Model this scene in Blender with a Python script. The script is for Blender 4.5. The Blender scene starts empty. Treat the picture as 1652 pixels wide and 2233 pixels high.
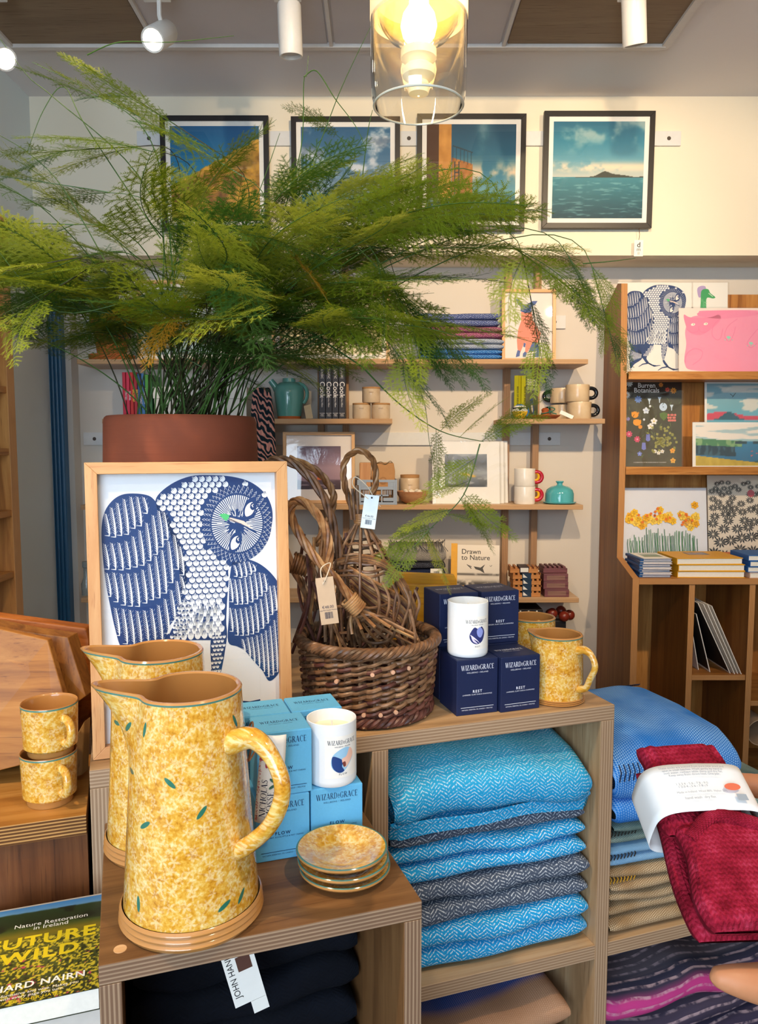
import bpy, bmesh, math, random
import numpy as np
from mathutils import Vector, Matrix
from math import sin, cos, pi, radians as R
random.seed(7)
S = bpy.context.scene
COL = S.collection
# ------------------------------------------------------------------ camera, world, big lights, exposure
FPX, CX, CY, TILT, EZ = 1669.0, 826.0, 1116.5, R(5.0), 1.5
cam = bpy.data.objects.new('camera', bpy.data.cameras.new('camera')); COL.objects.link(cam)
cam.location = (0, 0, EZ); cam.rotation_euler = (pi/2 - TILT, 0, 0)
cam.data.sensor_fit = 'VERTICAL'; cam.data.sensor_height = 36.0; cam.data.lens = 36.0*FPX/2233.0
cam.data.clip_start = 0.02
S.camera = cam
vs = S.view_settings
vs.view_transform = 'Standard'; vs.look = 'None'; vs.gamma = 1.0; vs.use_curve_mapping = False
vs.exposure = 0.45
W = bpy.data.worlds.new('sky'); S.world = W; W.use_nodes = True
W.node_tree.nodes['Background'].inputs[0].default_value = (0.62, 0.80, 1.0, 1)
W.node_tree.nodes['Background'].inputs[1].default_value = 2.3
def light(name, kind, loc, energy, color, aim=None, **kw):
    l = bpy.data.lights.new(name, kind); l.energy = energy; l.color = color
    for k, v in kw.items(): setattr(l, k, v)
    o = bpy.data.objects.new(name, l); COL.objects.link(o); o.location = loc
    if aim is not None: o.rotation_euler = (Vector(aim)-Vector(loc)).to_track_quat('-Z', 'Y').to_euler()
    return o
# daylight of the shopfront window behind the camera
light('window_daylight', 'AREA', (-0.75, -1.85, 1.75), 68, (0.70, 0.85, 1.0), (0.1, 2.0, 1.1), shape='RECTANGLE', size=2.1, size_y=1.9)
# ceiling spots of the shop, fixed to the track above and behind the camera
WARM = (1.0, 0.74, 0.45)
for nm, a, b, e, ang in (('track_spot_light', (1.3, 1.0, 2.85), (1.15, 3.3, 1.9), 110, 62),
                    ('track_spot_light', (0.35, 0.9, 2.85), (0.25, 3.3, 2.1), 105, 62),
                    ('track_spot_light', (-0.55, 0.55, 2.85), (-0.35, 1.5, 1.75), 60, 55),
                    ('track_spot_light', (0.75, 0.15, 2.85), (0.35, 1.2, 1.0), 48, 55),
                    ('track_spot_light', (-0.9, 0.2, 2.85), (-0.5, 1.1, 0.95), 60, 50)):
    light(nm, 'SPOT', a, e, WARM, b, spot_size=R(ang), spot_blend=0.6, shadow_soft_size=0.03)

# ------------------------------------------------------------------ geometry of the view: pixel -> place
_c, _s = cos(TILT), sin(TILT)
def ray(x, y):
    r = (x-CX)/FPX; u = -(y-CY)/FPX
    return Vector((r, _c+u*_s, -_s+u*_c))
EYE = Vector((0, 0, EZ))
def P(x, y, Y): d = ray(x, y); return EYE+d*(Y/d.y)
def PZ(x, y, z): d = ray(x, y); return EYE+d*((z-EZ)/d.z)
TA = R(18.5)                                   # the display tables stand turned by 18.5 degrees
TU = Vector((cos(TA), sin(TA), 0)); TV = Vector((-sin(TA), cos(TA), 0))
def PV(x, y, v): d = ray(x, y); return EYE+d*(v/d.dot(TV))
def tp(u, v, z): return TU*u+TV*v+Vector((0, 0, z))

# ------------------------------------------------------------------ objects
def link(o, parent=None):
    COL.objects.link(o)
    if parent is not None: o.parent = parent
    return o
def tag(o, label, cat, group=None):
    o['label'] = label; o['category'] = cat
    if group: o['group'] = group
    return o
def thing(name, label, cat, loc=(0, 0, 0), rz=0.0, group=None):
    o = bpy.data.objects.new(name, None); link(o); o.location = loc; o.rotation_euler = (0, 0, rz)
    o.empty_display_size = 0.02
    return tag(o, label, cat, group)
def struct(o): o['kind'] = 'structure'; return o
def copy_tree(o, parent=None):
    c = o.copy(); link(c)
    if parent is not None: c.parent = parent
    for ch in list(o.children): copy_tree(ch, c)
    return c
class MB:
    def __init__(s): s.v = []; s.f = []; s.m = []; s.uv = []; s.col = None
    def add(s, vs, fs, mi=0, uvs=None):
        n = len(s.v); s.v += [tuple(p) for p in vs]
        for k, f in enumerate(fs):
            s.f.append(tuple(i+n for i in f)); s.m.append(mi if not isinstance(mi, (list, tuple)) else mi[k])
            s.uv.append([uvs[i] for i in f] if uvs else None)
        return s
    def box(s, x0, x1, y0, y1, z0, z1, mi=0, M=None):
        # faces: bottom, top, front(-y), right, back, left ; mi may give six slots
        vs = [Vector((x, y, z)) for z in (z0, z1) for x, y in ((x0, y0), (x1, y0), (x1, y1), (x0, y1))]
        if M is not None: vs = [M @ p for p in vs]
        return s.add(vs, [(3, 2, 1, 0), (4, 5, 6, 7), (0, 1, 5, 4), (1, 2, 6, 5), (2, 3, 7, 6), (3, 0, 4, 7)], mi)
    def lathe(s, prof, n=40, mi=0, mfun=None, urad=None, off=None, M=None):
        # prof: list of (r,z) ; uv = (arc length, running length)
        L = [0.0]
        for a, b in zip(prof, prof[1:]): L.append(L[-1]+math.hypot(b[0]-a[0], b[1]-a[1]))
        vs = []; uv = []
        ur = urad or max(p[0] for p in prof)
        for i, (r, z) in enumerate(prof):
            for k in range(n+1):
                a = 2*pi*k/n
                q = Vector((r*cos(a), r*sin(a), z))
                if off: q = off(q, a, i/(len(prof)-1))
                if M is not None: q = M @ q
                vs.append(q); uv.append((a*ur, L[i]))
        fs = []; ms = []
        for i in range(len(prof)-1):
            for k in range(n):
                a = i*(n+1)+k
                fs.append((a, a+1, a+n+2, a+n+1)); ms.append(mfun(i) if mfun else mi)
        return s.add(vs, fs, ms, uv)
    def tube(s, pts, rad, n=7, mi=0, cap=True):
        pts = [Vector(p) for p in pts]; m = len(pts); vs = []; prev = None
        for i, p in enumerate(pts):
            t = (pts[min(i+1, m-1)]-pts[max(i-1, 0)])
            t = t.normalized() if t.length > 1e-9 else Vector((0, 0, 1))
            if prev is None:
                a = t.orthogonal().normalized()
            else:
                a = prev-t*prev.dot(t)
                a = a.normalized() if a.length > 1e-6 else t.orthogonal().normalized()
            prev = a; b = t.cross(a)
            r = rad(i/(m-1)) if callable(rad) else rad
            vs += [p+a*(r*cos(2*pi*k/n))+b*(r*sin(2*pi*k/n)) for k in range(n)]
        fs = [(i*n+k, i*n+(k+1) % n, (i+1)*n+(k+1) % n, (i+1)*n+k) for i in range(m-1) for k in range(n)]
        if cap: fs += [tuple(range(n-1, -1, -1)), tuple((m-1)*n+k for k in range(n))]
        return s.add(vs, fs, mi)
    def prism(s, poly, z0, z1, mi=0, M=None):
        n = len(poly)
        vs = [Vector((x, y, z0)) for x, y in poly]+[Vector((x, y, z1)) for x, y in poly]
        if M is not None: vs = [M @ p for p in vs]
        return s.add(vs, [tuple(range(n-1, -1, -1)), tuple(range(n, 2*n))]+[(i, (i+1) % n, n+(i+1) % n, n+i) for i in range(n)], mi)
    def build(s, name, mats, parent=None, smooth=False, bevel=0, loc=None, rz=None, sub=0, segs=2):
        me = bpy.data.meshes.new(name); me.from_pydata(s.v, [], s.f)
        for m in (mats if isinstance(mats, (list, tuple)) else [mats]): me.materials.append(m)
        me.polygons.foreach_set('material_index', s.m)
        if smooth: me.polygons.foreach_set('use_smooth', [True]*len(s.f))
        if any(u is not None for u in s.uv):
            lay = me.uv_layers.new(name='UVMap'); buf = []
            for f, u in zip(s.f, s.uv): buf += [c for q in (u or [(0, 0)]*len(f)) for c in q]
            lay.data.foreach_set('uv', buf)
        if s.col is not None:
            at = me.color_attributes.new('Col', 'FLOAT_COLOR', 'POINT')
            at.data.foreach_set('color', np.asarray(s.col, dtype=np.float32).ravel())
        me.update()
        o = bpy.data.objects.new(name, me); link(o, parent)
        if loc is not None: o.location = loc
        if rz is not None: o.rotation_euler = (0, 0, rz)
        if bevel:
            b = o.modifiers.new('bevel', 'BEVEL'); b.width = bevel; b.segments = segs; b.limit_method = 'ANGLE'; b.angle_limit = R(40)
        if sub:
            b = o.modifiers.new('sub', 'SUBSURF'); b.levels = sub; b.render_levels = sub
        if smooth and not sub: shade(o)
        return o
def shade(o, ang=40):
    me = o.data; me.polygons.foreach_set('use_smooth', [True]*len(me.polygons))
    try: me.set_sharp_from_angle(angle=R(ang))
    except Exception: pass
def bez(a, b, c, d, n):
    a, b, c, d = map(Vector, (a, b, c, d)); out = []
    for i in range(n+1):
        t = i/n; q = 1-t
        out.append(a*q**3+b*(3*q*q*t)+c*(3*q*t*t)+d*t**3)
    return out
def crom(pts, n=6, closed=False):
    pts = [Vector(p) for p in pts]; m = len(pts); out = []
    for i in range(m if closed else m-1):
        g = (lambda k: pts[k % m]) if closed else (lambda k: pts[max(0, min(m-1, k))])
        p0, p1, p2, p3 = g(i-1), g(i), g(i+1), g(i+2)
        for j in range(n):
            t = j/n
            out.append(0.5*((2*p1)+(p2-p0)*t+(2*p0-5*p1+4*p2-p3)*t*t+(3*p1-p0-3*p2+p3)*t**3))
    if not closed: out.append(pts[-1])
    return out

# ------------------------------------------------------------------ materials
def lin(c):
    if isinstance(c, str):
        c = c.lstrip('#'); c = tuple(int(c[i:i+2], 16)/255 for i in (0, 2, 4))
    return tuple(x/12.92 if x <= 0.04045 else ((x+0.055)/1.055)**2.4 for x in c[:3])
def L4(c): return (*lin(c), 1.0)
class NT:
    def __init__(s, name):
        s.mat = bpy.data.materials.new(name); s.mat.use_nodes = True
        s.t = s.mat.node_tree; s.b = s.t.nodes['Principled BSDF']; s.out = s.t.nodes['Material Output']
    def n(s, kind, **kw):
        x = s.t.nodes.new('ShaderNode'+kind)
        for k, v in kw.items(): setattr(x, k, v)
        return x
    def l(s, a, b): s.t.links.new(a, b)
    def set(s, sock, v):
        if hasattr(v, 'is_linked') or hasattr(v, 'links'): s.l(v, sock)
        else: sock.default_value = v
    def math(s, op, a, b=0.0, c=0.0):
        x = s.n('Math', operation=op)
        for i, v in enumerate((a, b, c)): s.set(x.inputs[i], v)
        return x.outputs[0]
    def vmath(s, op, a, b=(0, 0, 0), scale=None):
        x = s.n('VectorMath', operation=op); s.set(x.inputs[0], a); s.set(x.inputs[1], b)
        if scale is not None: s.set(x.inputs['Scale'], scale)
        return x.outputs['Value'] if op in ('LENGTH', 'DOT_PRODUCT') else x.outputs[0]
    def sep(s, v): x = s.n('SeparateXYZ'); s.l(v, x.inputs[0]); return x.outputs
    def comb(s, a, b, c=0.0):
        x = s.n('CombineXYZ')
        for i, v in enumerate((a, b, c)): s.set(x.inputs[i], v)
        return x.outputs[0]
    def co(s, which='Object'): return s.n('TexCoord').outputs[which]
    def map(s, v, scale=(1, 1, 1), loc=(0, 0, 0), rot=(0, 0, 0)):
        x = s.n('Mapping'); s.l(v, x.inputs[0]); x.inputs['Scale'].default_value = scale; x.inputs['Location'].default_value = loc; x.inputs['Rotation'].default_value = rot
        return x.outputs[0]
    def noise(s, v, scale, detail=3, rough=0.5, out='Fac', dist=0.0):
        x = s.n('TexNoise'); s.l(v, x.inputs['Vector']); x.inputs['Scale'].default_value = scale
        x.inputs['Detail'].default_value = detail; x.inputs['Roughness'].default_value = rough; x.inputs['Distortion'].default_value = dist
        return x.outputs[out]
    def ramp(s, f, stops, interp='LINEAR'):
        x = s.n('ValToRGB'); x.color_ramp.interpolation = interp
        e = x.color_ramp.elements
        while len(e) < len(stops): e.new(0.5)
        for el, (p, c) in zip(e, stops): el.position = p; el.color = L4(c)
        s.set(x.inputs[0], f); return x.outputs[0]
    def mix(s, f, a, b, blend='MIX'):
        x = s.n('Mix', data_type='RGBA', blend_type=blend); s.set(x.inputs['Factor'], f)
        s.set(x.inputs['A'], a); s.set(x.inputs['B'], b)
        # colour sockets of the Mix node are 6 and 7
        return x.outputs['Result']
    def cmix(s, f, a, b, blend='MIX'):
        x = s.n('Mix', data_type='RGBA', blend_type=blend); s.set(x.inputs[0], f)
        s.set(x.inputs[6], a if not isinstance(a, str) else L4(a)); s.set(x.inputs[7], b if not isinstance(b, str) else L4(b))
        return x.outputs[2]
    def step(s, v, lo, hi):
        x = s.n('MapRange', interpolation_type='SMOOTHSTEP'); s.set(x.inputs[0], v); s.set(x.inputs[1], lo); s.set(x.inputs[2], hi)
        return x.outputs[0]
    def bump(s, h, strength=0.3, dist=0.002):
        x = s.n('Bump'); s.set(x.inputs['Height'], h); x.inputs['Strength'].default_value = strength; x.inputs['Distance'].default_value = dist
        s.l(x.outputs[0], s.b.inputs['Normal'])
    def fin(s, color, rough=0.5, spec=0.5, metal=0.0, coat=0.0):
        s.set(s.b.inputs['Base Color'], color if not isinstance(color, str) else L4(color))
        s.set(s.b.inputs['Roughness'], rough); s.b.inputs['Specular IOR Level'].default_value = spec
        s.b.inputs['Metallic'].default_value = metal; s.b.inputs['Coat Weight'].default_value = coat
        s.b.inputs['Coat Roughness'].default_value = 0.06
        return s.mat
_M = {}
def plain(color, rough=0.5, spec=0.4, vary=0.05, scale=60, bump=0.0, metal=0.0, coat=0.0, name=None):
    key = (color, rough, spec, vary, scale, bump, metal, coat)
    if key in _M: return _M[key]
    k = NT(name or 'surface_'+color.lstrip('#')); co = k.co()
    f = k.noise(co, scale, 4)
    c = lin(color)
    a = tuple(max(0, x*(1-2.2*vary)) for x in c)+(1,); b = tuple(min(1, x*(1+2.2*vary)) for x in c)+(1,)
    m = k.cmix(f, a, b)
    if bump: k.bump(f, bump, 0.001)
    _M[key] = k.fin(m, rough, spec, metal, coat); return _M[key]
def wood(name, cols, axis='x', scale=1.0, rough=0.45, spec=0.35, bumpv=0.12, fine=1.0):
    k = NT(name); co = k.co()
    st = {'x': (1.6, 22, 22), 'y': (22, 1.6, 22), 'z': (22, 22, 1.6)}[axis]
    v = k.map(co, tuple(q*scale for q in st))
    warp = k.noise(k.map(co, tuple(q*scale*0.35 for q in st)), 1.0, 2)
    n1 = k.noise(v, 1.0, 6, 0.62, dist=1.1)
    st2 = {'x': (9, 260, 260), 'y': (260, 9, 260), 'z': (260, 260, 9)}[axis]
    n2 = k.noise(k.map(co, tuple(q*fine for q in st2)), 1.0, 3, 0.6)
    f = k.math('ADD', k.math('MULTIPLY', n1, 0.75), k.math('MULTIPLY', warp, 0.35))
    c = k.ramp(f, [(0.36, cols[0]), (0.52, cols[1]), (0.68, cols[2])])
    d = k.step(n2, 0.56, 0.72)
    c2 = k.cmix(k.math('MULTIPLY', d, 0.45), c, cols[0], 'MULTIPLY')
    k.bump(n2, bumpv, 0.0006)
    return k.fin(c2, rough, spec)
def ply(name, axis, n_per_m=330, cols=('#d8bd97', '#8f6a48'), gaxis='x'):
    k = NT(name); co = k.co(); q = k.sep(co)[{'x': 0, 'y': 1, 'z': 2}[axis]]
    wob = k.noise(co, 9, 2)
    t = k.math('FRACT', k.math('ADD', k.math('MULTIPLY', q, n_per_m), k.math('MULTIPLY', wob, 0.25)))
    st = {'x': (12, 220, 220), 'y': (220, 12, 220), 'z': (220, 220, 12)}[gaxis]
    g = k.noise(k.map(co, st), 1.0, 4)
    f = k.math('ADD', k.step(t, 0.30, 0.62), k.math('MULTIPLY', g, 0.5))
    c = k.ramp(f, [(0.15, cols[0]), (0.9, cols[1])])
    k.bump(t, 0.15, 0.0005)
    return k.fin(c, 0.6, 0.25)
def attr_mat(name, rough=0.5, spec=0.4, coat=0.0, bump=0.0):
    k = NT(name); a = k.n('Attribute', attribute_name='Col')
    if bump: k.bump(k.noise(k.co(), 900, 2), bump, 0.0004)
    return k.fin(a.outputs['Color'], rough, spec, 0, coat)
def see_through(name, rough=0.02, ior=1.5, tint=(1, 1, 1, 1), wr=0.0, scale=14, boost=1.0):
    k = NT(name); t = k.t; t.nodes.remove(k.b)
    tr = k.n('BsdfTransparent'); tr.inputs[0].default_value = tint
    gl = k.n('BsdfGlossy'); gl.inputs['Roughness'].default_value = rough
    fr = k.n('LayerWeight'); fr.inputs[0].default_value = 0.5; r0 = ((ior-1)/(ior+1))**2
    if wr:
        h = k.noise(k.map(k.co(), (1, 1, 1)), scale, 2, 0.45, dist=1.2)
        bp = k.n('Bump'); bp.inputs['Strength'].default_value = wr; bp.inputs['Distance'].default_value = 0.02; k.l(h, bp.inputs['Height'])
        k.l(bp.outputs[0], gl.inputs['Normal'])
    mx = k.n('MixShader'); sch = k.math('ADD', r0, k.math('MULTIPLY', 1-r0, k.math('POWER', fr.outputs['Facing'], 5.0))); k.l(k.math('MULTIPLY', sch, boost), mx.inputs[0]); k.l(tr.outputs[0], mx.inputs[1]); k.l(gl.outputs[0], mx.inputs[2])
    k.l(mx.outputs[0], k.out.inputs[0]); return k.mat
def emit(name, color, strength):
    k = NT(name); k.fin(color, 0.5); k.b.inputs['Emission Color'].default_value = L4(color); k.b.inputs['Emission Strength'].default_value = strength
    return k.mat
PRINT = attr_mat('printed_paper', 0.55, 0.35)
PRINT_GLOSS = attr_mat('glossy_print', 0.3, 0.5)
PANE = see_through('picture_glass', 0.015, 1.45)
CELLO = see_through('cellophane_film', 0.08, 1.5, wr=0.35, scale=7, boost=1.5)
OAKC = ('#824c20', '#b07336', '#cb914e')
OAKX = wood('oak_grain_x', OAKC, 'x'); OAKY = wood('oak_grain_y', OAKC, 'y'); OAKZ = wood('oak_grain_z', OAKC, 'z')
ASHC = ('#8a6a48', '#b08d66', '#c9aa84')
ASHX = wood('ash_grain_x', ASHC, 'x'); ASHZ = wood('ash_grain_z', ASHC, 'z'); ASHY = wood('ash_grain_y', ASHC, 'y')
WALC = ('#573a22', '#76512f', '#8b643d')
WALX = wood('walnut_grain_x', WALC, 'x'); WALZ = wood('walnut_grain_z', WALC, 'z'); WALY = wood('walnut_grain_y', WALC, 'y')
PINEC = ('#c08a58', '#d6a774', '#e3bb8c')
PINEX = wood('pale_wood_x', PINEC, 'x'); PINEZ = wood('pale_wood_z', PINEC, 'z')
BIRCHX = wood('birch_ply_x', ('#b08a64', '#c9a682', '#d8b995'), 'x')
BIRCHZ = wood('birch_ply_z', ('#9a765a', '#b59274', '#c8a88a'), 'z')
WHITEP = plain('#f2eee6', 0.6, 0.3, 0.02)
INK = plain('#1b2340', 0.6, 0.3, 0.02)
BLACK = plain('#17151a', 0.5, 0.4, 0.05)

# ------------------------------------------------------------------ printing and lettering
class Art:
    # flat print: coloured polygons in paper coordinates, stacked by a hair's breadth
    def __init__(s, step=0.00012): s.v = []; s.f = []; s.c = []; s.k = 0; s.step = step
    def poly(s, pts, color, lay=None):
        z = (s.k if lay is None else lay)*s.step; n = len(s.v)
        c = L4(color)
        for p in pts: s.v.append((p[0], p[1], z)); s.c.append(c)
        s.f.append(tuple(range(n, n+len(pts))))
    def up(s): s.k += 1
    def ell(s, cx, cy, rx, ry, color, rot=0, n=20, a0=0, a1=2*pi):
        m = n if a1-a0 > 6.28 else n+1
        s.poly([(cx+rx*cos(a)*cos(rot)-ry*sin(a)*sin(rot), cy+rx*cos(a)*sin(rot)+ry*sin(a)*cos(rot)) for a in [a0+(a1-a0)*i/n for i in range(m)]], color)
    def line(s, pts, w, color, taper=False):
        pts = [Vector((p[0], p[1])) for p in pts]; Lf = []; Rt = []; m = len(pts)
        for i, p in enumerate(pts):
            t = pts[min(i+1, m-1)]-pts[max(0, i-1)]
            t = t.normalized() if t.length else Vector((1, 0)); nn = Vector((-t.y, t.x))
            ww = w[i] if isinstance(w, (list, tuple)) else (w*(1-0.85*i/(m-1)) if taper else w)
            Lf.append(p+nn*ww/2); Rt.append(p-nn*ww/2)
        for i in range(m-1): s.poly([Rt[i], Rt[i+1], Lf[i+1], Lf[i]], color)
    def star(s, cx, cy, r, petals, color, inner=0.35, rot=0.0, w=0.9):
        for k in range(petals):
            a = rot+2*pi*k/petals
            s.ell(cx+cos(a)*r*0.55, cy+sin(a)*r*0.55, r*0.48, r*w*2.2/petals, color, a, 10)
    def build(s, name, parent, M=None, mat=None, scale=(1, 1), org=(0, 0)):
        b = MB(); b.v = [(org[0]+x*scale[0], org[1]+y*scale[1], z) for x, y, z in s.v]
        if M is not None: b.v = [tuple(M @ Vector(p)) for p in b.v]
        b.f = list(s.f); b.m = [0]*len(b.f); b.uv = [None]*len(b.f); b.col = np.array(s.c, dtype=np.float32)
        return b.build(name, mat or PRINT, parent)
def srgb_lin(a): a = np.clip(a, 0, 1); return np.where(a <= 0.04045, a/12.92, ((a+0.055)/1.055)**2.4)
def painted(name, w, h, fn, nx, ny, parent, M=None, mat=None, z=0.0):
    # a print whose picture is a colour per grid vertex; fn(u,v)->rgb (sRGB arrays), u right, v up, both 0..1
    u, v = np.meshgrid(np.linspace(0, 1, nx+1), np.linspace(0, 1, ny+1))
    rgb = np.stack(np.broadcast_arrays(*fn(u, v)), -1)
    b = MB(); X = (u-0.5)*w; Y = v*h
    pts = np.stack([X, Y, np.full_like(X, z)], -1).reshape(-1, 3)
    if M is not None:
        A = np.array(M); pts = pts @ A[:3, :3].T+A[:3, 3]
    b.v = [tuple(p) for p in pts]
    n = nx+1
    b.f = [(j*n+i, j*n+i+1, (j+1)*n+i+1, (j+1)*n+i) for j in range(ny) for i in range(nx)]
    b.m = [0]*len(b.f); b.uv = [None]*len(b.f)
    b.col = np.concatenate([srgb_lin(rgb).reshape(-1, 3), np.ones((len(b.v), 1))], 1)
    return b.build(name, mat or PRINT, parent, smooth=False)
def vnoise(u, v, sx, sy, seed=0, oct=4):
    rng = np.random.RandomState(seed); out = 0; amp = 1; tot = 0
    for o in range(oct):
        fx, fy = int(max(1, sx*2**o)), int(max(1, sy*2**o))
        g = rng.rand(fy+2, fx+2); x = np.clip(u, 0, 1)*fx; y = np.clip(v, 0, 1)*fy
        i = np.floor(x).astype(int); j = np.floor(y).astype(int); a = x-i; b = y-j
        a = a*a*(3-2*a); b = b*b*(3-2*b)
        i = np.minimum(i, fx); j = np.minimum(j, fy)
        out = out+amp*((g[j, i]*(1-a)+g[j, i+1]*a)*(1-b)+(g[j+1, i]*(1-a)+g[j+1, i+1]*a)*b); tot += amp; amp *= 0.5
    return out/tot
def hx(c): c = c.lstrip('#'); return [int(c[i:i+2], 16)/255 for i in (0, 2, 4)]
def lerp3(stops, t):
    xs = [s[0] for s in stops]; cs = [hx(s[1]) for s in stops]
    return [np.interp(t, xs, [c[k] for c in cs]) for k in range(3)]
def mix3(a, b, f): return [x*(1-f)+y*f for x, y in zip(a, b)]
def sst(x, a, b): t = np.clip((x-a)/(b-a), 0, 1); return t*t*(3-2*t)
# transform that stands a flat print up: paper x -> world x, paper y -> world z, facing -y
def stand(x=0, y=0, z=0, lean=0.0, rz=0.0):
    return Matrix.Translation((x, y, z)) @ Matrix.Rotation(rz, 4, 'Z') @ Matrix.Rotation(pi/2-lean, 4, 'X')
def flat(x=0, y=0, z=0, rz=0.0): return Matrix.Translation((x, y, z)) @ Matrix.Rotation(rz, 4, 'Z')
def text(name, body, size, mat, parent, M=None, align='CENTER', xs=1.0, bold=0.0, shear=0.0, gap=1.0, fn=None, leading=1.0):
    c = bpy.data.curves.new(name, 'FONT'); c.body = body; c.size = size; c.align_x = align; c.offset = bold*size; c.shear = shear; c.space_character = gap; c.space_line = leading
    c.resolution_u = 3
    o = bpy.data.objects.new(name, c); COL.objects.link(o)
    dg = bpy.context.evaluated_depsgraph_get(); me = bpy.data.meshes.new_from_object(o.evaluated_get(dg))
    bpy.data.objects.remove(o); bpy.data.curves.remove(c)
    for q in me.vertices:
        p = Vector((q.co.x*xs, q.co.y, 0.0))
        q.co = fn(p) if fn else (M @ p if M is not None else p)
    me.materials.clear(); me.materials.append(mat); me.name = name
    return link(bpy.data.objects.new(name, me), parent)
# a high-contrast serif capital alphabet drawn from strokes
TH, TN = 0.15, 0.045
def _st(a, b, w): # slanted stroke with horizontal cut ends
    return [(a[0]-w/2, a[1]), (a[0]+w/2, a[1]), (b[0]+w/2, b[1]), (b[0]-w/2, b[1])]
def _bar(x0, x1, y, w=0.05): return [(x0, y), (x1, y), (x1, y+w), (x0, y+w)]
def _arc(cx, cy, rx, ry, a0, a1, th=TH, tn=TN, n=18):
    out = []
    for i in range(n):
        q = []
        for a in (a0+(a1-a0)*i/n, a0+(a1-a0)*(i+1)/n):
            w = tn+(th-tn)*abs(cos(a))**1.5
            q.append(((cx+rx*cos(a), cy+ry*sin(a)), (cx+(rx-w)*cos(a), cy+(ry-min(w, tn*1.4))*sin(a))))
        out.append([q[0][0], q[1][0], q[1][1], q[0][1]])
    return out
def _serif(x, y, h=0.13): return [(x-h, y), (x+h, y), (x+h, y+0.035), (x-h, y+0.035)]
def _gl():
    G = {}
    v = lambda x, w=TH: [(x-w/2, 0), (x+w/2, 0), (x+w/2, 1), (x-w/2, 1)]
    tb = lambda x: [_serif(x, 0), _serif(x, 0.965)]
    G['I'] = (0.36, [v(.18)]+tb(.18))
    G['E'] = (0.66, [v(.18), _bar(.1, .60, 0, .045), _bar(.1, .58, .955, .045), _bar(.18, .48, .50, .045), [(.55, 0), (.62, .2), (.60, .2), (.48, .04)], [(.53, 1), (.60, .8), (.58, .8), (.46, .96)]]+tb(.18))
    G['L'] = (0.62, [v(.18), _bar(.1, .56, 0, .045), [(.50, 0), (.60, .24), (.57, .24), (.44, .04)]]+tb(.18))
    G['H'] = (0.86, [v(.18), v(.68), _bar(.18, .68, .49, .045)]+tb(.18)+tb(.68))
    G['N'] = (0.90, [v(.16, TN), v(.74, TN), _st((.72, 0), (.17, 1), .17), _serif(.16, 0), _serif(.12, .965, .12), _serif(.74, .965)])
    G['M'] = (1.04, [v(.14, TN), v(.86, TH), _st((.50, 0), (.15, 1), .16), _st((.50, 0), (.85, 1), TN), _serif(.14, 0), _serif(.86, 0), _serif(.12, .965, .1), _serif(.88, .965, .1)])
    G['A'] = (0.86, [_st((.70, 0), (.40, 1), .17), _st((.10, 0), (.40, 1), TN), _bar(.22, .60, .30, .045), _serif(.10, 0, .1), _serif(.71, 0, .13)])
    G['V'] = (0.86, [_st((.44, 0), (.14, 1), .17), _st((.44, 0), (.74, 1), TN), _serif(.14, .965), _serif(.74, .965, .1)])
    G['W'] = (1.24, [_st((.36, 0), (.12, 1), .16), _st((.36, 0), (.62, 1), TN), _st((.82, 0), (.58, 1), .16), _st((.82, 0), (1.10, 1), TN), _serif(.12, .965), _serif(.58, .965, .1), _serif(1.10, .965, .1)])
    G['Z'] = (0.74, [_st((.14, 0), (.58, 1), .17), _bar(.08, .64, 0, .045), _bar(.12, .66, .955, .045), [(.60, 0), (.68, .22), (.65, .22), (.54, .04)], [(.12, 1), (.08, .8), (.11, .8), (.2, .96)]])
    G['D'] = (0.88, [v(.18), *_arc(.30, .5, .50, .5, -pi/2, pi/2), _bar(.1, .32, 0, .045), _bar(.1, .32, .955, .045)])
    G['R'] = (0.82, [v(.18), *_arc(.34, .745, .30, .255, -pi/2, pi/2), _bar(.1, .36, .955, .045), _bar(.18, .36, .49, .045), _st((.70, 0), (.40, .5), .17), _serif(.18, 0), _serif(.74, 0, .1)])
    G['C'] = (0.84, [*_arc(.46, .5, .40, .51, .32*pi, 1.68*pi), [(.66, .70), (.73, .70), (.73, 1), (.66, .92)]])
    G['G'] = (0.92, [*_arc(.46, .5, .40, .51, .30*pi, 1.72*pi), [(.67, .70), (.74, .70), (.74, 1), (.67, .92)], [(.64, .02), (.78, .10), (.78, .42), (.64, .42)], _serif(.71, .40, .15)])
    G['O'] = (0.96, _arc(.48, .5, .42, .51, 0, 2*pi, n=28))
    G['S'] = (0.66, [*_arc(.34, .75, .24, .26, .25*pi, 1.15*pi, .1, .05), *_arc(.32, .26, .27, .27, -.85*pi, .25*pi, .12, .05), _st((.46, .40), (.18, .66), .17), [(.49, .74), (.54, .74), (.54, .97), (.49, .9)], [(.06, .26), (.11, .26), (.11, .06), (.06, .02)]])
    G['&'] = (0.55, [*_arc(.26, .60, .13, .15, 0, 2*pi, .06, .04, 12), *_arc(.26, .27, .19, .22, .1*pi, 1.9*pi, .08, .05, 14), [(.34, .30), (.50, .52), (.46, .54), (.30, .34)]])
    G[' '] = (0.36, [])
    return G
GLY = _gl()
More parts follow.
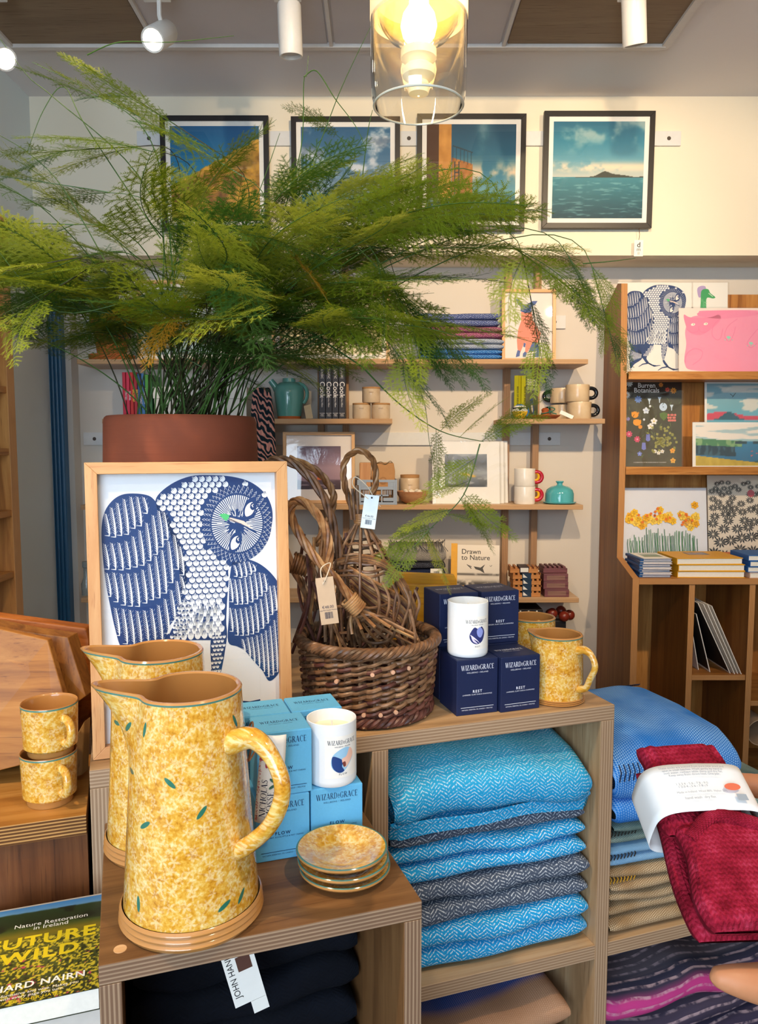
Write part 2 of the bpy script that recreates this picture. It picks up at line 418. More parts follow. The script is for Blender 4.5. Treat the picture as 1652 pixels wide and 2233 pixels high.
def serif_text(name, s, width, parent, mat, M=None, fn=None, tight=1.0, height=None):
    tot = sum(GLY[c][0] for c in s)*tight; k = width/tot; kh = height or k
    b = MB(); x = -width/2
    for ch in s:
        w, ps = GLY[ch]
        for p in ps:
            q = [Vector((x+a*k, y*kh, 0)) for a, y in p]
            area = sum(q[i].x*q[(i+1) % len(q)].y-q[(i+1) % len(q)].x*q[i].y for i in range(len(q)))
            if area < 0: q.reverse()
            q = [(fn(p3) if fn else (M @ p3 if M is not None else p3)) for p3 in q]
            b.add(q, [tuple(range(len(q)))])
        x += w*k*tight
    return b.build(name, mat, parent)
def refine(o, cuts=3):
    bm = bmesh.new(); bm.from_mesh(o.data); bmesh.ops.triangulate(bm, faces=bm.faces); bmesh.ops.subdivide_edges(bm, edges=bm.edges, cuts=cuts, use_grid_fill=True); bm.to_mesh(o.data); bm.free()
def barcode(b, x0, y0, w, h, M, n=14, seed=1):
    rng = random.Random(seed); x = x0
    while x < x0+w:
        ww = w/n*rng.choice((.25, .4, .7)); b.add([M @ Vector(p) for p in ((x, y0, 0), (x+ww, y0, 0), (x+ww, y0+h, 0), (x, y0+h, 0))], [(0, 1, 2, 3)]); x += ww+w/n*rng.choice((.3, .5))
# ================================================================== THE ROOM
ZC, YW, YA, ZS = 2.935, 3.30, 3.52, 2.294          # ceiling, upper wall, alcove wall, soffit
XL, XR, YF = P(65, 260, YW).x, 2.7, -2.1
def wallmat(name, a, b, bump=0.05):
    k = NT(name); co = k.co(); n = k.noise(co, 1.6, 3); n2 = k.noise(co, 55, 4)
    k.bump(n2, bump, 0.002)
    return k.fin(k.cmix(n, a, b), 0.75, 0.2)
CREAM = wallmat('cream_paint', '#ece0c8', '#f1e7d2')
ALC = wallmat('warm_grey_paint', '#d6cdc2', '#ddd5ca')
CEIL = wallmat('ceiling_paint', '#e3dede', '#eae5e4')
PALE = wallmat('pale_blue_paint', '#e0e9eb', '#e8eff0')
def quadbox(name, m, x0, x1, y0, y1, z0, z1, bevel=0):
    o = MB().box(x0, x1, y0, y1, z0, z1).build(name, m, bevel=bevel); return struct(o)
struct(quadbox('floor', wood('floor_boards', ('#5a3d26', '#6f4d31', '#83603f'), 'y', 0.5), XL-.1, XR+.1, YF-.1, YA+.1, -.06, 0))
quadbox('wall_back', CREAM, XL, XR, YW, YA+.12, ZS, ZC)
quadbox('wall_alcove', ALC, XL, XR, YA, YA+.12, 0, ZS)
quadbox('wall_left', PALE, XL-.12, XL, YF, YA+.12, 0, ZC)
quadbox('wall_right', CREAM, XR, XR+.12, YF, YA+.12, 0, ZC)
# shopfront behind the camera: wall with a wide glazed opening
m = MB(); wx0, wx1, wz0, wz1 = XL+.12, .45, .55, 2.75
for a in ((XL, wx0, 0, ZC), (wx1, XR, 0, ZC), (wx0, wx1, 0, wz0), (wx0, wx1, wz1, ZC)): m.box(a[0], a[1], YF-.14, YF, a[2], a[3])
struct(m.build('wall_front', CREAM))
m = MB(); BLUEP = plain('#2c5a7c', 0.4, 0.4, 0.05)
for k in range(5):
    x = wx0+(wx1-wx0)*k/4; m.box(x-.03, x+.03, YF-.1, YF-.04, wz0, wz1)
for z in (wz0, wz1, 2.2): m.box(wx0, wx1, YF-.1, YF-.04, z-.03, z+.03)
win = struct(m.build('window_1', BLUEP))
MB().box(wx0, wx1, YF-.075, YF-.07, wz0, wz1).build('window_pane', see_through('window_glass', 0.0, 1.45), win)
# ceiling with its field of panels
ceil = quadbox('ceiling', CEIL, XL, XR, YF, YA+.12, ZC, ZC+.1)
TAUPE = wood('taupe_panel', ('#84705a', '#927c65', '#9d876d'), 'x', 0.6, 0.7, 0.15, 0.05)
GREYP = plain('#d2cac8', 0.7, 0.2, 0.03, 6)
TRIM = plain('#e0d9d2', 0.6, 0.3, 0.03)
a = PZ(30, 104, ZC); b = PZ(1456, 86, ZC); yb = (a.y+b.y)/2; px0, px1 = a.x, b.x
bounds = [px0, PZ(343, 98, ZC).x, PZ(722, 95, ZC).x, PZ(1098, 90, ZC).x, px1]
for r in range(3):
    y1 = yb-.012-r*.64; y0 = y1-.60
    for k in range(4):
        mm = TAUPE if (k in (0, 3)) == (r % 2 == 0) else GREYP
        MB().box(bounds[k]+.014, bounds[k+1]-.014, y0, y1, ZC-.006, ZC+.002).build('ceiling_panel', mm, ceil)
m = MB()
for k in range(5):
    w = .028 if k in (0, 4) else .012
    m.box(bounds[k]-w/2, bounds[k]+w/2, yb-1.93, yb+.01, ZC-.016, ZC+.001)
for r in range(4): m.box(px0, px1, yb-.012-r*.64+.002, yb+.012-r*.64, ZC-.018, ZC+.001)
m.build('panel_trim', TRIM, ceil)
# blue fluted pilaster in the alcove's left corner, grey ribs beside it
m = MB(); xa, xb = P(93, 1000, 3.4).x, P(142, 1000, 3.4).x
m.box(xa, xb, 3.40, YA, 0, ZS)
for k in range(6):
    x = xa+(k+.5)*(xb-xa)/6; m.tube([(x, 3.40, 0.0), (x, 3.40, ZS)], .0075, 8)
struct(m.build('trim_1', plain('#2c6590', 0.35, 0.5, 0.06, 8)))
m = MB(); xc = P(72, 1000, 3.4).x
m.box(xc, xa, 3.43, YA, 0, ZS)
for k in range(3):
    x = xc+(k+.5)*(xa-xc)/3; m.tube([(x, 3.43, 0), (x, 3.43, ZS)], .007, 8)
struct(m.build('trim_2', plain('#8d9496', 0.4, 0.4, 0.04)))
# narrow pier right of the pilaster
quadbox('trim_3', ALC, xb, P(166, 1000, 3.46).x, 3.44, YA, 0, ZS)

# ================================================================== TRACK LIGHTS
WHITEMET = plain('#e6e2dc', 0.35, 0.5, 0.02)
YT = 2.50
tr = thing('lighting_track', 'white ceiling track that carries the spotlights, cut by the top edge', 'track', (0, YT, ZC-.008))
MB().box(px0-.08, px1+.1, -.018, .018, -.022, .002).build('rail', WHITEMET, tr, bevel=.002)
MB().box(px0-.08, px1+.1, -.006, .006, -.024, -.0218).build('slot', BLACK, tr)
def spot(px, py, label, axis, r=.037, ln=.15, lit=False):
    c = P(px, py, YT); c0 = Vector((c.x, YT, ZC-.033))
    t = thing('track_spotlight', label, 'spotlight', c0, 0, 'spotlights on the ceiling track')
    MB().box(-.05, .035, -.016, .016, -.028, .001).build('adapter', WHITEMET, t, bevel=.003)
    h = c-c0; ax = Vector(axis).normalized()
    MB().tube([(0, 0, -.02), (0, 0, h.z*.55), h-ax*ln*.3], .007, 8).build('arm', WHITEMET, t, smooth=True)
    q = Matrix.Translation(h) @ ax.to_track_quat('Z', 'Y').to_matrix().to_4x4()
    MB().lathe([(0, -ln*.5), (r*.92, -ln*.5), (r, -ln*.46), (r, ln*.48), (r*.96, ln*.5), (r*.82, ln*.49), (r*.78, ln*.42), (0, ln*.42)], 28, M=q).build('head', WHITEMET, t, smooth=True)
    if lit: MB().lathe([(r*.76, ln*.44), (r*.5, ln*.455), (0, ln*.46)], 24, M=q).build('lamp_lens', emit('lit_lamp', '#fff0d0', 14), t, smooth=True)
    return t
spot(348, 78, 'white track spotlight, switched on and facing the viewer, leftmost in full view', (-.12, -.75, -.55), ln=.13, lit=True)
spot(632, 66, 'white cylindrical track spotlight hanging straight down beside the lamp, between the two others', (.02, .12, -1))
spot(1382, 40, 'white cylindrical track spotlight at far right, tilted and turned away', (.16, .3, -1))
spot(-8, 112, 'white track spotlight cut by the left edge of the picture', (.6, -.45, -.55), ln=.13, lit=True)

# ================================================================== PENDANT LAMP
YP = 1.62
lb = P(912, 232, YP); rr = .0975
t = thing('pendant_lamp', 'clear glass pendant lamp with frosted white top and glowing bulb', 'lamp', (lb.x, YP, lb.z))
prof = [(rr*.93, 0), (rr*.975, .02), (rr, .06), (rr, .175)]
prof += [(r-.0035, z) for r, z in reversed(prof)]+[prof[0]]
GLASS = see_through('lamp_glass', 0.0, 1.5, (.97, .97, .95, 1), boost=2.6)
MB().lathe(prof, 56).build('glass_shade', GLASS, t, smooth=True)
MB().tube([(rr*.93*cos(a), rr*.93*sin(a), .001) for a in [2*pi*k/56 for k in range(57)]], .0022, 6, cap=False).build('rim', plain('#e9e7da', .1, .8, .02), t, smooth=True)
k = NT('frosted_glass'); k.fin('#fff3dc', .5, .3); k.b.inputs['Transmission Weight'].default_value = .35
k.b.inputs['Emission Color'].default_value = L4('#ffd9a0'); k.b.inputs['Emission Strength'].default_value = .28
fp = [(rr+.001, .168), (rr+.001, .33), (rr*.8, .36), (.03, .37)]; fp += [(max(.01, r-.005), z-.003) for r, z in reversed(fp)]
MB().lathe(fp+[fp[0]], 48).build('frosted_band', k.mat, t, smooth=True)
BULB = emit('bulb_glow', '#ffe6b0', 12)
MB().lathe([(0, .118), (.018, .121), (.032, .135), (.037, .155), (.032, .177), (.02, .195), (.018, .23)], 28).build('bulb', BULB, t, smooth=True)
k = NT('opal_diffuser'); k.fin('#fff1cf', .25, .5); k.b.inputs['Emission Color'].default_value = L4('#ffd68f'); k.b.inputs['Emission Strength'].default_value = .3
MB().lathe([(.03, .122), (.06, .135), (.083, .165), (.088, .2), (.085, .2), (.08, .168), (.058, .14), (.03, .127), (.03, .122)], 36).build('reflector_bowl', see_through('amber_bowl_glass', .15, 1.6, (1, .93, .74, 1), boost=3.0), t, smooth=True)
MB().lathe([(.002, .02), (.02, .024), (.024, .038), (.02, .046), (.033, .058), (.034, .072), (.022, .082), (.036, .092), (.036, .108), (.012, .118)], 28).build('glass_finial', k.mat, t, smooth=True)
MB().tube([(0, 0, .36), (0, 0, ZC-lb.z)], .004, 6).build('cord', WHITEP, t)
light('pendant_bulb_light', 'POINT', (lb.x, YP, lb.z+.09), 3, (1, .78, .5), shadow_soft_size=.04)

# ================================================================== WALL SHELVING
YS0, YS1 = 3.29, YA
PLYE = ply('ply_edge_shelf', 'z', 260, ('#d8b68e', '#a87d56'))
sh = thing('wall_shelving', 'long plywood wall shelves on slim uprights behind the fern', 'shelving', (0, YA, 0))
def zs(y): return P(826, y, YS0).z
ZA, ZB, ZCs, ZD, ZE = zs(783), zs(913), zs(1101), zs(1304), .42
def shelf(x0, x1, ztop, y0=YS0, y1=YS1, tk=.021):
    MB().box(x0, x1, y0-YA, y1-YA, ztop-tk, ztop, (0, 0, 1, 1, 0, 1)).build('shelf', [BIRCHX, PLYE], sh, bevel=.002)
    return ztop
xs = lambda px, z: (px-CX)/FPX*(YS0*_c-(z-EZ)*_s)
shelf(xs(167, ZA), xs(1282, ZA), ZA); shelf(xs(222, ZB), xs(855, ZB), ZB); shelf(xs(1093, ZB), xs(1319, ZB), ZB)
shelf(xs(175, ZCs), xs(1271, ZCs), ZCs); shelf(xs(176, ZD), xs(1262, ZD), ZD); shelf(xs(176, ZE), xs(1262, ZE), ZE)
for px in (1109, 1174, 752, 697):
    x = (px-CX)/FPX*3.38
    MB().box(x-.014, x+.014, -.062, -.0128, .35, 2.29, (0, 0, 1, 0, 0, 0)).build('upright', [BIRCHZ, ply('ply_edge_up%d' % px, 'x', 260, ('#c09a78', '#8a6546'), 'z')], sh, bevel=.001)
def batten(x0, x1, y, Y, label):
    z = P(826, y, Y).z; a = (x0-CX)/FPX; dd = Y*_c-(z-EZ)*_s
    t = thing('wall_batten', label, 'batten', ((x0-CX)/FPX*dd, Y, z))
    w = (x1-x0)/FPX*dd
    MB().box(0, w, -.012, -.0005, -.029, .029).build('board', plain('#dcdcdb', .5, .3, .02), t, bevel=.001)
    for q in (.05, w-.05, w*.5):
        MB().lathe([(0, 0), (.0075, .0), (.009, -.001)], 14, M=Matrix.Translation((q, -.0125, 0)) @ Matrix.Rotation(pi/2, 4, 'X')).build('screw_hole', plain('#4a4038', .6), t)
    return t
batten(300, 1482, 304, YW, 'white batten on the cream wall that the four photographs hang from')
batten(184, 1220, 957, YA, 'white batten along the grey wall below the middle shelves')
batten(184, 1232, 703, YA, 'white batten behind the top shelf, ending right of the hare picture')

# ================================================================== RIGHT DISPLAY STAND (oak)
XD = P(1303, 1225, YA).x
sd = thing('display_stand', 'tall oak display stand with picture ledges and cubbyholes by the wall', 'display stand', (XD, YA, 0))
ZT = P(1338, 617, 3.27).z; ZK = P(1500, 1262, 3.03).z; WD = 1.35
fy = lambda Y: Y-YA
prof = [(fy(3.505), 0), (fy(3.03), 0), (fy(3.03), ZK), (fy(3.24), ZK+.055), (fy(3.24), 1.5), (fy(3.28), ZT), (fy(3.33), ZT+.01), (fy(3.505), ZT-.07)]
TK = .026
OAKED = ply('oak_ply_edge', 'x', 300, ('#cf9a66', '#a8723f'), 'z'); OAKEZ = ply('oak_ply_edge_z', 'z', 300, ('#cf9a66', '#a8723f'), 'x')
DOAKZ = wood('dark_oak_z', ('#6b3f1c', '#8a5526', '#9c6530'), 'z')
MX = Matrix(((0, 0, 1, 0), (1, 0, 0, 0), (0, 1, 0, 0), (0, 0, 0, 1)))
MB().prism(prof, 0, TK, [0, 0]+[1]*8, M=MX).build('side_panel', [DOAKZ, OAKED], sd)
MB().box(TK, WD, fy(3.44), fy(3.455), .1, ZT-.015).build('back_panel', OAKZ, sd)
for yy, Y, dp in ((813, 3.235, .19), (1021, 3.235, .19)):
    z = P(1500, yy, Y).z
    MB().box(TK, WD, fy(Y), fy(Y+dp), z-.026, z, (0, 0, 1, 0, 0, 0)).build('ledge', [OAKX, OAKX], sd, bevel=.002)
    MB().box(TK, WD, fy(Y)-.002, fy(Y+.018), z-.0275, z+.006).build('ledge_lip', OAKX, sd, bevel=.002)
ZL1, ZL2 = P(1500, 813, 3.235).z, P(1500, 1021, 3.235).z
MB().box(TK, WD, fy(3.03), fy(3.44), ZK-.024, ZK, (0, 0, 1, 0, 0, 0)).build('desk_top', [OAKX, OAKEZ], sd, bevel=.0015)
xd1 = P(1509, 1300, 3.03).x-XD; xd2 = P(1641, 1300, 3.03).x-XD
for x in (xd1, xd2, xd2+.27):
    MB().box(x-.012, x+.012, fy(3.035), fy(3.44), 0, ZK-.024, (0, 0, 1, 0, 0, 0)).build('divider', [DOAKZ, OAKED], sd, bevel=.001)
MB().box(xd1-.06-.13, xd1-.012-.13, fy(3.36), fy(3.44), 0, ZK-.024).build('inner_post', DOAKZ, sd)
zq = P(1570, 1472, 3.04).z
MB().box(xd1+.012, xd2-.012, fy(3.04), fy(3.44), zq-.022, zq, (0, 0, 1, 0, 0, 0)).build('cubby_shelf', [OAKX, OAKEZ], sd, bevel=.001)
zq3 = P(1646, 1528, 3.04).z
MB().box(xd2+.012, xd2+.258, fy(3.04), fy(3.44), zq3-.022, zq3, (0, 0, 1, 0, 0, 0)).build('cubby_shelf', [OAKX, OAKEZ], sd, bevel=.001)
ZQ = zq; ZQ3 = zq3
MB().box(TK, WD, fy(3.06), fy(3.44), .08, .10).build('base_board', OAKX, sd)

# ================================================================== LEFT BOOKCASE
YB1 = 2.62; xbf = P(38, 1000, YB1).x; db = xbf-XL-.004
bc = thing('bookcase', 'oak bookcase along the left wall, cut by the left edge of the picture', 'bookcase', (XL+.004, 0, 0))
for y1 in (YB1, 1.75):
    MB().box(0, db, y1-.05, y1, 0, 2.25, (0, 0, 0, 1, 0, 0)).build('side_panel', [OAKZ, OAKED], bc, bevel=.001)
MB().box(0, .014, 1.75, YB1-.05, 0, 2.25).build('back_panel', DOAKZ, bc)
ZBC = []
for y in (705, 843, 978, 1112, 1245, 1390):
    z = P(14, y, YB1-.05).z; ZBC.append(z)
    MB().box(.014, db-.004, 1.75, YB1-.05, z-.022, z).build('shelf', OAKY, bc, bevel=.001)

# ================================================================== DISPLAY TABLES
PLA = dict(cols=('#b79c80', '#967a60'))
PLYX = ply('ply_edge_x', 'x', 190, gaxis='z', **PLA); PLYZ = ply('ply_edge_z', 'z', 190, gaxis='x', **PLA)
DPX = ply('dark_ply_x', 'x', 210, ('#a0856b', '#755a46'), 'z'); DPZ = ply('dark_ply_z', 'z', 210, ('#a0856b', '#755a46'), 'x')
ZLO, ZTA = .95, 1.03
# low walnut box
fl = Vector((-.299, .771, 0)); fr = Vector((.054, .877, 0))
uL, uR = fl.dot(TU), fr.dot(TU); vF = (fl.dot(TV)+fr.dot(TV))/2; wl = uR-uL; VT = 1.149; dl = VT-vF-.004
lo = thing('display_box', 'low dark walnut display box open at the front, under the yellow jugs', 'display box', tp(uL, vF, 0), TA)
tkl = .023
MB().box(0, wl, 0, dl, ZLO-tkl, ZLO, (1, 0, 2, 1, 1, 1)).build('top_board', [WALX, WALZ, DPZ], lo, bevel=.0012)
for x in (0, wl-tkl):
    MB().box(x, x+tkl, 0, dl, .02, ZLO-tkl, (0, 0, 1, 0, 0, 0)).build('side_board', [WALZ, DPX], lo, bevel=.0012)
MB().box(tkl, wl-tkl, dl-.014, dl, .02, ZLO-tkl).build('back_board', WALZ, lo)
MB().box(tkl, wl-tkl, .002, dl-.014, .60, .62).build('shelf_board', WALX, lo)
MB().box(0, wl, 0, dl, 0, .02).build('bottom_board', WALX, lo)
MB().lathe([(0, .0006), (.007, .0006), (.0072, 0)], 16, M=Matrix.Translation((.022, .022, ZLO))).build('wood_plug', PINEX, lo)
# tall ash shelving unit
uTR = PV(1340, 1537, VT).dot(TU); uTL = PV(195, 1695, VT).dot(TU); wt = uTR-uTL; DT = .62; tk = .028
ta = thing('shelving_unit', 'ash-veneered shelving unit with woollen throws in its cubbyholes', 'shelving unit', tp(uTL, VT, 0), TA)
lu = lambda px, py: PV(px, py, VT).dot(TU)-uTL
MB().box(0, wt, 0, DT, ZTA-tk, ZTA, (0, 0, 1, 1, 1, 1)).build('top_board', [ASHX, PLYZ], ta, bevel=.0012)
ud = lu(829, 1750); zsh = PV(1322, 2056, VT).z
print('tall', wt, 'div', ud, 'shelf z', zsh)
for x in (tk/2, ud, wt-tk/2):
    MB().box(x-tk/2, x+tk/2, 0, DT, 0, ZTA-tk, (0, 0, 1, 0, 0, 0)).build('upright', [ASHZ, PLYX], ta, bevel=.0012)
WR = 1.40
MB().box(wt-tk, WR, .0006, DT, zsh-tk, zsh, (0, 0, 1, 0, 0, 0)).build('shelf', [ASHX, PLYZ], ta, bevel=.0012)
MB().box(ud+tk/2, wt-tk, .0006, DT, zsh-tk, zsh, (0, 0, 1, 0, 0, 0)).build('shelf', [ASHX, PLYZ], ta, bevel=.0012)
MB().box(tk, ud-tk/2, .0006, DT, zsh-tk, zsh, (0, 0, 1, 0, 0, 0)).build('shelf', [ASHX, PLYZ], ta, bevel=.0012)
MB().box(WR, WR+tk, 0, DT, 0, zsh, (0, 0, 1, 0, 0, 0)).build('upright', [ASHZ, PLYX], ta, bevel=.0012)
MB().box(tk, WR, DT-.012, DT, 0, zsh-tk).build('back_board', WALZ, ta)
MB().box(tk, wt-tk, DT-.012, DT, zsh, ZTA-tk).build('back_board', WALZ, ta)
for x0, x1 in ((tk, ud-tk/2), (ud+tk/2, wt-tk/2), (wt+tk/2-tk/2, WR)):
    MB().box(x0, x1, 0.001, DT-.012, .24, .268).build('shelf', ASHX, ta, bevel=.001)
# left oak table
zlt = PV(182, 1776, VT).z; ult = lu(183, 1780)
print('left table z', zlt)
WARMX = wood('golden_oak_x', ('#8a5420', '#ad7330', '#c48b45'), 'x'); WARMZ = wood('dark_veneer_z', ('#4a2a14', '#643a1d', '#774a27'), 'z', 1.2)
lt = thing('oak_table', 'golden oak table with layered plywood edge under the stacked mugs', 'table', tp(uTL-.006-.5, VT-.002, 0), TA)
MB().box(0, .5, 0, .5, zlt-.030, zlt, (0, 0, 1, 1, 1, 1)).build('top_board', [WARMX, ply('ply_edge_gold', 'z', 200, ('#c79658', '#5f3b1c'))], lt, bevel=.001)
MB().box(0, .5, .010, .03, 0, zlt-.030).build('front_panel', WARMZ, lt)
MB().box(0, .02, .03, .5, 0, zlt-.030).build('side_panel', WARMZ, lt)
MB().box(.48, .5, .03, .5, 0, zlt-.030).build('side_panel', WARMZ, lt)
# ================================================================== PICTURES ON THE WALL
def frame_bars(t, w, h, bar, dep, mat_h, mat_v, M, tag_name='frame_bar'):
    # four mitred bars around an opening; local x across, y up, z towards the viewer
    o = [(-w/2, 0), (w/2, 0), (w/2, h), (-w/2, h)]; i = [(-w/2+bar, bar), (w/2-bar, bar), (w/2-bar, h-bar), (-w/2+bar, h-bar)]
    for k in range(4):
        j = (k+1) % 4
        MB().prism([o[k], o[j], i[j], i[k]], -dep, 0, M=M).build(tag_name, mat_h if k % 2 == 0 else mat_v, t, bevel=.0008)
def framed(name, label, loc, w, h, bar, dep, mats, M, art, border=0.0, rec=.006, group=None, mount='#f4f1ea', n=(110, 110), glass=True, cat='picture', artM=None):
    t = thing(name, label, cat, loc, 0, group)
    frame_bars(t, w, h, bar, dep, mats[0], mats[1], M)
    MB().box(-w/2+bar*.6, w/2-bar*.6, bar*.6, h-bar*.6, -dep*.95, -dep*.95+.004, M=M).build('back_board', plain('#8a7a66', .8), t)
    MB().box(-w/2+bar, w/2-bar, bar, h-bar, -dep*.95+.004, -rec-.0012, M=M).build('mount', plain(mount, .7, .2, .01), t)
    if art is not None:
        aw, ah = w-2*bar-2*border, h-2*bar-2*border
        painted('print', aw, ah, art, n[0], n[1], t, M @ Matrix.Translation((0, bar+border, -rec-.0008)))
    if glass: MB().box(-w/2+bar, w/2-bar, bar, h-bar, -rec+.0012, -rec+.002, M=M).build('glass', PANE, t)
    return t
BLK = plain('#1d1a1c', .4, .4, .04)
def cloud(u, v, seed, sx=5, sy=7): return vnoise(u, v, sx, sy, seed, 5)
def sea(u, v, hz, top='#16405a', bot='#2a6b7c'):
    t = np.clip(v/hz, 0, 1); c = lerp3([(0, top), (.6, bot), (1, '#3c8494')], t)
    w = vnoise(u, v/hz, 10, 26, 5, 4); return mix3(c, hx('#8fc0c4'), sst(w, .56, .8)*.5)
def photo_rock(u, v):
    sky = lerp3([(0, '#2f8fb4'), (.6, '#1579a8'), (1, '#0f5f92')], v)
    n = vnoise(u, v, 9, 9, 3, 5); rock = mix3(hx('#6b4410'), hx('#e0a83a'), sst(n+.25*u, .35, .85))
    edge = .38+.5*u+.06*(vnoise(u, v*0, 14, 1, 2)-.5)
    return mix3(rock, sky, sst(v-edge, -.01, .012))
def photo_clouds(u, v):
    sky = lerp3([(0, '#c99a78'), (.25, '#9fb2bd'), (.55, '#567f9f'), (1, '#1f5a83')], v)
    c = cloud(u, v, 11); sky = mix3(sky, hx('#e3e4e6'), sst(c, .5, .72)*.85); sky = mix3(sky, hx('#47607a'), sst(cloud(u, v, 21), .58, .75)*.6)
    return mix3(sea(u, v, .3), sky, sst(v, .3, .31))
def photo_tower(u, v):
    sky = lerp3([(.2, '#7fa6ad'), (.45, '#2f7590'), (.75, '#155a78'), (1, '#0f4763')], v)
    c = vnoise(u, v, 6, 5, 31, 5); band = np.exp(-((v-.5)/.10)**2)
    sky = mix3(sky, hx('#d8bfa2'), np.clip(band*sst(c, .32, .55), 0, 1)*.95)
    st = np.exp(-((u-.62-.12*(v-.8))/.07)**2)*sst(v, .6, .95); sky = mix3(sky, hx('#a8b8bb'), st*.55*sst(c, .3, .7))
    out = mix3(mix3(sea(u, v, .3, '#0f2f45', '#1f5567'), hx('#b5793a'), np.exp(-((u-.3)/.22)**2)*sst(v, .02, .28)*(1-sst(v, .28, .3))*sst(vnoise(u, v, 8, 30, 8), .35, .6)), sky, sst(v, .295, .305))
    n = vnoise(u, v, 20, 12, 4, 4); wall = mix3(hx('#7d4416'), hx('#c98d45'), n)
    out = mix3(out, wall, ((u < .52) & (u > .28) & (v > .26) & (v < .66-.30*(u-.28))).astype(float))
    out = mix3(out, hx('#4a2a12'), ((u < .14) & (v > .24)).astype(float)); out = mix3(out, mix3(hx('#b0752c'), hx('#dfa14e'), n), ((u >= .14) & (u < .28) & (v > .24)).astype(float))
    lad = ((np.abs(u-.315) < .006) | (np.abs(u-.365) < .006) | ((u > .315) & (u < .365) & (np.mod(v*26, 1) < .2))) & (v > .27) & (v < .62)
    out = mix3(out, hx('#20323a'), lad.astype(float))
    rail = ((np.abs(v-(.78-.32*(u-.29))) < .007) | ((np.mod(u*24, 1) < .16) & (v < .78-.32*(u-.29)) & (v > .64-.30*(u-.28)))) & (u > .29) & (u < .52)
    return mix3(out, hx('#1f3a44'), rail.astype(float))
def photo_island(u, v):
    sky = lerp3([(.44, '#b9c0ba'), (.6, '#5d9aae'), (.8, '#2f7f9a'), (1, '#1d6684')], v)
    c = vnoise(u, v, 5, 6, 41, 5); sky = mix3(sky, hx('#c9cfc6'), sst(c, .45, .75)*.65*sst(v, .6, .9))
    c2 = vnoise(u, v, 8, 12, 44, 5); low = np.exp(-((v-.53)/.05)**2)
    sky = mix3(sky, hx('#e2d2ba'), np.clip(low*sst(c2+.25*u, .45, .68), 0, 1))
    hill = .428+.052*np.exp(-((u-.57)/.08)**2)+.022*np.exp(-((u-.72)/.12)**2)+.008*vnoise(u, v*0, 30, 1, 3)
    out = mix3(sea(u, v, .43, '#16404e', '#2a6a78'), sky, sst(v, .426, .432))
    return mix3(out, hx('#3a3f38'), ((v < hill) & (v > .425) & (u > .25)).astype(float))
WP = [(348, 585, 253, 503, photo_rock, 'black-framed photograph of a golden rock under blue sky, leftmost on the cream wall', 0),
      (634, 872, 255, 504, photo_clouds, 'black-framed photograph of grey clouds over sea, second from left on the cream wall', 0),
      (909, 1147, 249, 502, photo_tower, 'black-framed photograph of an orange concrete tower with ladder above the sea', 0),
      (1186, 1428, 243, 497, photo_island, 'black-framed photograph of an island on a teal horizon, rightmost on the cream wall', 0)]
for x0, x1, y0, y1, fn, lb_, _ in WP:
    a = P(x0, y0, YW-.035); b = P(x1, y0, YW-.035); c = P((x0+x1)/2, y1, YW-.035)
    w, h = b.x-a.x, a.z-c.z
    t = framed('framed_photograph', lb_, ((a.x+b.x)/2, YW-.035, c.z), w, h, .021, .02, (BLK, BLK), stand(lean=R(-1)), fn, .019, .005, 'photographs on the cream wall', n=(150, 150))
    if fn is photo_island:
        # price tag on a string below the last picture
        p = P(1392, 541, YW-.03); g = thing('price_tag', 'white swing tag hanging below the island photograph', 'tag', (p.x, YW-.028, p.z))
        MB().box(-.019, .019, -.001, .001, -.033, .033).build('card', WHITEP, g)
        MB().tube([(0, 0, .03), (.003, 0, .055), (0, 0, .085)], .0009, 5).build('string', plain('#6b4a30'), g)
        text('lettering', 'd', .03, BLACK, g, stand(0, -.0013, .004), bold=.01)
        text('lettering', 'm', .022, BLACK, g, stand(0, -.0013, -.012)); text('lettering', '|||', .012, BLACK, g, stand(0, -.0013, -.024))
# ================================================================== ON THE WALL SHELVES
def SX(px, Y, z): return (px-CX)/FPX*(Y*_c-(z-EZ)*_s)
def MP(Y, z=1.5): return (Y*_c-(z-EZ)*_s)/FPX
def rbox(b, w, d, h, z0=0, mi=0, M=None): return b.box(-w/2, w/2, -d/2, d/2, z0, z0+h, mi, M)
TERRA = plain('#b5602f', .7, .25, .08, 25)
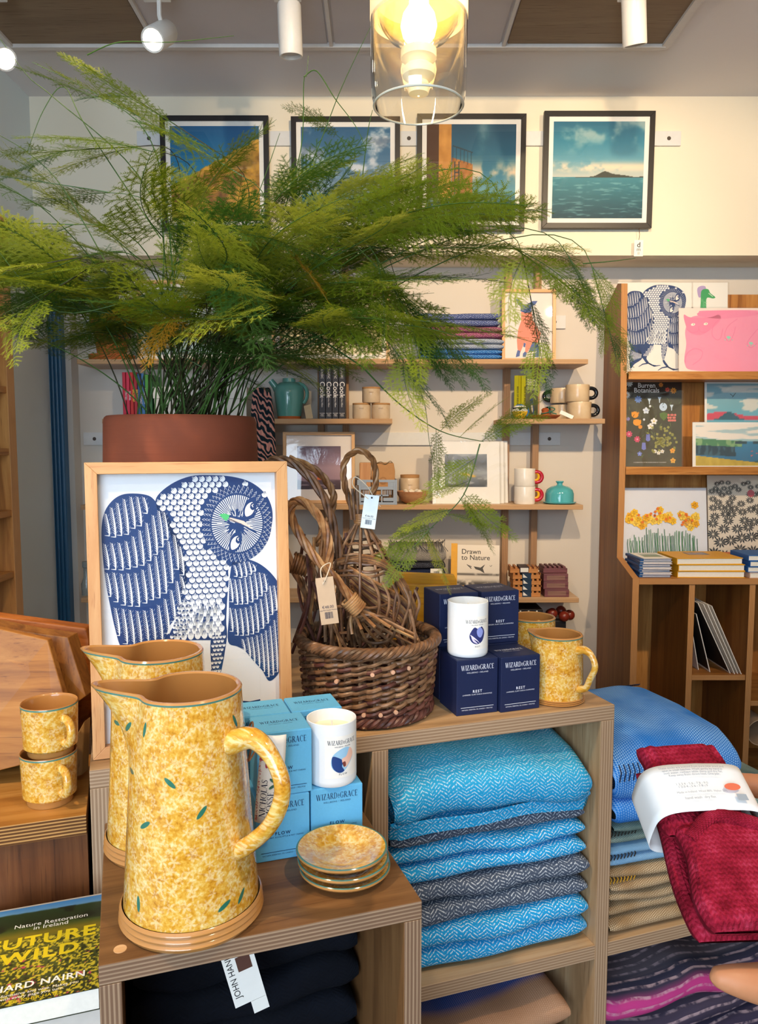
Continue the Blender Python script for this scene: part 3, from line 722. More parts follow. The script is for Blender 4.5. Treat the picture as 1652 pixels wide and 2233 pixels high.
# woven cloth ------------------------------------------------------
def weave(name, ca, cb, kind='herring', scale=1.0, ramp=None, axis=1, fleck=.5, rough=.9, bump=.5, warp=.25):
    k = NT(name); uv = k.co('UV'); q = k.sep(uv); u, v = q[0], q[1]
    n = k.noise(uv, 60*scale, 3); nb = k.noise(uv, 9, 2)
    if kind == 'herring':
        wz = .011/scale
        cell = k.math('FLOOR', k.math('DIVIDE', u, wz)); par = k.math('SUBTRACT', k.math('MULTIPLY', k.math('MODULO', k.math('ABSOLUTE', cell), 2.0), 2.0), 1.0)
        ph = k.math('ADD', k.math('MULTIPLY', v, 210*scale), k.math('MULTIPLY', par, k.math('MULTIPLY', u, 150*scale)))
        ph = k.math('ADD', ph, k.math('MULTIPLY', n, 1.5))
        t = k.math('ABSOLUTE', k.math('SUBTRACT', k.math('FRACT', ph), .5))
        f = k.math('MULTIPLY', k.step(t, .26, .40), k.step(k.noise(k.map(uv, (420*scale, 260*scale, 1)), 1.0, 2), .40, .58))
    elif kind == 'basket':
        a = k.math('FRACT', k.math('MULTIPLY', u, 330*scale)); b_ = k.math('FRACT', k.math('ADD', k.math('MULTIPLY', v, 330*scale), k.math('MULTIPLY', k.math('FLOOR', k.math('MULTIPLY', u, 330*scale)), .5)))
        e = k.math('ADD', k.math('ABSOLUTE', k.math('SUBTRACT', a, .5)), k.math('ABSOLUTE', k.math('SUBTRACT', b_, .5)))
        t = e; f = k.math('SUBTRACT', 1.0, k.step(e, .34, .62)); f = k.math('MULTIPLY', f, k.step(nb, .2, .7))
    else:                                                      # stripes along v with soft edges, see ramp
        t = k.math('FRACT', k.math('ADD', k.math('MULTIPLY', v, 52), k.math('MULTIPLY', nb, 1.2))); f = k.math('MULTIPLY', k.step(t, .62, .8), k.step(n, .35, .6))
    base = L4(ca)
    if ramp:
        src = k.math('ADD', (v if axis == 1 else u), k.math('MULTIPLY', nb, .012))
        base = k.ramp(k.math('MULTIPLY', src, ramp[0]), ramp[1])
    base = k.cmix(k.math('MULTIPLY', nb, warp), base, (.02, .03, .06, 1))
    c = k.cmix(k.math('MULTIPLY', f, fleck), base, cb)
    k.bump(k.math('ADD', t, n), bump, .0012)
    m = k.fin(c, rough, .12)
    return m
def spow(x, p): return math.copysign(abs(x)**p, x)
def folded(b, w, d, z0, hs, seed=1, amp=.004, nx=36, prof=26, jig=.008, mi=0, side_amp=None, px=None, droop=None):
    # a folded cloth: rounded layers lying on each other; returns top z
    rng = random.Random(seed); z = z0
    for li, h in enumerate(hs):
        ph = [rng.uniform(0, 6.28) for _ in range(6)]; oy = rng.uniform(-jig, jig); ox = rng.uniform(-jig, jig)*.6
        ww = w*(1+rng.uniform(-.02, .01)); dd = d*(1+rng.uniform(-.03, .01))
        vs = []; uv = []
        for i in range(nx+1):
            s = i/nx; e = min(s, 1-s)*nx
            sh = {0: .45, 1: .78, 2: .93}.get(int(e+1e-6), 1.0)
            x = -ww/2+ww*s
            zz = amp*(sin(s*7+ph[0])+.6*sin(s*15+ph[1]))*(.6+.4*li)
            fy_ = jig*.55*(sin(s*5+ph[2])+.5*sin(s*13+ph[3]))
            arc = 0; last = None
            for j in range(prof+1):
                a = -pi/2-2*pi*j/prof
                y = dd/2*spow(cos(a), .22); q = h/2*spow(sin(a), .75)
                yy = (y+fy_*(1 if y < 0 else .2))*(1-.02*(1-sh)); qq = q*sh
                zb = zz*(.25+.75*min(1, (z-z0)/.05+.2)) if q > 0 or li else zz*.15
                p = (x+ox, yy+oy, max(z0+.0004, z+h/2+qq+zb))
                if droop: p = droop(p)
                if last: arc += math.dist(last, p)
                last = p; vs.append(p); uv.append((x, arc+li*.37))
        n = prof+1
        fs = [(i*n+j, i*n+j+1, (i+1)*n+j+1, (i+1)*n+j) for i in range(nx) for j in range(prof)]
        b.add(vs, fs, mi if not isinstance(mi, (list, tuple)) else mi[li], uv)
        z += h*.93
    return z
def throw(name, label, loc, rz, w, d, hs, mat, cat='throw', group=None, **kw):
    b = MB(); z = folded(b, w, d, 0, hs, **kw)
    o = b.build(name, mat, None, smooth=True, loc=loc, rz=rz); shade(o, 75)
    return tag(o, label, cat, group), z
# four folded blankets on the top shelf
Yb = 3.40; z = ZA; gg = 'folded blankets on the top shelf'
for i, (ca, cb, lb_, h, x0, x1) in enumerate((('#2f6db5', '#9fc4ec', 'bright blue folded blanket at the bottom of the top-shelf stack', .042, 912, 1086),
        ('#8f9bb0', '#d5d9e2', 'pale grey-blue folded blanket, second from the bottom on the top shelf', .046, 916, 1090),
        ('#8a4a68', '#d79ab0', 'mauve pink folded blanket in the top-shelf stack', .050, 908, 1088),
        ('#4d5a8c', '#b6c0dc', 'indigo blue folded blanket on top of the top-shelf stack', .056, 905, 1082))):
    w = (x1-x0)*MP(Yb, z); o, hh = throw('folded_blanket', lb_, (SX((x0+x1)/2, Yb, z), Yb, z+.0005), 0, w, .2, [h*.52, h*.52], weave('twill_%d' % i, ca, cb, 'herring', .55, bump=.3, fleck=.7, warp=.1), 'blanket', gg, seed=i+3, amp=.0015, jig=.004)
    z += h
# framed hare print
def hare_art(M, t, w, h):
    A = Art(); S_ = lambda x, y: ((x-940-70)/235*w, (588-y)/430*h)
    # traced in the zoomed view: x 855..1165, y 125..585
    q = lambda pts: [((x-1010)/310*w, (585-y)/460*h) for x, y in pts]
    A.poly(q([(955, 240), (1032, 240), (1040, 300), (1070, 350), (1100, 400), (1085, 470), (1040, 480), (1000, 545), (985, 540), (990, 470), (975, 480), (950, 545), (930, 520), (925, 450), (935, 370), (955, 310)]), '#f28c74'); A.up()
    B = '#4a62a0'
    A.poly(q([(916, 145), (940, 150), (965, 175), (970, 200), (960, 215), (930, 180)]), B); A.poly(q([(1075, 160), (1060, 185), (1010, 215), (985, 215), (1005, 180), (1040, 160)]), B)
    A.poly(q([(955, 195), (1005, 180), (1032, 215), (1025, 245), (985, 250), (950, 235)]), B)
    for pts in ([(975, 470), (990, 475), (985, 505), (972, 500)], [(1040, 465), (1070, 470), (1095, 510), (1090, 575), (1045, 578), (1040, 555), (1075, 535), (1010, 540), (1025, 500)], [(930, 525), (950, 530), (945, 570), (918, 578), (920, 560)], [(985, 535), (998, 545), (990, 575), (968, 575), (970, 550)]):
        A.poly(q(pts), B)
    return A.build('print', t, M)
Yh = 3.39; x0, x1 = SX(1095, Yh, ZA+.15), SX(1213, Yh, ZA+.15); hh = P(1150, 628, Yh).z-ZA; w = x1-x0
M = stand(lean=R(4)); t = framed('framed_print', 'light-wood framed print of a coral and blue hare on the top shelf', ((x0+x1)/2, Yh, ZA+.001), w, hh, .014, .018, (PINEX, PINEZ), M, None, 0, .010, mount='#ece4df')
hare_art(M @ Matrix.Translation((0, .016, -.0108)), t, w-.05, hh-.045)
# pale framed print and framed print with a lit yellow glow painted in, half hidden by the fern
Yh = 3.42
def art_pale(u, v): n = vnoise(u, v, 4, 5, 61, 4); return mix3(lerp3([(0, '#9fb5b5'), (1, '#d3dedf')], v), hx('#4f7d86'), sst(n, .6, .7)*.6)
def art_lit_glow(u, v): n = vnoise(u, v, 6, 3, 71, 4); return mix3(lerp3([(0, '#f2e6c2'), (.45, '#f6e3a4'), (1, '#f7edd2')], v), hx('#e0a53c'), sst(n, .55, .7)*.7*np.exp(-((v-.4)/.2)**2))  # yellowish glow of light on the frame, put into the print's colours
framed('framed_print', 'oak framed pale blue print behind the fern stems on the top shelf', (SX(395, Yh, ZA+.2), Yh, ZA+.001), .40, .36, .015, .02, (PINEX, PINEZ), stand(lean=R(4)), art_pale, .02, .008)
framed('framed_print', 'oak framed cream print with a painted yellow glow of light, right of the fern stems on the top shelf', (SX(720, Yh, ZA+.15), Yh, ZA+.001), .52, .31, .015, .02, (PINEX, PINEZ), stand(lean=R(4)), art_lit_glow, .02, .008)
# terracotta pot with a spiky plant
Yq = 3.40; c = SX(243, Yq, ZA+.1); s = MP(Yq, ZA+.1)
t = thing('potted_aloe', 'spiky green aloe in a terracotta pot with saucer on the top shelf', 'potted plant', (c, Yq, ZA))
MB().lathe([(0, .001), (.092, .001), (.096, .012), (.098, .027), (.09, .027), (.085, .012), (0, .011)], 36).build('saucer', TERRA, t, smooth=True)
MB().lathe([(0, .012), (.058, .012), (.078, .15), (.079, .152), (.088, .153), (.09, .19), (.082, .19), (.076, .165), (0, .165)], 36).build('pot', TERRA, t, smooth=True)
GRN = plain('#4c7a2c', .5, .4, .15, 20)
for k in range(22):
    a = k*2.4; ln = .09+.06*random.random(); el = .5+.9*random.random()
    d_ = Vector((cos(a)*cos(el), sin(a)*cos(el)*.6, sin(el))); p0 = Vector((cos(a)*.02, sin(a)*.02, .16))
    MB().tube([p0, p0+d_*ln*.5+Vector((0, 0, .01)), p0+d_*ln*.85, p0+d_*ln], lambda q: .010*(1-q)**.7+.0006, 6).build('leaf', GRN, t, smooth=True)
# ---------------------------------------------------------------- books
PAPER = plain('#ece6da', .8, .15, .03, 200)
def book(name, label, loc, rz, w, d, h, cover, spine=None, upright=False, cat='book', group=None, cover_t=.002, hard=True, pages=PAPER):
    # flat book: w along x (spine at -x), d along y, h thick
    t = thing(name, label, cat, loc, rz, group)
    ins = .003 if hard else .0005
    MB().box(-w/2+.002, w/2-ins, -d/2+ins, d/2-ins, cover_t, h-cover_t).build('pages', pages, t)
    b = MB().box(-w/2, w/2, -d/2, d/2, 0, cover_t).box(-w/2, w/2, -d/2, d/2, h-cover_t, h).box(-w/2, -w/2+cover_t, -d/2, d/2, cover_t, h-cover_t)
    b.build('cover', cover, t, bevel=.0006); return t
def spine_book(label, x, Y, z, wd, hh, dp, color, words, wcol='#f2e9d8', group=None, size=.014, rz=0, top=None):
    # a book standing with its spine to the viewer
    t = thing('book', label, 'book', (x, Y, z), rz, group); m = plain(color, .45, .4, .04)
    b = MB().box(-wd/2, wd/2, 0, .0018, 0, hh).box(-wd/2, -wd/2+.0018, 0, dp, 0, hh).box(wd/2-.0018, wd/2, 0, dp, 0, hh)
    b.build('cover', m, t, bevel=.0006)
    MB().box(-wd/2+.0018, wd/2-.0018, .0018, dp-.003, .003, hh-.003).build('pages', PAPER, t)
    if words: text('spine_lettering', words, size, plain(wcol, .5), t, Matrix.Translation((size*.35, -.0006, hh*.5)) @ Matrix.Rotation(pi/2, 4, 'X') @ Matrix.Rotation(-pi/2, 4, 'Z'), bold=.01)
    return t
Yq = 3.34
names = [('#c2263f', 'TINTED', 'crimson'), ('#d0304e', 'FADING', 'rose red'), ('#c22a26', 'BALSAMAP', 'scarlet'), ('#a81f2c', 'BALSAMAP', 'dark red'), ('#274f86', 'LAND COAST', 'navy blue'), ('#3a6da3', 'LAND COAST', 'mid blue'), ('#4f9a3c', 'TREES', 'leaf green'), ('#2e6a2f', '', 'dark green')]
for i, (c_, w_, n_) in enumerate(names):
    x = SX(267+i*8.2+4, Yq, ZB+.1)
    spine_book(n_+' paperback spine in the row of bright books behind the planter', x, Yq, ZB+.0005, .0148, (.2, .2, .2, .2, .195, .195, .19, .19)[i], .13, c_, w_, '#f2d24a' if 'BALS' in w_ else '#f2e4e4', 'bright paperbacks on the left middle shelf', .011)
# white storage boxes
for i, (x0, x1) in enumerate(((348, 444), (452, 546))):
    t = thing('storage_box', ('white lidded box beside the bright paperbacks', 'white lidded box beside the hanging dark scarf')[i], 'box', (SX((x0+x1)/2, 3.4, ZB+.1), 3.4, ZB+.0005))
    w = (x1-x0)*MP(3.4)
    rbox(MB(), w*.97, .19, .085).build('body', plain('#e3ded5', .6, .3, .02), t, bevel=.002); rbox(MB(), w, .2, .05, .0855).build('lid', plain('#e8e4db', .6, .3, .02), t, bevel=.002)
# hanging scarf
k = NT('dark_floral_scarf'); co = k.co(); nz = k.n('TexWave', wave_type='BANDS', bands_direction='DIAGONAL'); k.l(k.map(co, (9, 9, 9)), nz.inputs[0]); nz.inputs['Scale'].default_value = 2.2; nz.inputs['Distortion'].default_value = 9; nz.inputs['Detail'].default_value = 1.5
SC = k.fin(k.ramp(nz.outputs['Fac'], [(.0, '#1c2a33'), (.62, '#22333c'), (.68, '#c98a80'), (.85, '#d79a8c')]), .85, .15)
xa, xb = SX(547, 3.27, 1.45), SX(598, 3.27, 1.45); z0, z1 = .9, P(570, 845, 3.27).z
b = MB(); vs = []; n = 30; mz = 24
for j in range(mz+1):
    for i in range(n+1):
        s_ = i/n; tz = j/mz; g = .45+.55*tz**.6 if True else 1
        xx = (xa+xb)/2+(s_-.5)*(xb-xa)*(1.15-.45*(1-tz)**0 * (tz**6)); yy = 3.275+.012*sin(s_*19+1.5*sin(tz*3))*(1-.5*tz)
        vs.append((xx, yy, z0+(z1-z0)*tz))
b.add(vs, [(j*(n+1)+i, j*(n+1)+i+1, (j+1)*(n+1)+i+1, (j+1)*(n+1)+i) for j in range(mz) for i in range(n)])
o = b.build('hanging_scarf', SC, None, smooth=True); sol = o.modifiers.new('thick', 'SOLIDIFY'); sol.thickness = .003
tag(o, 'dark scarf with pink leaf pattern hanging behind the planter', 'scarf')
# ---------------------------------------------------------------- pottery on the shelves
def glaze(name, ca, cb, rough=.12, scale=14, stretch=(1, 1, .25)):
    k = NT(name); co = k.co(); f = k.noise(k.map(co, stretch), scale, 4); return k.fin(k.cmix(f, ca, cb), rough, .5, 0, .4)
TEAL = glaze('teal_glaze', '#3f7f78', '#6fada3')
Yq = 3.39; t = thing('teal_jug', 'teal glazed stoneware jug with short angled spout on the middle shelf', 'jug', (SX(630, Yq, ZB+.1), Yq, ZB))
MB().lathe([(0, .0005), (.05, .0005), (.052, .014)], 32).build('foot', TERRA, t, smooth=True)
MB().lathe([(.052, .013), (.058, .05), (.066, .11), (.063, .14), (.045, .158), (.03, .162), (.028, .178), (.024, .178), (.024, .16)], 36).build('body', TEAL, t, smooth=True)
MB().tube([(-.045, -.01, .115), (-.06, -.012, .145), (-.078, -.014, .168)], lambda q: .017-.004*q, 12).build('spout', TEAL, t, smooth=True)
MB().tube(bez((.03, 0, .155), (.08, 0, .165), (.095, 0, .10), (.062, 0, .07), 12), .008, 8).build('handle', TEAL, t, smooth=True)
g = thing('price_tag', 'small cream card leaning against the teal jug', 'tag', (SX(675, 3.33, ZB), 3.33, ZB+.001), R(-25)); MB().box(-.017, .017, -.0006, .0006, 0, .06, M=Matrix.Rotation(R(-12), 4, 'Y')).build('card', plain('#cfb893', .7), g)
Yq = 3.325
for i in range(4):
    x = SX(702+i*14.4, Yq, ZB+.1); t = spine_book('black cookery book with white spine lettering, number %s from the left of four' % ('first', 'second', 'third', 'last')[i], x, Yq, ZB+.0005, .0275, .232, .125, '#1d1b26', '', '#e8e2e0', 'row of four black cookery books')
    t['label'] = ('leftmost of four black cookery books with white spine lettering', 'second from left of four black cookery books', 'third from left of four black cookery books', 'rightmost of four black cookery books, by the stacked jars')[i]
    RM = lambda zc, dx=0: Matrix.Translation((dx, -.0006, zc)) @ Matrix.Rotation(pi/2, 4, 'X') @ Matrix.Rotation(-pi/2, 4, 'Z')
    LM = plain('#e8e2e0', .5)
    text('spine_lettering', 'Cook', .030, LM, t, RM(.125, -.0085), bold=.012); text('spine_lettering', 'Darina Allen', .010, LM, t, RM(.075, -.003)); text('spine_lettering', 'CLASSIC', .013, LM, t, RM(.195, -.004))
    text('spine_lettering', 'THE NEW\nIRISH\nTABLE', .0055, LM, t, stand(0, -.0006, .022))
SPECK = glaze('speckled_cream', '#b99d7c', '#dfcbb0', .5, 30, (1, 1, 1)); CORK = plain('#b3875a', .8, .2, .1, 90)
def jar(x, Y, z, label, r=.039, h=.075):
    t = thing('stoneware_jar', label, 'jar', (x, Y, z), 0, 'speckled jars on the shelves')
    MB().lathe([(0, .0004), (r*.94, .0004), (r, .006), (r, h*.78), (r*.96, h*.8), (r*.9, h*.8), (r*.9, h*.5), (0, h*.5)], 32).build('body', SPECK, t, smooth=True)
    MB().lathe([(0, h*.72), (r*.88, h*.72), (r*.88, h*.8), (r*1.0, h*.805), (r*1.0, h*.9), (0, h*.9)], 28).build('lid', CORK, t, smooth=True)
    text('stamp', 'ooo', .012, plain('#8a7058'), t, fn=lambda p: Vector(((r+.0003)*sin(p.x/r), -(r+.0003)*cos(p.x/r), h*.55+p.y)))
jz = ZB+.0003; jar(SX(788, 3.34, jz), 3.34, jz, 'speckled stoneware jar on the middle shelf, left of two under a third'); jar(SX(830, 3.34, jz), 3.34, jz, 'speckled stoneware jar at the right end of the middle shelf', .040); jar(SX(809, 3.34, jz+.07), 3.34, jz+.0685, 'speckled stoneware jar standing on two others')
# Birds of Ireland books
Yq = 3.36; za = ZB+.0005; bx = SX(1131, Yq, ZB+.1)
OLIVE = plain('#a8a51e', .45, .4, .04)
for i in range(2):
    xx = SX(1125+i*15.5, Yq, ZB+.1)
    t = spine_book(('yellow-green bird guide spine, left of two, beside the upright post', 'yellow-green bird guide with dark cover turned to the viewer')[i], xx, Yq, za, .021, .188, .12, '#b3ae1f', 'BIRDS OF IRELAND', '#2a2a20', 'two bird guides', .011, rz=R(-38))
    if i == 1:
        # its front cover faces right-front
        Mx = Matrix.Translation((.0109, 0, 0)) @ Matrix.Rotation(pi/2, 4, 'Z') @ Matrix.Rotation(pi/2, 4, 'X')
        def cov(u, v): n = vnoise(u, v, 5, 6, 9, 4); return mix3(lerp3([(0, '#3b4a38'), (.5, '#57604a'), (1, '#3c4238')], v), hx('#7b8468'), sst(n, .5, .8)*.5)
        painted('cover_picture', .118, .186, cov, 20, 30, t, Mx @ Matrix.Translation((.06, .001, .0)), PRINT_GLOSS)
        A = Art(); A.up(); Bq = '#2c4f8c'
        A.poly([(.045, .075), (.06, .085), (.072, .075), (.085, .03), (.092, .005), (.08, .01), (.066, .03), (.05, .05)], Bq); A.ell(.057, .082, .012, .010, Bq); A.up(); A.ell(.062, .05, .008, .02, '#c9c3b0', .3); A.line([(.046, .083), (.036, .081)], .003, '#222222')
        A.build('cover_bird', t, Mx @ Matrix.Translation((0, 0, .0003)), PRINT_GLOSS)
        text('cover_lettering', 'BIRDS', .038, WHITEP, t, Mx @ Matrix.Translation((.06, .148, .0006)), xs=.95, bold=.01); text('cover_lettering', 'OF IRELAND', .019, WHITEP, t, Mx @ Matrix.Translation((.06, .128, .0006)), xs=.95)
# blue tit ornament
t = thing('bird_ornament', 'small round blue tit ornament with yellow belly on the right shelf', 'ornament', (SX(1133, 3.315, ZB+.03), 3.315, ZB))
b = MB(); r = .033
def tit(q, a, f):
    q = q.copy(); q.y *= .95; return q
pr_ = [(r*math.sin(pi*i/18)+1e-5, r*.95-r*.95*cos(pi*i/18)+.0004) for i in range(19)]
b.lathe(pr_, 28, mfun=lambda i: 0 if i < 9 else (1 if i < 14 else 2)); b.build('body', [plain('#e6b52c', .6), plain('#e8e4da', .6), plain('#2f6fae', .6)], t, smooth=True)
MB().tube([(-.031, -.012, .044), (0, -.034, .046), (.031, -.012, .044)], .0035, 6).build('eye_stripe', BLACK, t, smooth=True)
MB().lathe([(.006, 0), (.003, .006), (0, .011)], 10, M=Matrix.Translation((-.004, -.031, .04)) @ Matrix.Rotation(pi/2, 4, 'X')).build('beak', BLACK, t, smooth=True)
MB().tube([(.028, 0, .045), (.036, .004, .03), (.03, .008, .012)], lambda q: .010-.006*q, 8).build('wing', plain('#2f6fae', .6), t, smooth=True)
# small terracotta dish with knob lid
t = thing('terracotta_dish', 'small terracotta dish holding a tied knob on the right shelf', 'dish', (SX(1188, 3.33, ZB), 3.33, ZB)); BRT = plain('#a5532c', .5, .4, .06)
MB().lathe([(0, .0005), (.045, .0005), (.062, .012), (.064, .016), (.058, .016), (.042, .007), (0, .007)], 36).build('saucer', BRT, t, smooth=True)
MB().lathe([(0, .008), (.016, .008), (.02, .018), (.014, .03), (.017, .04), (.01, .047), (0, .048)], 22).build('knob', BRT, t, smooth=True)
MB().tube(crom([(-.02, -.012, .022), (.0, -.022, .026), (.03, -.012, .034), (.04, 0, .045), (.015, .005, .05), (.02, -.015, .03), (.045, -.02, .02)], 5), .0022, 5).build('ribbon', plain('#2f6a58', .6), t, smooth=True)
g = thing('price_tag', 'white card tag lying against the terracotta dish', 'tag', (SX(1233, 3.30, ZB), 3.30, ZB+.0006)); MB().box(-.03, .03, -.0007, .0007, 0, .016, M=Matrix.Translation((0, 0, .0095)) @ Matrix.Rotation(R(24), 4, 'Y')).build('card', WHITEP, g)
def mug(label, x, Y, z, r, h, body, hm, rz=0.0, group=None, inner=None, hr=.0075, hlen=.034):
    t = thing('mug', label, 'mug', (x, Y, z), rz, group)
    MB().lathe([(0, .0004), (r*.95, .0004), (r, .005), (r*.985, h*.5), (r, h-.003), (r*.985, h), (r*.93, h), (r*.91, h-.004), (r*.91, .006), (0, .005)], 36).build('body', body, t, smooth=True)
    MB().tube(bez((r*.92, 0, h*.80), (r+hlen*1.25, 0, h*.92), (r+hlen*1.25, 0, h*.12), (r*.92, 0, h*.24), 16), hr, 10).build('handle', hm, t, smooth=True)
    return t
MUGC = glaze('sand_glaze', '#c6a67e', '#e2cba8', .3, 25, (1, 1, 1)); BLKG = plain('#10141a', .12, .6, .03)
for i in range(2):
    z = ZB+i*.0735
    mug(('sand-coloured mug with black handle, lower of the front stack on the right shelf', 'sand-coloured mug with black handle, upper of the front stack on the right shelf')[i], SX(1262-4*i, 3.35, z), 3.35, z+.0003, .051, .073, MUGC, BLKG, 0, 'sand mugs with black handles', hr=.0085)
    mug(('sand-coloured mug, lower of the half-hidden stack behind', 'sand-coloured mug, upper of the half-hidden stack behind')[i], SX(1224, 3.462, z), 3.462, z+.0003, .051, .066, MUGC, BLKG, R(150), 'sand mugs with black handles', hr=.0085)
# ---- shelf C
Yq = 3.36
def art_dusk(u, v):
    c = lerp3([(0, '#3a2f3c'), (.2, '#5d4a58'), (.24, '#a88a98'), (.5, '#b89aa8'), (.8, '#8a7182'), (1, '#6c5a6c')], v); n = vnoise(u, v, 6, 30, 81, 4)
    c = mix3(c, hx('#c9b0b8'), sst(n, .55, .75)*(v < .22)*.6); s_ = np.hypot(u-.55, (v-.25)*1.0)
    return mix3(c, hx('#e8743a'), ((s_ < .09) & (v > .225)).astype(float))
x0, x1 = SX(616, Yq, ZCs+.15), SX(773, Yq, ZCs+.15); hh = P(690, 942, Yq).z-ZCs
framed('framed_photograph', 'light oak framed photograph of an orange sun over a dusky sea', ((x0+x1)/2, Yq, ZCs+.001), x1-x0, hh, .014, .02, (PINEX, PINEZ), stand(lean=R(3)), art_dusk, .048, .010, mount='#efe6e2')
KRAFT = plain('#b98a5e', .75, .2, .08, 30)
t = thing('paper_bag', 'brown paper bag tied at the top, standing in the grey crate', 'bag', (SX(835, 3.38, ZCs), 3.38, ZCs+.012))
MB().prism([(-.05, 0), (.05, 0), (.052, .13), (.046, .168), (-.046, .168), (-.052, .13)], -.03, .02, M=stand()).build('body', KRAFT, t, bevel=.006)
MB().tube(crom([(-.03, -.022, .165), (-.01, -.03, .172), (.01, -.026, .163), (.03, -.028, .175), (.04, -.02, .168)], 5), .0016, 5).build('twine', plain('#7d6a4a'), t)
A = Art(); 
for k_ in range(2): A.ell(0, .09, .016-.006*k_, .016-.006*k_, ('#a2744a', '#b98a5e')[k_]); A.up()
A.build('stamp', t, stand(0, -.0225, 0))
t = thing('wooden_box', 'pale wooden box beside the paper bag in the grey crate', 'box', (SX(796, 3.385, ZCs), 3.385, ZCs+.012)); rbox(MB(), .05, .06, .168).build('body', wood('box_wood', ('#a8714a', '#bf895c', '#cf9d70'), 'z'), t, bevel=.004)
# grey folding crate
t = thing('folding_crate', 'grey plastic folding crate with slotted sides on the shelf', 'crate', (SX(822, 3.36, ZCs), 3.36, ZCs+.0003)); GC = plain('#9aa8bd', .45, .4, .02)
cw, cd, ch = 84*MP(3.3), .13, .108
for sy in (-1, 1):
    b = MB(); y = sy*cd/2
    def bar(x0, x1, z0, z1): b.box(x0*cw, x1*cw, y-.003, y+.003, z0*ch, z1*ch)
    for a_ in ((-.5, .5, 0, .1), (-.5, .5, .9, 1.0), (-.5, -.42, .1, .9), (.42, .5, .1, .9), (-.42, .42, .60, .72), (-.14, -.10, .1, .60), (.10, .14, .1, .60), (-.42, -.16, .14, .28), (.16, .42, .14, .28), (-.3, .3, .34, .40), (-.42, -.28, .72, .9), (.28, .42, .72, .9)): bar(*a_)
    for k_ in range(5):
        for sx in (-1, 1): bar(sx*(.18+.045*k_)-.012, sx*(.18+.045*k_)+.012, .40, .58)
    b.build('long_side', GC, t, bevel=.0008)
for sx in (-1, 1):
    b = MB(); x = sx*cw/2
    for a_ in ((0, .12), (.35, .45), (.85, 1.0)): b.box(x-.003, x+.003, -cd/2, cd/2, a_[0]*ch, a_[1]*ch)
    for k_ in range(5): b.box(x-.003, x+.003, -cd/2+cd*k_/4-.005, -cd/2+cd*k_/4+.005, 0, ch)
    b.build('short_side', GC, t)
rbox(MB(), cw-.004, cd-.004, .006).build('floor_plate', GC, t)
jar(SX(893, 3.468, ZCs), 3.468, ZCs+.0003, 'speckled stoneware jar behind the wooden bowl', .043, .152*.9)
t = thing('wooden_bowl', 'turned wooden bowl holding pale shells on the shelf', 'bowl', (SX(899, 3.352, ZCs), 3.352, ZCs))
MB().lathe([(0, .0005), (.025, .0005), (.05, .015), (.066, .04), (.069, .056), (.066, .056), (.06, .04), (.045, .02), (0, .012)], 36).build('bowl', wood('bowl_wood', ('#8f5a38', '#ad7650', '#c08e66'), 'x'), t, smooth=True)
g_ = random.Random(5)
for i in range(9):
    a = i*2.4; rr_ = .012+.03*g_.random(); o = thing('shell', 'pale shell lying in the turned wooden bowl', 'shell', t.location+Vector((cos(a)*rr_, sin(a)*rr_, .046+.008*g_.random())), a, 'shells in the wooden bowl')
    MB().lathe([(0, -.006), (.009, -.004), (.013, .001), (.008, .008), (0, .010)], 10, M=Matrix.Rotation(g_.uniform(-.8, .8), 4, 'X')).build('half', plain('#e6dccb', .5), o, smooth=True)
# mounted prints in sleeves
def art_moor(u, v):
    n = vnoise(u, v, 5, 8, 91, 5); c = mix3(lerp3([(0, '#3f4550'), (.2, '#6a7078'), (.42, '#9aa0a6'), (.7, '#5f6874'), (1, '#8b94a0')], v), hx('#d9dde0'), sst(n, .52, .75)*.5)
    return mix3(c, hx('#e3b43a'), np.clip(np.exp(-((v-(.42-.28*(u-.35)))/.035)**2)*((u > .36) & (u < .74))*sst(vnoise(u, v, 18, 18, 5), .3, .5), 0, 1))
for i in range(3):
    Yq = 3.34+.028*i; x0, x1 = SX(943+8*i, Yq, ZCs+.1), SX(1090+9*i, Yq, ZCs+.1); hh = P(1000, 962, 3.34).z-ZCs+.0015*i
    t = thing('mounted_print', ('white mounted print of a grey moor with a yellow streak, frontmost of its stack', 'white mounted print in a clear sleeve, middle of its stack', 'white mounted print in a clear sleeve, rearmost of its stack')[i], 'print', ((x0+x1)/2, Yq, ZCs+.001), 0, 'mounted prints leaning in a stack')
    w = x1-x0; M = stand(lean=R(9))
    MB().box(-w/2, w/2, 0, hh, -.003, 0, M=M).build('mount', plain('#f3f1ee', .7, .2, .01), t)
    if i == 0: painted('print', w*.63, hh*.53, art_moor, 60, 50, t, M @ Matrix.Translation((0, hh*.27, .0004)))
    MB().box(-w/2-.006, w/2+.008, -.0005, hh+.004, .0012, .0016, M=M).build('sleeve', CELLO, t)
SPW = glaze('white_speckle', '#e6ddd2', '#f3eee6', .3, 40, (1, 1, 1)); REDG = plain('#b3162c', .12, .6, .03); YELG = plain('#e2ad22', .15, .6, .03)
for i in range(2):
    z = ZCs+i*.0775; t = mug(('white speckled mug with red and yellow handle, lower of two', 'white speckled mug with red and yellow handle, upper of two')[i], SX(1143, 3.35, z), 3.35, z+.0003, .0455, .077, SPW, REDG, R(-8), 'white mugs with red handles', hr=.0085, hlen=.032)
    MB().tube(bez((.043, -.001, .058), (.066, -.001, .064), (.066, -.001, .022), (.043, -.001, .026), 12), .0055, 8).build('handle_inlay', YELG, t, smooth=True)
TQ = glaze('turquoise_glaze', '#3b9aa5', '#63bcc2', .1, 20)
t = thing('butter_dome', 'turquoise glazed domed butter dish at the right end of the shelf', 'dish', (SX(1219, 3.36, ZCs), 3.36, ZCs))
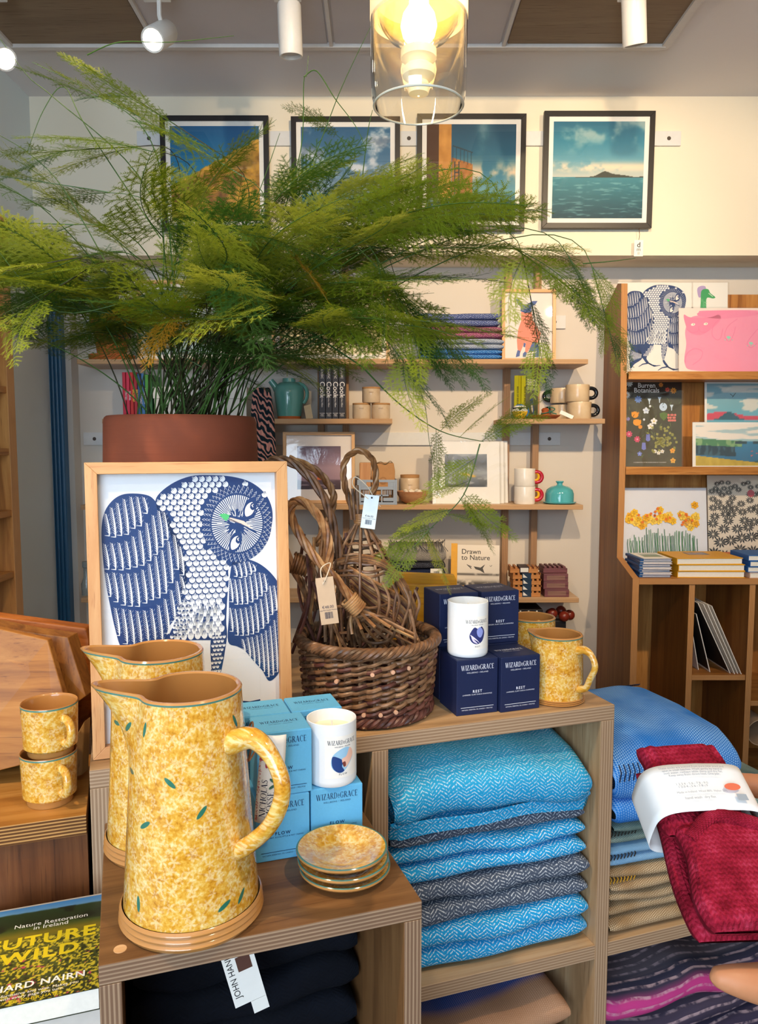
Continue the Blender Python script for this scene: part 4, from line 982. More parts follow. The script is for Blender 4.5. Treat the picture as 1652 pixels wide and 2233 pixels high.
MB().lathe([(0, .0005), (.06, .0005), (.072, .006), (.073, .010), (.066, .011), (0, .009)], 40).build('plate', TQ, t, smooth=True)
MB().lathe([(.062, .010), (.062, .045), (.056, .062), (.040, .075), (.018, .080), (.012, .084), (.012, .09), (.018, .096), (.016, .1), (0, .1)], 40).build('dome', TQ, t, smooth=True)
# ---- shelf D
Yq = 3.40; z = ZD; lbs = ('dark patterned scarf at the bottom of the fringed stack', 'slate blue scarf in the fringed stack', 'navy scarf in the fringed stack', 'charcoal herringbone scarf in the fringed stack', 'grey herringbone scarf with fringe on top of the stack')
for i, (ca, cb, h) in enumerate((('#2a2a38', '#55556a', .035), ('#5c6a84', '#8a96ac', .045), ('#1c2440', '#3a4668', .045), ('#2d2f3a', '#77798a', .03), ('#8a8580', '#c9c2b8', .072))):
    o, hh = throw('folded_scarf', lbs[i], (SX(907, Yq, z), Yq, z+.0005), 0, 122*MP(Yq), .2, [h], weave('scarf_%d' % i, ca, cb, 'herring', .6, bump=.3, warp=.1), 'scarf', 'fringed scarves on the low shelf', seed=i+11, amp=.002, jig=.004)
    z += h*.98
    if i == 4:
        b = MB()
        for k_ in range(34):
            x = -.12+.24*k_/33; b.tube([(x, .02, h), (x+random.uniform(-.01, .01), -.03, h+.012+random.uniform(0, .012)), (x+random.uniform(-.012, .012), -.085, h+random.uniform(-.004, .004)), (x+random.uniform(-.014, .014), -.108, h-.02)], .0013, 4)
        f_ = b.build('fringe', weave('fringe_yarn', '#55585e', '#b8b4ac', 'basket'), o)
g = thing('price_tag', 'white printed tag hanging on the front of the fringed scarves', 'tag', (SX(951, 3.28, ZD), 3.285, ZD+.03)); MB().box(-.026, .026, -.001, .001, 0, .1).build('card', WHITEP, g)
b = MB(); barcode(b, -.012, .075, .024, .014, stand(0, -.0013, 0)); b.build('barcode', BLACK, g); text('lettering', 'wool throw\nmade in ireland\n130 x 180', .006, BLACK, g, stand(-.02, -.0013, .06), 'LEFT'); text('lettering', 'FOXFORD', .007, BLACK, g, stand(0, -.0013, .015))
# Drawn to Nature
YELLOW = plain('#e0a21c', .45, .4, .05)
Yq = 3.33; xc = SX(1042, Yq, ZD+.1)
t = thing('book', 'pale hardback with bird drawing and yellow spine standing on the low shelf', 'book', (xc, Yq, ZD+.001), R(-8)); bw, bh = .185, .225; M = stand(lean=R(12))
MB().box(-bw/2+.004, bw/2-.004, .004, bh-.004, -.024, -.003, M=M).build('pages', PAPER, t)
MB().box(-bw/2, bw/2, 0, bh, -.003, 0, M=M).box(-bw/2, bw/2, 0, bh, -.027, -.024, M=M).build('cover', plain('#e6dcd0', .5), t)
MB().box(-bw/2-.028, -bw/2-.0005, 0, bh+.006, -.027, .0005, M=M @ Matrix.Rotation(R(0), 4, 'Y')).build('spine', YELLOW, t)
def art_marsh(u, v):
    n = vnoise(u, v, 8, 14, 95, 5); c = lerp3([(0, '#d9cec2'), (.08, '#cfc3b6'), (.3, '#dcd2c6'), (1, '#e8ded2')], v)
    c = mix3(c, hx('#3f3a36'), np.clip(np.exp(-((v-.23)/.06)**2)*sst(n, .3, .55), 0, 1)); return mix3(c, hx('#4a4440'), np.clip(np.exp(-((v-.42)/.02)**2)*sst(n, .25, .5), 0, 1))
painted('cover_picture', bw, bh, art_marsh, 50, 60, t, M @ Matrix.Translation((0, 0, .0004)))
A = Art(); 
A.poly([(-.02, .13), (.01, .125), (.03, .14), (.02, .122), (.028, .1), (.008, .112), (-.012, .118)], '#4a4642'); A.line([(-.03, .128), (-.05, .138), (-.03, .12)], .004, '#4a4642'); A.line([(.05, .135), (.055, .13), (.06, .137)], .002, '#4a4642')
A.build('cover_drawing', t, M @ Matrix.Translation((0, 0, .0007)))
text('cover_lettering', 'Drawn\nto Nature', .031, plain('#3c3834'), t, M @ Matrix.Translation((-.075, .185, .0008)), 'LEFT', bold=.008, leading=.85); text('cover_lettering', 'DON CONROY', .016, plain('#4a4540'), t, M @ Matrix.Translation((.02, .012, .0008)))
# wooden soap dishes, sleeved and dark
SOAP = wood('light_soap_dish', ('#9a5d30', '#b5743f', '#c4864e'), 'x'); PURP = wood('dark_soap_dish', ('#54303a', '#6b3f48', '#7a4b52'), 'x'); BAND = plain('#1c3550', .6)
for i in range(5):
    z = ZD+.0003+i*.0265; t = thing('soap_dish', ('light wooden soap dish with navy paper band, lowest of its pile', 'light wooden soap dish with navy paper band, second from the bottom', 'light wooden soap dish with navy paper band, middle of its pile', 'light wooden soap dish with navy paper band, fourth from the bottom', 'light wooden soap dish with barcode sticker, top of its pile')[i], 'soap dish', (SX(1145-(2, 0, 1, 3, 6)[i], 3.355, z), 3.355, z), R((2, -3, 1, 4, -2)[i]), 'light soap dishes')
    b = MB(); rbox(b, .122, .085, .017)
    for k_ in range(7): b.box(-.06+.0205*k_-.006*0, -.06+.0205*k_+.010 if k_ < 6 else .061, -.0425, .0425, .017, .0258)
    b.build('dish', SOAP, t, bevel=.001)
    rbox(MB(), .04, .0865, .0262, -.0001).build('paper_band', BAND if i < 4 else plain('#3a2a30'), t)
    A = Art(); A.poly([(-.016, .006), (.004, .006), (-.016, .023)] if i < 4 else [(-.016, .004), (.018, .004), (.018, .023), (-.016, .023)], '#e8e6e2'); A.build('band_print', t, stand(0, -.0438, 0))
for i in range(4):
    z = ZD+.0003+i*.0345; t = thing('soap_dish', ('dark reddish wooden soap box, lowest of its pile', 'dark reddish wooden soap box, second from the bottom', 'dark reddish wooden soap box, third from the bottom', 'dark slotted wooden soap dish on top of its pile')[i], 'soap dish', (SX(1208-(0, 1, 2, 5)[i], 3.355+(.0, .0, .0, .03)[i], z), 3.355+(0, 0, 0, .02)[i], z), R((1, -2, 1, 3)[i]), 'dark soap dishes')
    b = MB(); rbox(b, .108, .09, .034 if i < 3 else .02)
    if i == 3:
        for k_ in range(5): b.box(-.05+.021*k_, -.05+.021*k_+.012, -.045, .045, .02, .029)
    b.build('dish', PURP, t, bevel=.002)
    if i < 3: MB().box(-.04, .04, -.0458, -.0449, .007, .026).build('inset', wood('soap_inset', ('#6b4a44', '#7d5a52', '#8c6a60'), 'x'), t)
# small things on the lower shelf and left end
t = thing('striped_box', 'black box with pale diagonal stripes on the lowest wall shelf', 'box', (SX(1138, 3.4, .5), 3.38, ZE+.0005)); rbox(MB(), .14, .14, .36).build('body', BLACK, t, bevel=.002)
b = MB()
for k_ in range(4): b.prism([(-.07+.036*k_, .30), (-.05+.036*k_, .30), (-.062+.036*k_, .355), (-.068+.036*k_, .355)], 0, .0008, M=stand(0, -.0702, 0))
b.build('stripe', WHITEP, t)
t = thing('wooden_beads', 'cluster of dark red wooden balls on a stand behind the yellow tankards', 'ornament', (SX(1214, 3.4, .45), 3.38, ZE+.0005)); rbox(MB(), .05, .05, .30).build('stand', BLACK, t, bevel=.003)
for k_ in range(5): MB().lathe([(.024*sin(pi*i/10)+1e-5, .32-.024*cos(pi*i/10)) for i in range(11)], 16, M=Matrix.Translation((.045*cos(k_*1.26), .03*sin(k_*1.26), .012*(k_ % 2)))).build('ball', plain('#7a2a1e', .3, .5), t, smooth=True)
t = thing('glass_bottle', 'small grey glass bottle at the left end of the low shelf', 'bottle', (SX(190, 3.36, ZD), 3.36, ZD)); MB().lathe([(0, .0004), (.022, .0004), (.024, .05), (.012, .08), (.012, .12), (.017, .125), (.017, .15), (0, .152)], 20).build('body', plain('#8f9694', .15, .6), t, smooth=True)
# prints leaning in the left bookcase
for i, (y0, z) in enumerate(((1172, ZBC[4]), (1285, ZBC[5]))):
    t = thing('card_print', ('pale mounted card with photograph leaning in the left bookcase', 'white mounted card leaning on the lower shelf of the left bookcase')[i], 'print', (xbf-.06, YB1-.10, z+.0005), R(78), 'cards in the left bookcase')
    MB().box(-.14, .03, -.004, 0, 0, .2 if i == 0 else .22, M=Matrix.Rotation(R(-12), 4, 'X')).build('card', WHITEP, t)
    if i == 0: MB().box(-.12, .012, -.0055, -.0045, .06, .18, M=Matrix.Rotation(R(-12), 4, 'X')).build('photo', plain('#7b5d55', .5, .4, .3, 30), t)
# ================================================================== PRINTS AND BOOKS ON THE OAK STAND
def sheet(label, x0, x1, ztop, z0, Y, lean, name='art_print', sleeve=True, color='#f1eee8', group='prints on the oak display stand', th=.002, glossy=False):
    # a print leaning on the stand: pixel columns x0..x1 at depth Y, standing on z0
    zc = (ztop+z0)/2; a, b_ = SX(x0, Y, zc), SX(x1, Y, zc); w = b_-a; h = (ztop-z0)/cos(lean)
    t = thing(name, label, 'print', ((a+b_)/2, Y, z0+.0008), 0, group); M = stand(lean=lean)
    MB().box(-w/2, w/2, 0, h, -th, 0, M=M).build('paper', plain(color, .6, .25, .01), t)
    if sleeve: MB().box(-w/2, w/2+.006, 0, h+.004, .0014, .0018, M=M).build('sleeve', CELLO, t)
    return t, M, w, h
zt_ = lambda y, Y: P(1450, y, Y).z
# --- the owl: one drawing, used for the small print and the large framed one.
# coordinates: traced view of the framed print, x 105..1440 across, y down
def owl_art():
    A = Art(.00010); BL = '#123a74'; WH = '#eef0f2'
    rng = random.Random(3)
    def blob(pts, c, n=5): A.poly([(p.x, p.y) for p in crom([(x, y, 0) for x, y in pts], n, True)], c)
    # legs and tail, lowest layer
    blob([(860, 1280), (960, 1280), (950, 1400), (925, 1520), (905, 1600), (985, 1720), (960, 1740), (880, 1640), (850, 1480)], BL)
    blob([(560, 1240), (720, 1230), (640, 1420), (560, 1560), (600, 1640), (560, 1660), (490, 1570), (420, 1480), (400, 1400)], BL)
    for cx, cy, s in ((600, 1670, 1), (970, 1740, 1)):
        for k in range(3): A.line([(cx-20, cy-20), (cx+30+40*k, cy+10+20*k), (cx+110+60*k, cy+55-12*k)], [26, 24, 10], BL)
        A.line([(cx, cy-10), (cx-110, cy+10), (cx-190, cy+60)], [26, 22, 10], BL)
    blob([(300, 1300), (420, 1380), (480, 1560), (330, 1680), (250, 1760), (235, 1500)], BL)
    A.up()
    for k in range(9):
        x = 265+24*k; A.line([(x, 1420+8*k), (x-6, 1560), (x-14, 1640-10*k)], [9, 12, 4], WH)
    A.up()
    # wings and body
    wing = [(270, 275), (360, 268), (450, 285), (500, 330), (560, 400), (610, 500), (650, 600), (680, 720), (700, 860), (660, 1010), (610, 1130), (560, 1200), (520, 1310), (420, 1400), (330, 1400), (240, 1320), (200, 1180), (170, 1010), (148, 860), (135, 700), (130, 520), (150, 400), (200, 320)]
    body = [(500, 300), (600, 210), (740, 155), (900, 150), (1050, 165), (1180, 210), (1280, 300), (1322, 420), (1300, 560), (1220, 680), (1130, 760), (1000, 800), (990, 900), (975, 1040), (965, 1180), (960, 1320), (850, 1310), (720, 1300), (560, 1290), (610, 1150), (640, 1020), (650, 860), (630, 720), (580, 520), (510, 390)]
    rw = [(1030, 760), (1120, 750), (1220, 790), (1310, 870), (1370, 970), (1392, 1080), (1385, 1220), (1380, 1350), (1370, 1480), (1340, 1590), (1270, 1640), (1220, 1560), (1170, 1500), (1130, 1450), (1090, 1400), (1040, 1370), (975, 1330), (985, 1150), (990, 1000), (1000, 860)]
    blob(body, BL); blob(wing, BL); blob(rw, BL); A.up()
    # wing feathers: curved white quills with combs
    def feather(x, y, ln, bend, sz):
        pts = [Vector((x+bend*(1-(1-t)**2)*1.0*-1+bend, y+ln*t)) for t in [i/7 for i in range(8)]]
        pts = [Vector((x+bend*sin(pi*.55*t), y+ln*t)) for t in [i/7 for i in range(8)]]
        e = pts[-1]; pts += [e+Vector((-sz*.9, -sz*.1))]
        A.line(pts, [3, 5, 7, 9, 11, 12, 12, 9, 2], WH)
        n = int(ln/15)
        for k in range(1, n):
            t = k/n; i = min(6, int(t*7)); p = pts[i].lerp(pts[i+1], t*7-i)
            L_ = sz*(.55+.5*sin(pi*t))
            A.line([(p.x, p.y), (p.x-L_*.75, p.y-L_*.85)], [3.6, 1.2], WH)
            if k % 2: A.line([(p.x+9, p.y+2), (p.x+17, p.y-12)], [2.4, 1.2], '#b9c6da')
    rows = [(310, 190, [(175, 400, 150), (215, 360, 200), (255, 330, 220), (300, 305, 240), (345, 290, 215), (388, 290, 200), (430, 295, 110)]),
            (520, 0, [(165, 605, 170), (210, 600, 180), (258, 600, 185), (305, 590, 190), (352, 560, 210), (398, 520, 240), (445, 470, 260), (490, 420, 270), (530, 390, 250), (565, 400, 190)]),
            (760, 0, [(172, 800, 160), (218, 800, 200), (266, 810, 215), (312, 810, 225), (360, 810, 230), (410, 790, 230), (455, 750, 250), (500, 700, 290), (545, 660, 300), (590, 600, 290), (632, 560, 240), (668, 640, 200)]),
            (1040, 0, [(222, 1040, 190), (272, 1050, 240), (318, 1060, 240), (366, 1070, 230), (414, 1070, 220), (462, 1060, 230), (510, 1040, 250), (556, 1000, 240), (600, 940, 220), (640, 880, 220), (672, 850, 120)])]
    for _, _, fs in rows:
        for x, y, ln in fs: feather(x-12, y, ln, 18, 34)
    rrows = [[(1045, 790, 80), (1080, 775, 105), (1115, 765, 110), (1150, 770, 90), (1180, 790, 50)],
             [(1010, 880, 170), (1045, 890, 180), (1080, 890, 180), (1118, 880, 190), (1155, 870, 190), (1190, 850, 190), (1225, 850, 170), (1260, 860, 130)],
             [(1005, 1090, 170), (1042, 1100, 190), (1080, 1100, 195), (1118, 1095, 200), (1155, 1085, 205), (1192, 1070, 210), (1230, 1040, 215), (1266, 1000, 220), (1300, 950, 210), (1332, 950, 180)],
             [(1090, 1320, 100), (1128, 1310, 150), (1160, 1310, 190), (1195, 1300, 230), (1230, 1290, 280), (1262, 1270, 340), (1296, 1240, 360), (1328, 1200, 380), (1356, 1150, 330)]]
    for fs in rrows:
        for x, y, ln in fs: feather(x-8, y, ln, 14, 27)
    # body scales
    def scale(x, y, w, h, rot=0.0):
        A.k = K0
        A.poly([(x+px_*cos(rot)-py_*sin(rot), y+px_*sin(rot)+py_*cos(rot)) for px_, py_ in [(0, -h*.55), (w*.22, -h*.30)]+[(w/2*cos(a_), h*.5*sin(a_)) for a_ in [-.25+(pi+.5)*i_/10 for i_ in range(11)]]+[(-w*.22, -h*.30)]], WH); A.up()
        for q in (-.3, 0, .3):
            a = Vector((q*w*.5, -h*.46)); b_ = Vector((q*w*.9, h*.02-abs(q)*h*.2))
            f = lambda v: (x+v.x*cos(rot)-v.y*sin(rot), y+v.x*sin(rot)+v.y*cos(rot))
            A.line([f(a), f(b_)], [5.5, 2.0], BL)
    K0 = A.k
    def inside(x, y, poly):
        c = False
        for (x1, y1), (x2, y2) in zip(poly, poly[1:]+poly[:1]):
            if (y1 > y) != (y2 > y) and x < (x2-x1)*(y-y1)/(y2-y1)+x1: c = not c
        return c
    hc = Vector((1062, 495)); 
    for j in range(29):
        for i in range(26):
            y = 175+39*j; x = 480+48*i+(24 if j % 2 else 0)-(j*2.0)
            if not inside(x, y, body) or inside(x, y+8, wing) or inside(x, y, rw): continue
            if ((x-hc.x)/262)**2+((y-hc.y)/285)**2 < 1: continue
            if not inside(x-16, y-16, body) or not inside(x+14, y+14, body): continue
            up_ = max(0.0, (620-y)/450)
            rot = -.9*up_*(1.0 if x < 1000 else .2)
            scale(x, y, 43, 46 if y < 1000 else 60, rot)
    for j in range(9):
        for i in range(6):
            y = 1000+33*j; x = 600+26*i-(j*9)+(13 if j % 2 else 0)
            if inside(x, y, body) and y > 1010 and x < 720: scale(x, y, 24, 30, .25)
    for x, y, ln in ((790, 1060, 150), (840, 1080, 130), (750, 1120, 150), (800, 1150, 160), (850, 1150, 130), (890, 1060, 90)): scale(x, y+ln*.35, 34, ln*.9, .22)
    for j in range(11):
        for i in range(4):
            y = 1290+30*j; x = 870+26*i+(13 if j % 2 else 0)-(j*2)
            if x < 955-j*5 and x > 850: scale(x, y, 23, 29)
            y2 = 1330+26*j; x2 = 640+27*i-(j*20)+(13 if j % 2 else 0)
            if 440 < x2 < 690 and j < 8: scale(x2, y2, 22, 26, .35)
    A.k = K0+2
    # facial disc
    A.ell(hc.x, hc.y, 252, 275, BL, .12, 48); A.up()
    for ring in range(3):
        for k in range(46-3*ring):
            a = 2*pi*k/(46-3*ring)+ring*.07; r1, r2 = 244-20*ring, 266-20*ring
            x, y = hc.x+r1*cos(a), hc.y+r2*sin(a)
            A.line([(x+13*cos(a+1.57+.9), y+13*sin(a+1.57+.9)), (x+8*cos(a), y+8*sin(a)), (x+13*cos(a-1.57-.9), y+13*sin(a-1.57-.9))], [2, 5, 2], WH)
    A.up(); A.ell(hc.x, hc.y, 192, 212, BL, .12, 40); A.up()
    e1, e2 = Vector((1155, 395)), Vector((1045, 630))
    for k in range(76):
        a = 2*pi*k/76; r1 = 198; p2 = hc+Vector((184*cos(a), 203*sin(a))); r0 = .28+.25*rng.random()
        p1 = hc+Vector((184*cos(a)*r0, 203*sin(a)*r0))
        A.line([p1, p2], [2.5, 8.0], WH)
    for k in range(40):
        a = rng.uniform(0, 6.28); r0 = rng.uniform(.1, .6); p1 = hc+Vector((184*cos(a)*r0, 203*sin(a)*r0)); d_ = Vector((cos(a), sin(a)))
        A.line([p1, p1+d_*36], [5.5, 2.5], WH)
    A.up()
    # brow, nose bridge, beak, eyes
    for pts, w in (([(935, 425), (1000, 440), (1060, 455), (1120, 465), (1180, 450), (1210, 400)], [6, 16, 18, 16, 14, 8]), ([(985, 480), (1040, 510), (1070, 560), (1075, 620)], [10, 18, 18, 10]), ([(1005, 460), (1090, 500), (1200, 565)], [7, 9, 10])): A.line(pts, w, BL)
    A.poly([(1010, 448), (1110, 478), (1180, 540), (1080, 495), (1005, 470)], '#e6d3c8'); A.up()
    A.poly([(933, 427), (970, 420), (1008, 432), (1000, 455), (982, 475), (955, 452)], '#4fbf78')
    for ec, sc in ((e1, 1.0), (e2, .95)):
        f = lambda x, y: (ec.x+x*sc, ec.y+y*sc)
        blob([f(-46, 60), f(-48, 0), f(-20, -62), f(30, -86), f(50, -60), f(46, 0), f(20, 50), f(-15, 72)], BL); A.up()
        blob([f(-30, 50), f(-36, 5), f(-16, -34), f(20, -50), f(34, -20), f(30, 10), f(8, 40)], '#f4ebe4'); A.up()
        blob([f(2, -10), f(10, -40), f(34, -46), f(38, -10), f(22, 8)], BL); A.up(); A.line([f(24, -14), f(16, -28), f(28, -36)], [7, 8, 4], '#f4ebe4'); A.k -= 3
    A.k += 3
    return A
OWL = owl_art()
# in print coordinates the small owl sits at traced x 133..1400 -> stand px
Yq = 3.355; z0 = ZL1+.001
t, M, w, h = sheet('plain white mounted card behind the owl print, at the left end of the stand', 1349, 1480, zt_(613, Yq+.02), z0, Yq+.012, R(5))
t, M, w, h = sheet('unframed blue owl linocut print in a clear sleeve on the top ledge', 1356, 1511, zt_(613, Yq), z0, Yq, R(5))
kx = w/(1511-1356)*(1/4.69)/1.875     # metres per traced unit
xo = lambda zx: 0
sx_ = w/155.0/4.69/1.875; ox_ = (((297-133/1.875)/4.69+1300)-1356)*w/155.0-w/2
sy_ = h/200.0/4.69/1.9; oy_ = h-((600+(215-400/1.9)/4.69)-613)*h/200.0
OWL.build('owl_print', t, M @ Matrix.Translation((0, 0, .0003)), scale=(sx_, -sy_), org=(ox_, oy_))
# green duck print
t, M, w, h = sheet('print of a green duck head with lilac crest on the top ledge', 1509, 1590, zt_(612, Yq), z0, Yq+.008, R(5))
A = Art(); q = lambda pts: [((x-1178)/4.69*w/81, h-(y-57)/4.69*h/200) for x, y in pts]
A.poly([(p.x, p.y) for p in crom([(*c_, 0) for c_ in q([(1060, 110), (1100, 90), (1140, 100), (1135, 150), (1100, 200), (1070, 205), (1055, 150)])], 5, True)], '#b8a3cf'); A.up()
A.poly([(p.x, p.y) for p in crom([(*c_, 0) for c_ in q([(1095, 150), (1130, 122), (1170, 128), (1190, 165), (1240, 205), (1215, 218), (1160, 210), (1145, 260), (1150, 420), (1085, 420), (1090, 260)])], 5, True)], '#3fa765'); A.up()
A.line(q([(1170, 165), (1215, 200)]), .003, '#cfe3cf'); rg = random.Random(2)
for k in range(40):
    x, y = rg.uniform(1095, 1145), rg.uniform(220, 410); A.line(q([(x, y), (x+10, y+8), (x+2, y+14)]), .0012, '#8fd0a0')
A.build('duck_print', t, M @ Matrix.Translation((0, 0, .0003)))
# pink cat print
Yq = 3.315; t, M, w, h = sheet('wide pink print of a cat lying down, in front on the top ledge', 1482, 1800, zt_(670, Yq), z0, Yq, R(5), color='#f5e3da')
A = Art(); q = lambda pts: [((x-840)/4.69*w/318-w/2, h-(y-330)/4.69*h/144) for x, y in pts]
PK, DP = '#f79ab8', '#ee7fa6'
def blob(A, pts, c): A.poly([(p.x, p.y) for p in crom([(*c_, 0) for c_ in q(pts)], 5, True)], c)
blob(A, [(905, 560), (960, 430), (1060, 400), (1045, 370), (1120, 355), (1700, 355), (2200, 420), (2250, 700), (2150, 930), (1700, 975), (1030, 970), (900, 900), (915, 700)], PK); A.up()
blob(A, [(1045, 410), (1060, 370), (1300, 358), (1600, 362), (1640, 400), (1400, 430), (1240, 440)], '#f48fb2')
blob(A, [(890, 400), (960, 425), (1150, 425), (1250, 400), (1262, 460), (1150, 560), (1060, 605), (960, 585), (915, 520)], '#f48cae'); A.up()
for pts in ([(920, 545), (970, 580), (1030, 570), (1045, 540), (1060, 570), (1110, 578), (1150, 550)], [(1045, 540), (1038, 522), (1055, 522)], [(1262, 440), (1200, 500), (1180, 600), (1230, 655), (1270, 630), (1290, 540)], [(1440, 440), (1340, 520), (1310, 620), (1360, 670), (1400, 600), (1420, 520)], [(905, 890), (920, 800), (1000, 745), (1080, 775), (1060, 850), (980, 910)], [(1690, 500), (1600, 600), (1540, 690), (1580, 735), (1640, 690)], [(1640, 380), (1900, 470)], [(2000, 460), (2100, 700), (2000, 900)]): A.line([(p.x, p.y) for p in crom([(*c_, 0) for c_ in q(pts)], 4)], .0022, DP)
for x, y in ((985, 498), (1115, 492)): A.ell(*q([(x, y)])[0], .009, .0055, '#f7f3e6', .2, 14)
A.up()
for x, y in ((990, 495), (1120, 490)): A.ell(*q([(x, y)])[0], .003, .004, '#d0c9b0', 0, 10)
for x, y in ((1350, 630), (1580, 690)):
    A.ell(*q([(x, y)])[0], .009, .006, '#9ed8c4', -.2, 12)
    for k in range(3): A.ell(*q([(x-35+35*k, y+25)])[0], .0025, .0025, '#9ed8c4', 0, 8)
A.build('cat_print', t, M @ Matrix.Translation((0, 0, .0003)))
# Burren Botanicals poster
Yq = 3.36; z0 = ZL2+.001
t, M, w, h = sheet('dark botanical poster of small wildflowers on the second ledge', 1349, 1489, zt_(832, Yq), z0, Yq, R(5), color='#2b2a26')
def bot_bg(u, v):
    c = lerp3([(0, '#57513f'), (.25, '#4d4836'), (.6, '#47432f'), (.815, '#45412f'), (.82, '#15140f'), (1, '#131210')], v); return mix3(c, hx('#6d6a4a'), sst(vnoise(u, v, 6, 8, 17, 4), .55, .8)*.35*(v < .81))
painted('poster_ground', w, h, bot_bg, 60, 90, t, M @ Matrix.Translation((0, 0, .0002)))
A = Art(); A.up(); q = lambda x, y: ((x-545)/690*w, h-(y+75)/875*h)
for x, y, r, n, c_, cc in ((295, 60, 40, 12, '#f4f2ea', '#e8912f'), (320, -210 +75, 0, 0, '#fff', '#fff'), (420, 105, 40, 8, '#6f93d8', '#5b7fc8'), (505, 220, 36, 5, '#e6eefb', '#b9c7e8'), (590, 330, 36, 5, '#f6f4f2', '#e8cf6a'), (552, 382, 34, 5, '#f6f4f2', '#e8cf6a'), (248, 268, 36, 16, '#7f86d6', '#e8923a'), (322, 462, 36, 8, '#e0527a', '#f4b8c8'), (410, 515, 36, 8, '#e0527a', '#f4b8c8'), (435, 665, 26, 5, '#7d8ed8', '#c9d3f2'), (790, 633, 30, 5, '#efac38', '#d8862a'), (795, 735, 30, 5, '#efb84a', '#d8862a'), (800, 15, 34, 8, '#e8962c', '#b5601f'), (735, 5, 26, 6, '#d0452f', '#8a2c1f'), (600, 640, 22, 5, '#f2efe8', '#d9c06a'), (640, 655, 22, 5, '#f2efe8', '#d9c06a'), (680, 640, 22, 5, '#f2efe8', '#d9c06a'), (310, 305, 22, 7, '#9a8fd0', '#9a8fd0'), (325, -60, 38, 9, '#dfe6e2', '#f0f0ea'), (665, -45, 26, 7, '#d9862f', '#b5601f')):
    if r == 0: continue
    a_, b_ = q(x, y); A.star(a_, b_, r/690*w, n, c_, rot=.3); A.up(); A.ell(a_, b_, r*.25/690*w, r*.25/690*w, cc, 0, 10); A.k -= 1
for x, y, rx, ry, c_ in ((385, 262, 38, 34, '#f0a026'), (408, 342, 44, 34, '#f0a026'), (442, 388, 22, 20, '#e8962c'), (690, 182, 42, 42, '#c9ddf2'), (548, 175, 12, 12, '#e8eef2'), (483, 312, 12, 12, '#dfe2ea')): A.ell(*q(x, y), rx/690*w, ry/875*h, c_, 0, 18)
A.up(); A.ell(*q(690, 182), 6/690*w, 6/690*w, '#333333', 0, 8)
for k in range(5): A.poly([q(345+18*k, 250), q(352+18*k, 228), q(360+18*k, 250)], '#f0a026'); A.poly([q(366+18*k, 330), q(374+18*k, 308), q(382+18*k, 330)], '#f0a026')
A.poly([q(650, 250), q(695, 235), q(740, 250), q(735, 285), q(695, 325), q(655, 285)], '#5f7a34')
for x, y in ((540, 110), (650, 95), (780, 175)): A.poly([q(x-20, y-15), q(x+20, y-15), q(x+6, y+15), q(x+4, y+45), q(x-4, y+45), q(x-6, y+15)], '#cfe0f0')
rg = random.Random(8)
for k in range(12): A.ell(*q(750+22*(k % 4)+rg.uniform(-6, 6), 265+28*(k//4)), 13/690*w, 13/690*w, '#e27f74', 0, 10)
for x, y in ((525, 500), (480, 590)): A.poly([q(x-18, y-40), q(x+18, y-40), q(x+24, y+25), q(x, y+38), q(x-24, y+25)], '#7f86d0'); A.line([q(x, y-40), q(x+8, y-90)], .0016, '#6f8a4a')
for k in range(18): A.ell(*q(240+rg.uniform(-30, 30), 520+rg.uniform(-55, 55)), 12/690*w, 10/690*w, '#e9f2ee', 0, 8)
for k in range(60): A.star(*q(rg.gauss(680, 60), rg.gauss(510, 65)), 15/690*w, 4, '#a9a556', rot=rg.random())
for k in range(40):
    x, y = rg.uniform(215, 860), rg.uniform(120, 720); a = rg.uniform(.6, 2.5); A.line([q(x, y), q(x+18*cos(a), y-30*sin(a)), q(x+44*cos(a), y-52*sin(a))], [.0005, .003, .0004], rg.choice(('#5f7040', '#6f7f48', '#48582f')))
A.build('poster_flowers', t, M @ Matrix.Translation((0, 0, .0003)))
for s_, y in (('Burren', -52), ('Botanicals', -2)): text('poster_lettering', s_, .030, WHITEP, t, M @ Matrix.Translation((q(510, 0)[0], q(0, y+36)[1], .0009)), bold=.010, xs=.92)
text('poster_lettering', 'A CELEBRATION OF THE WILDFLOWERS OF THE BURREN', .0055, WHITEP, t, M @ Matrix.Translation((0, .018, .0009)))
# island seascape print
t, M, w, h = sheet('print of pink hills and sea with a flying seabird, behind the cliff print', 1539, 1740, zt_(832, Yq), z0, Yq, R(5))
def isl(u, v):
    c = lerp3([(0, '#e3c560'), (.07, '#d8ba55'), (.10, '#1f3f55'), (.2, '#2f8bb0'), (.42, '#49a9c6'), (.55, '#6bbad0'), (.7, '#78b4c4'), (1, '#8ab6c2')], v)
    c = mix3(c, hx('#e8e2d6'), sst(vnoise(u, v, 4, 14, 23, 3), .56, .62)*(v > .66)*.9)
    c = mix3(c, hx('#d84b63'), ((v > .56) & (v < .63+.03*np.sin(u*9))).astype(float)); c = mix3(c, hx('#2f6478'), ((v > .555) & (v < .56+.10*np.exp(-((u-.25)/.1)**2))).astype(float))
    c = mix3(c, hx('#1f3f5c'), ((v > .36) & (v < .37+.12*np.exp(-((u-.28)/.2)**2))).astype(float)); c = mix3(c, hx('#2a3a4a'), ((v < .10+.14*sst(u, .15, .6)) & (v > .05)).astype(float))
    return mix3(c, hx('#d8606a'), ((v < .055) & (u < .4)).astype(float))
painted('print', w*.97, h*.97, isl, 70, 60, t, M @ Matrix.Translation((.004, .004, .0003)))
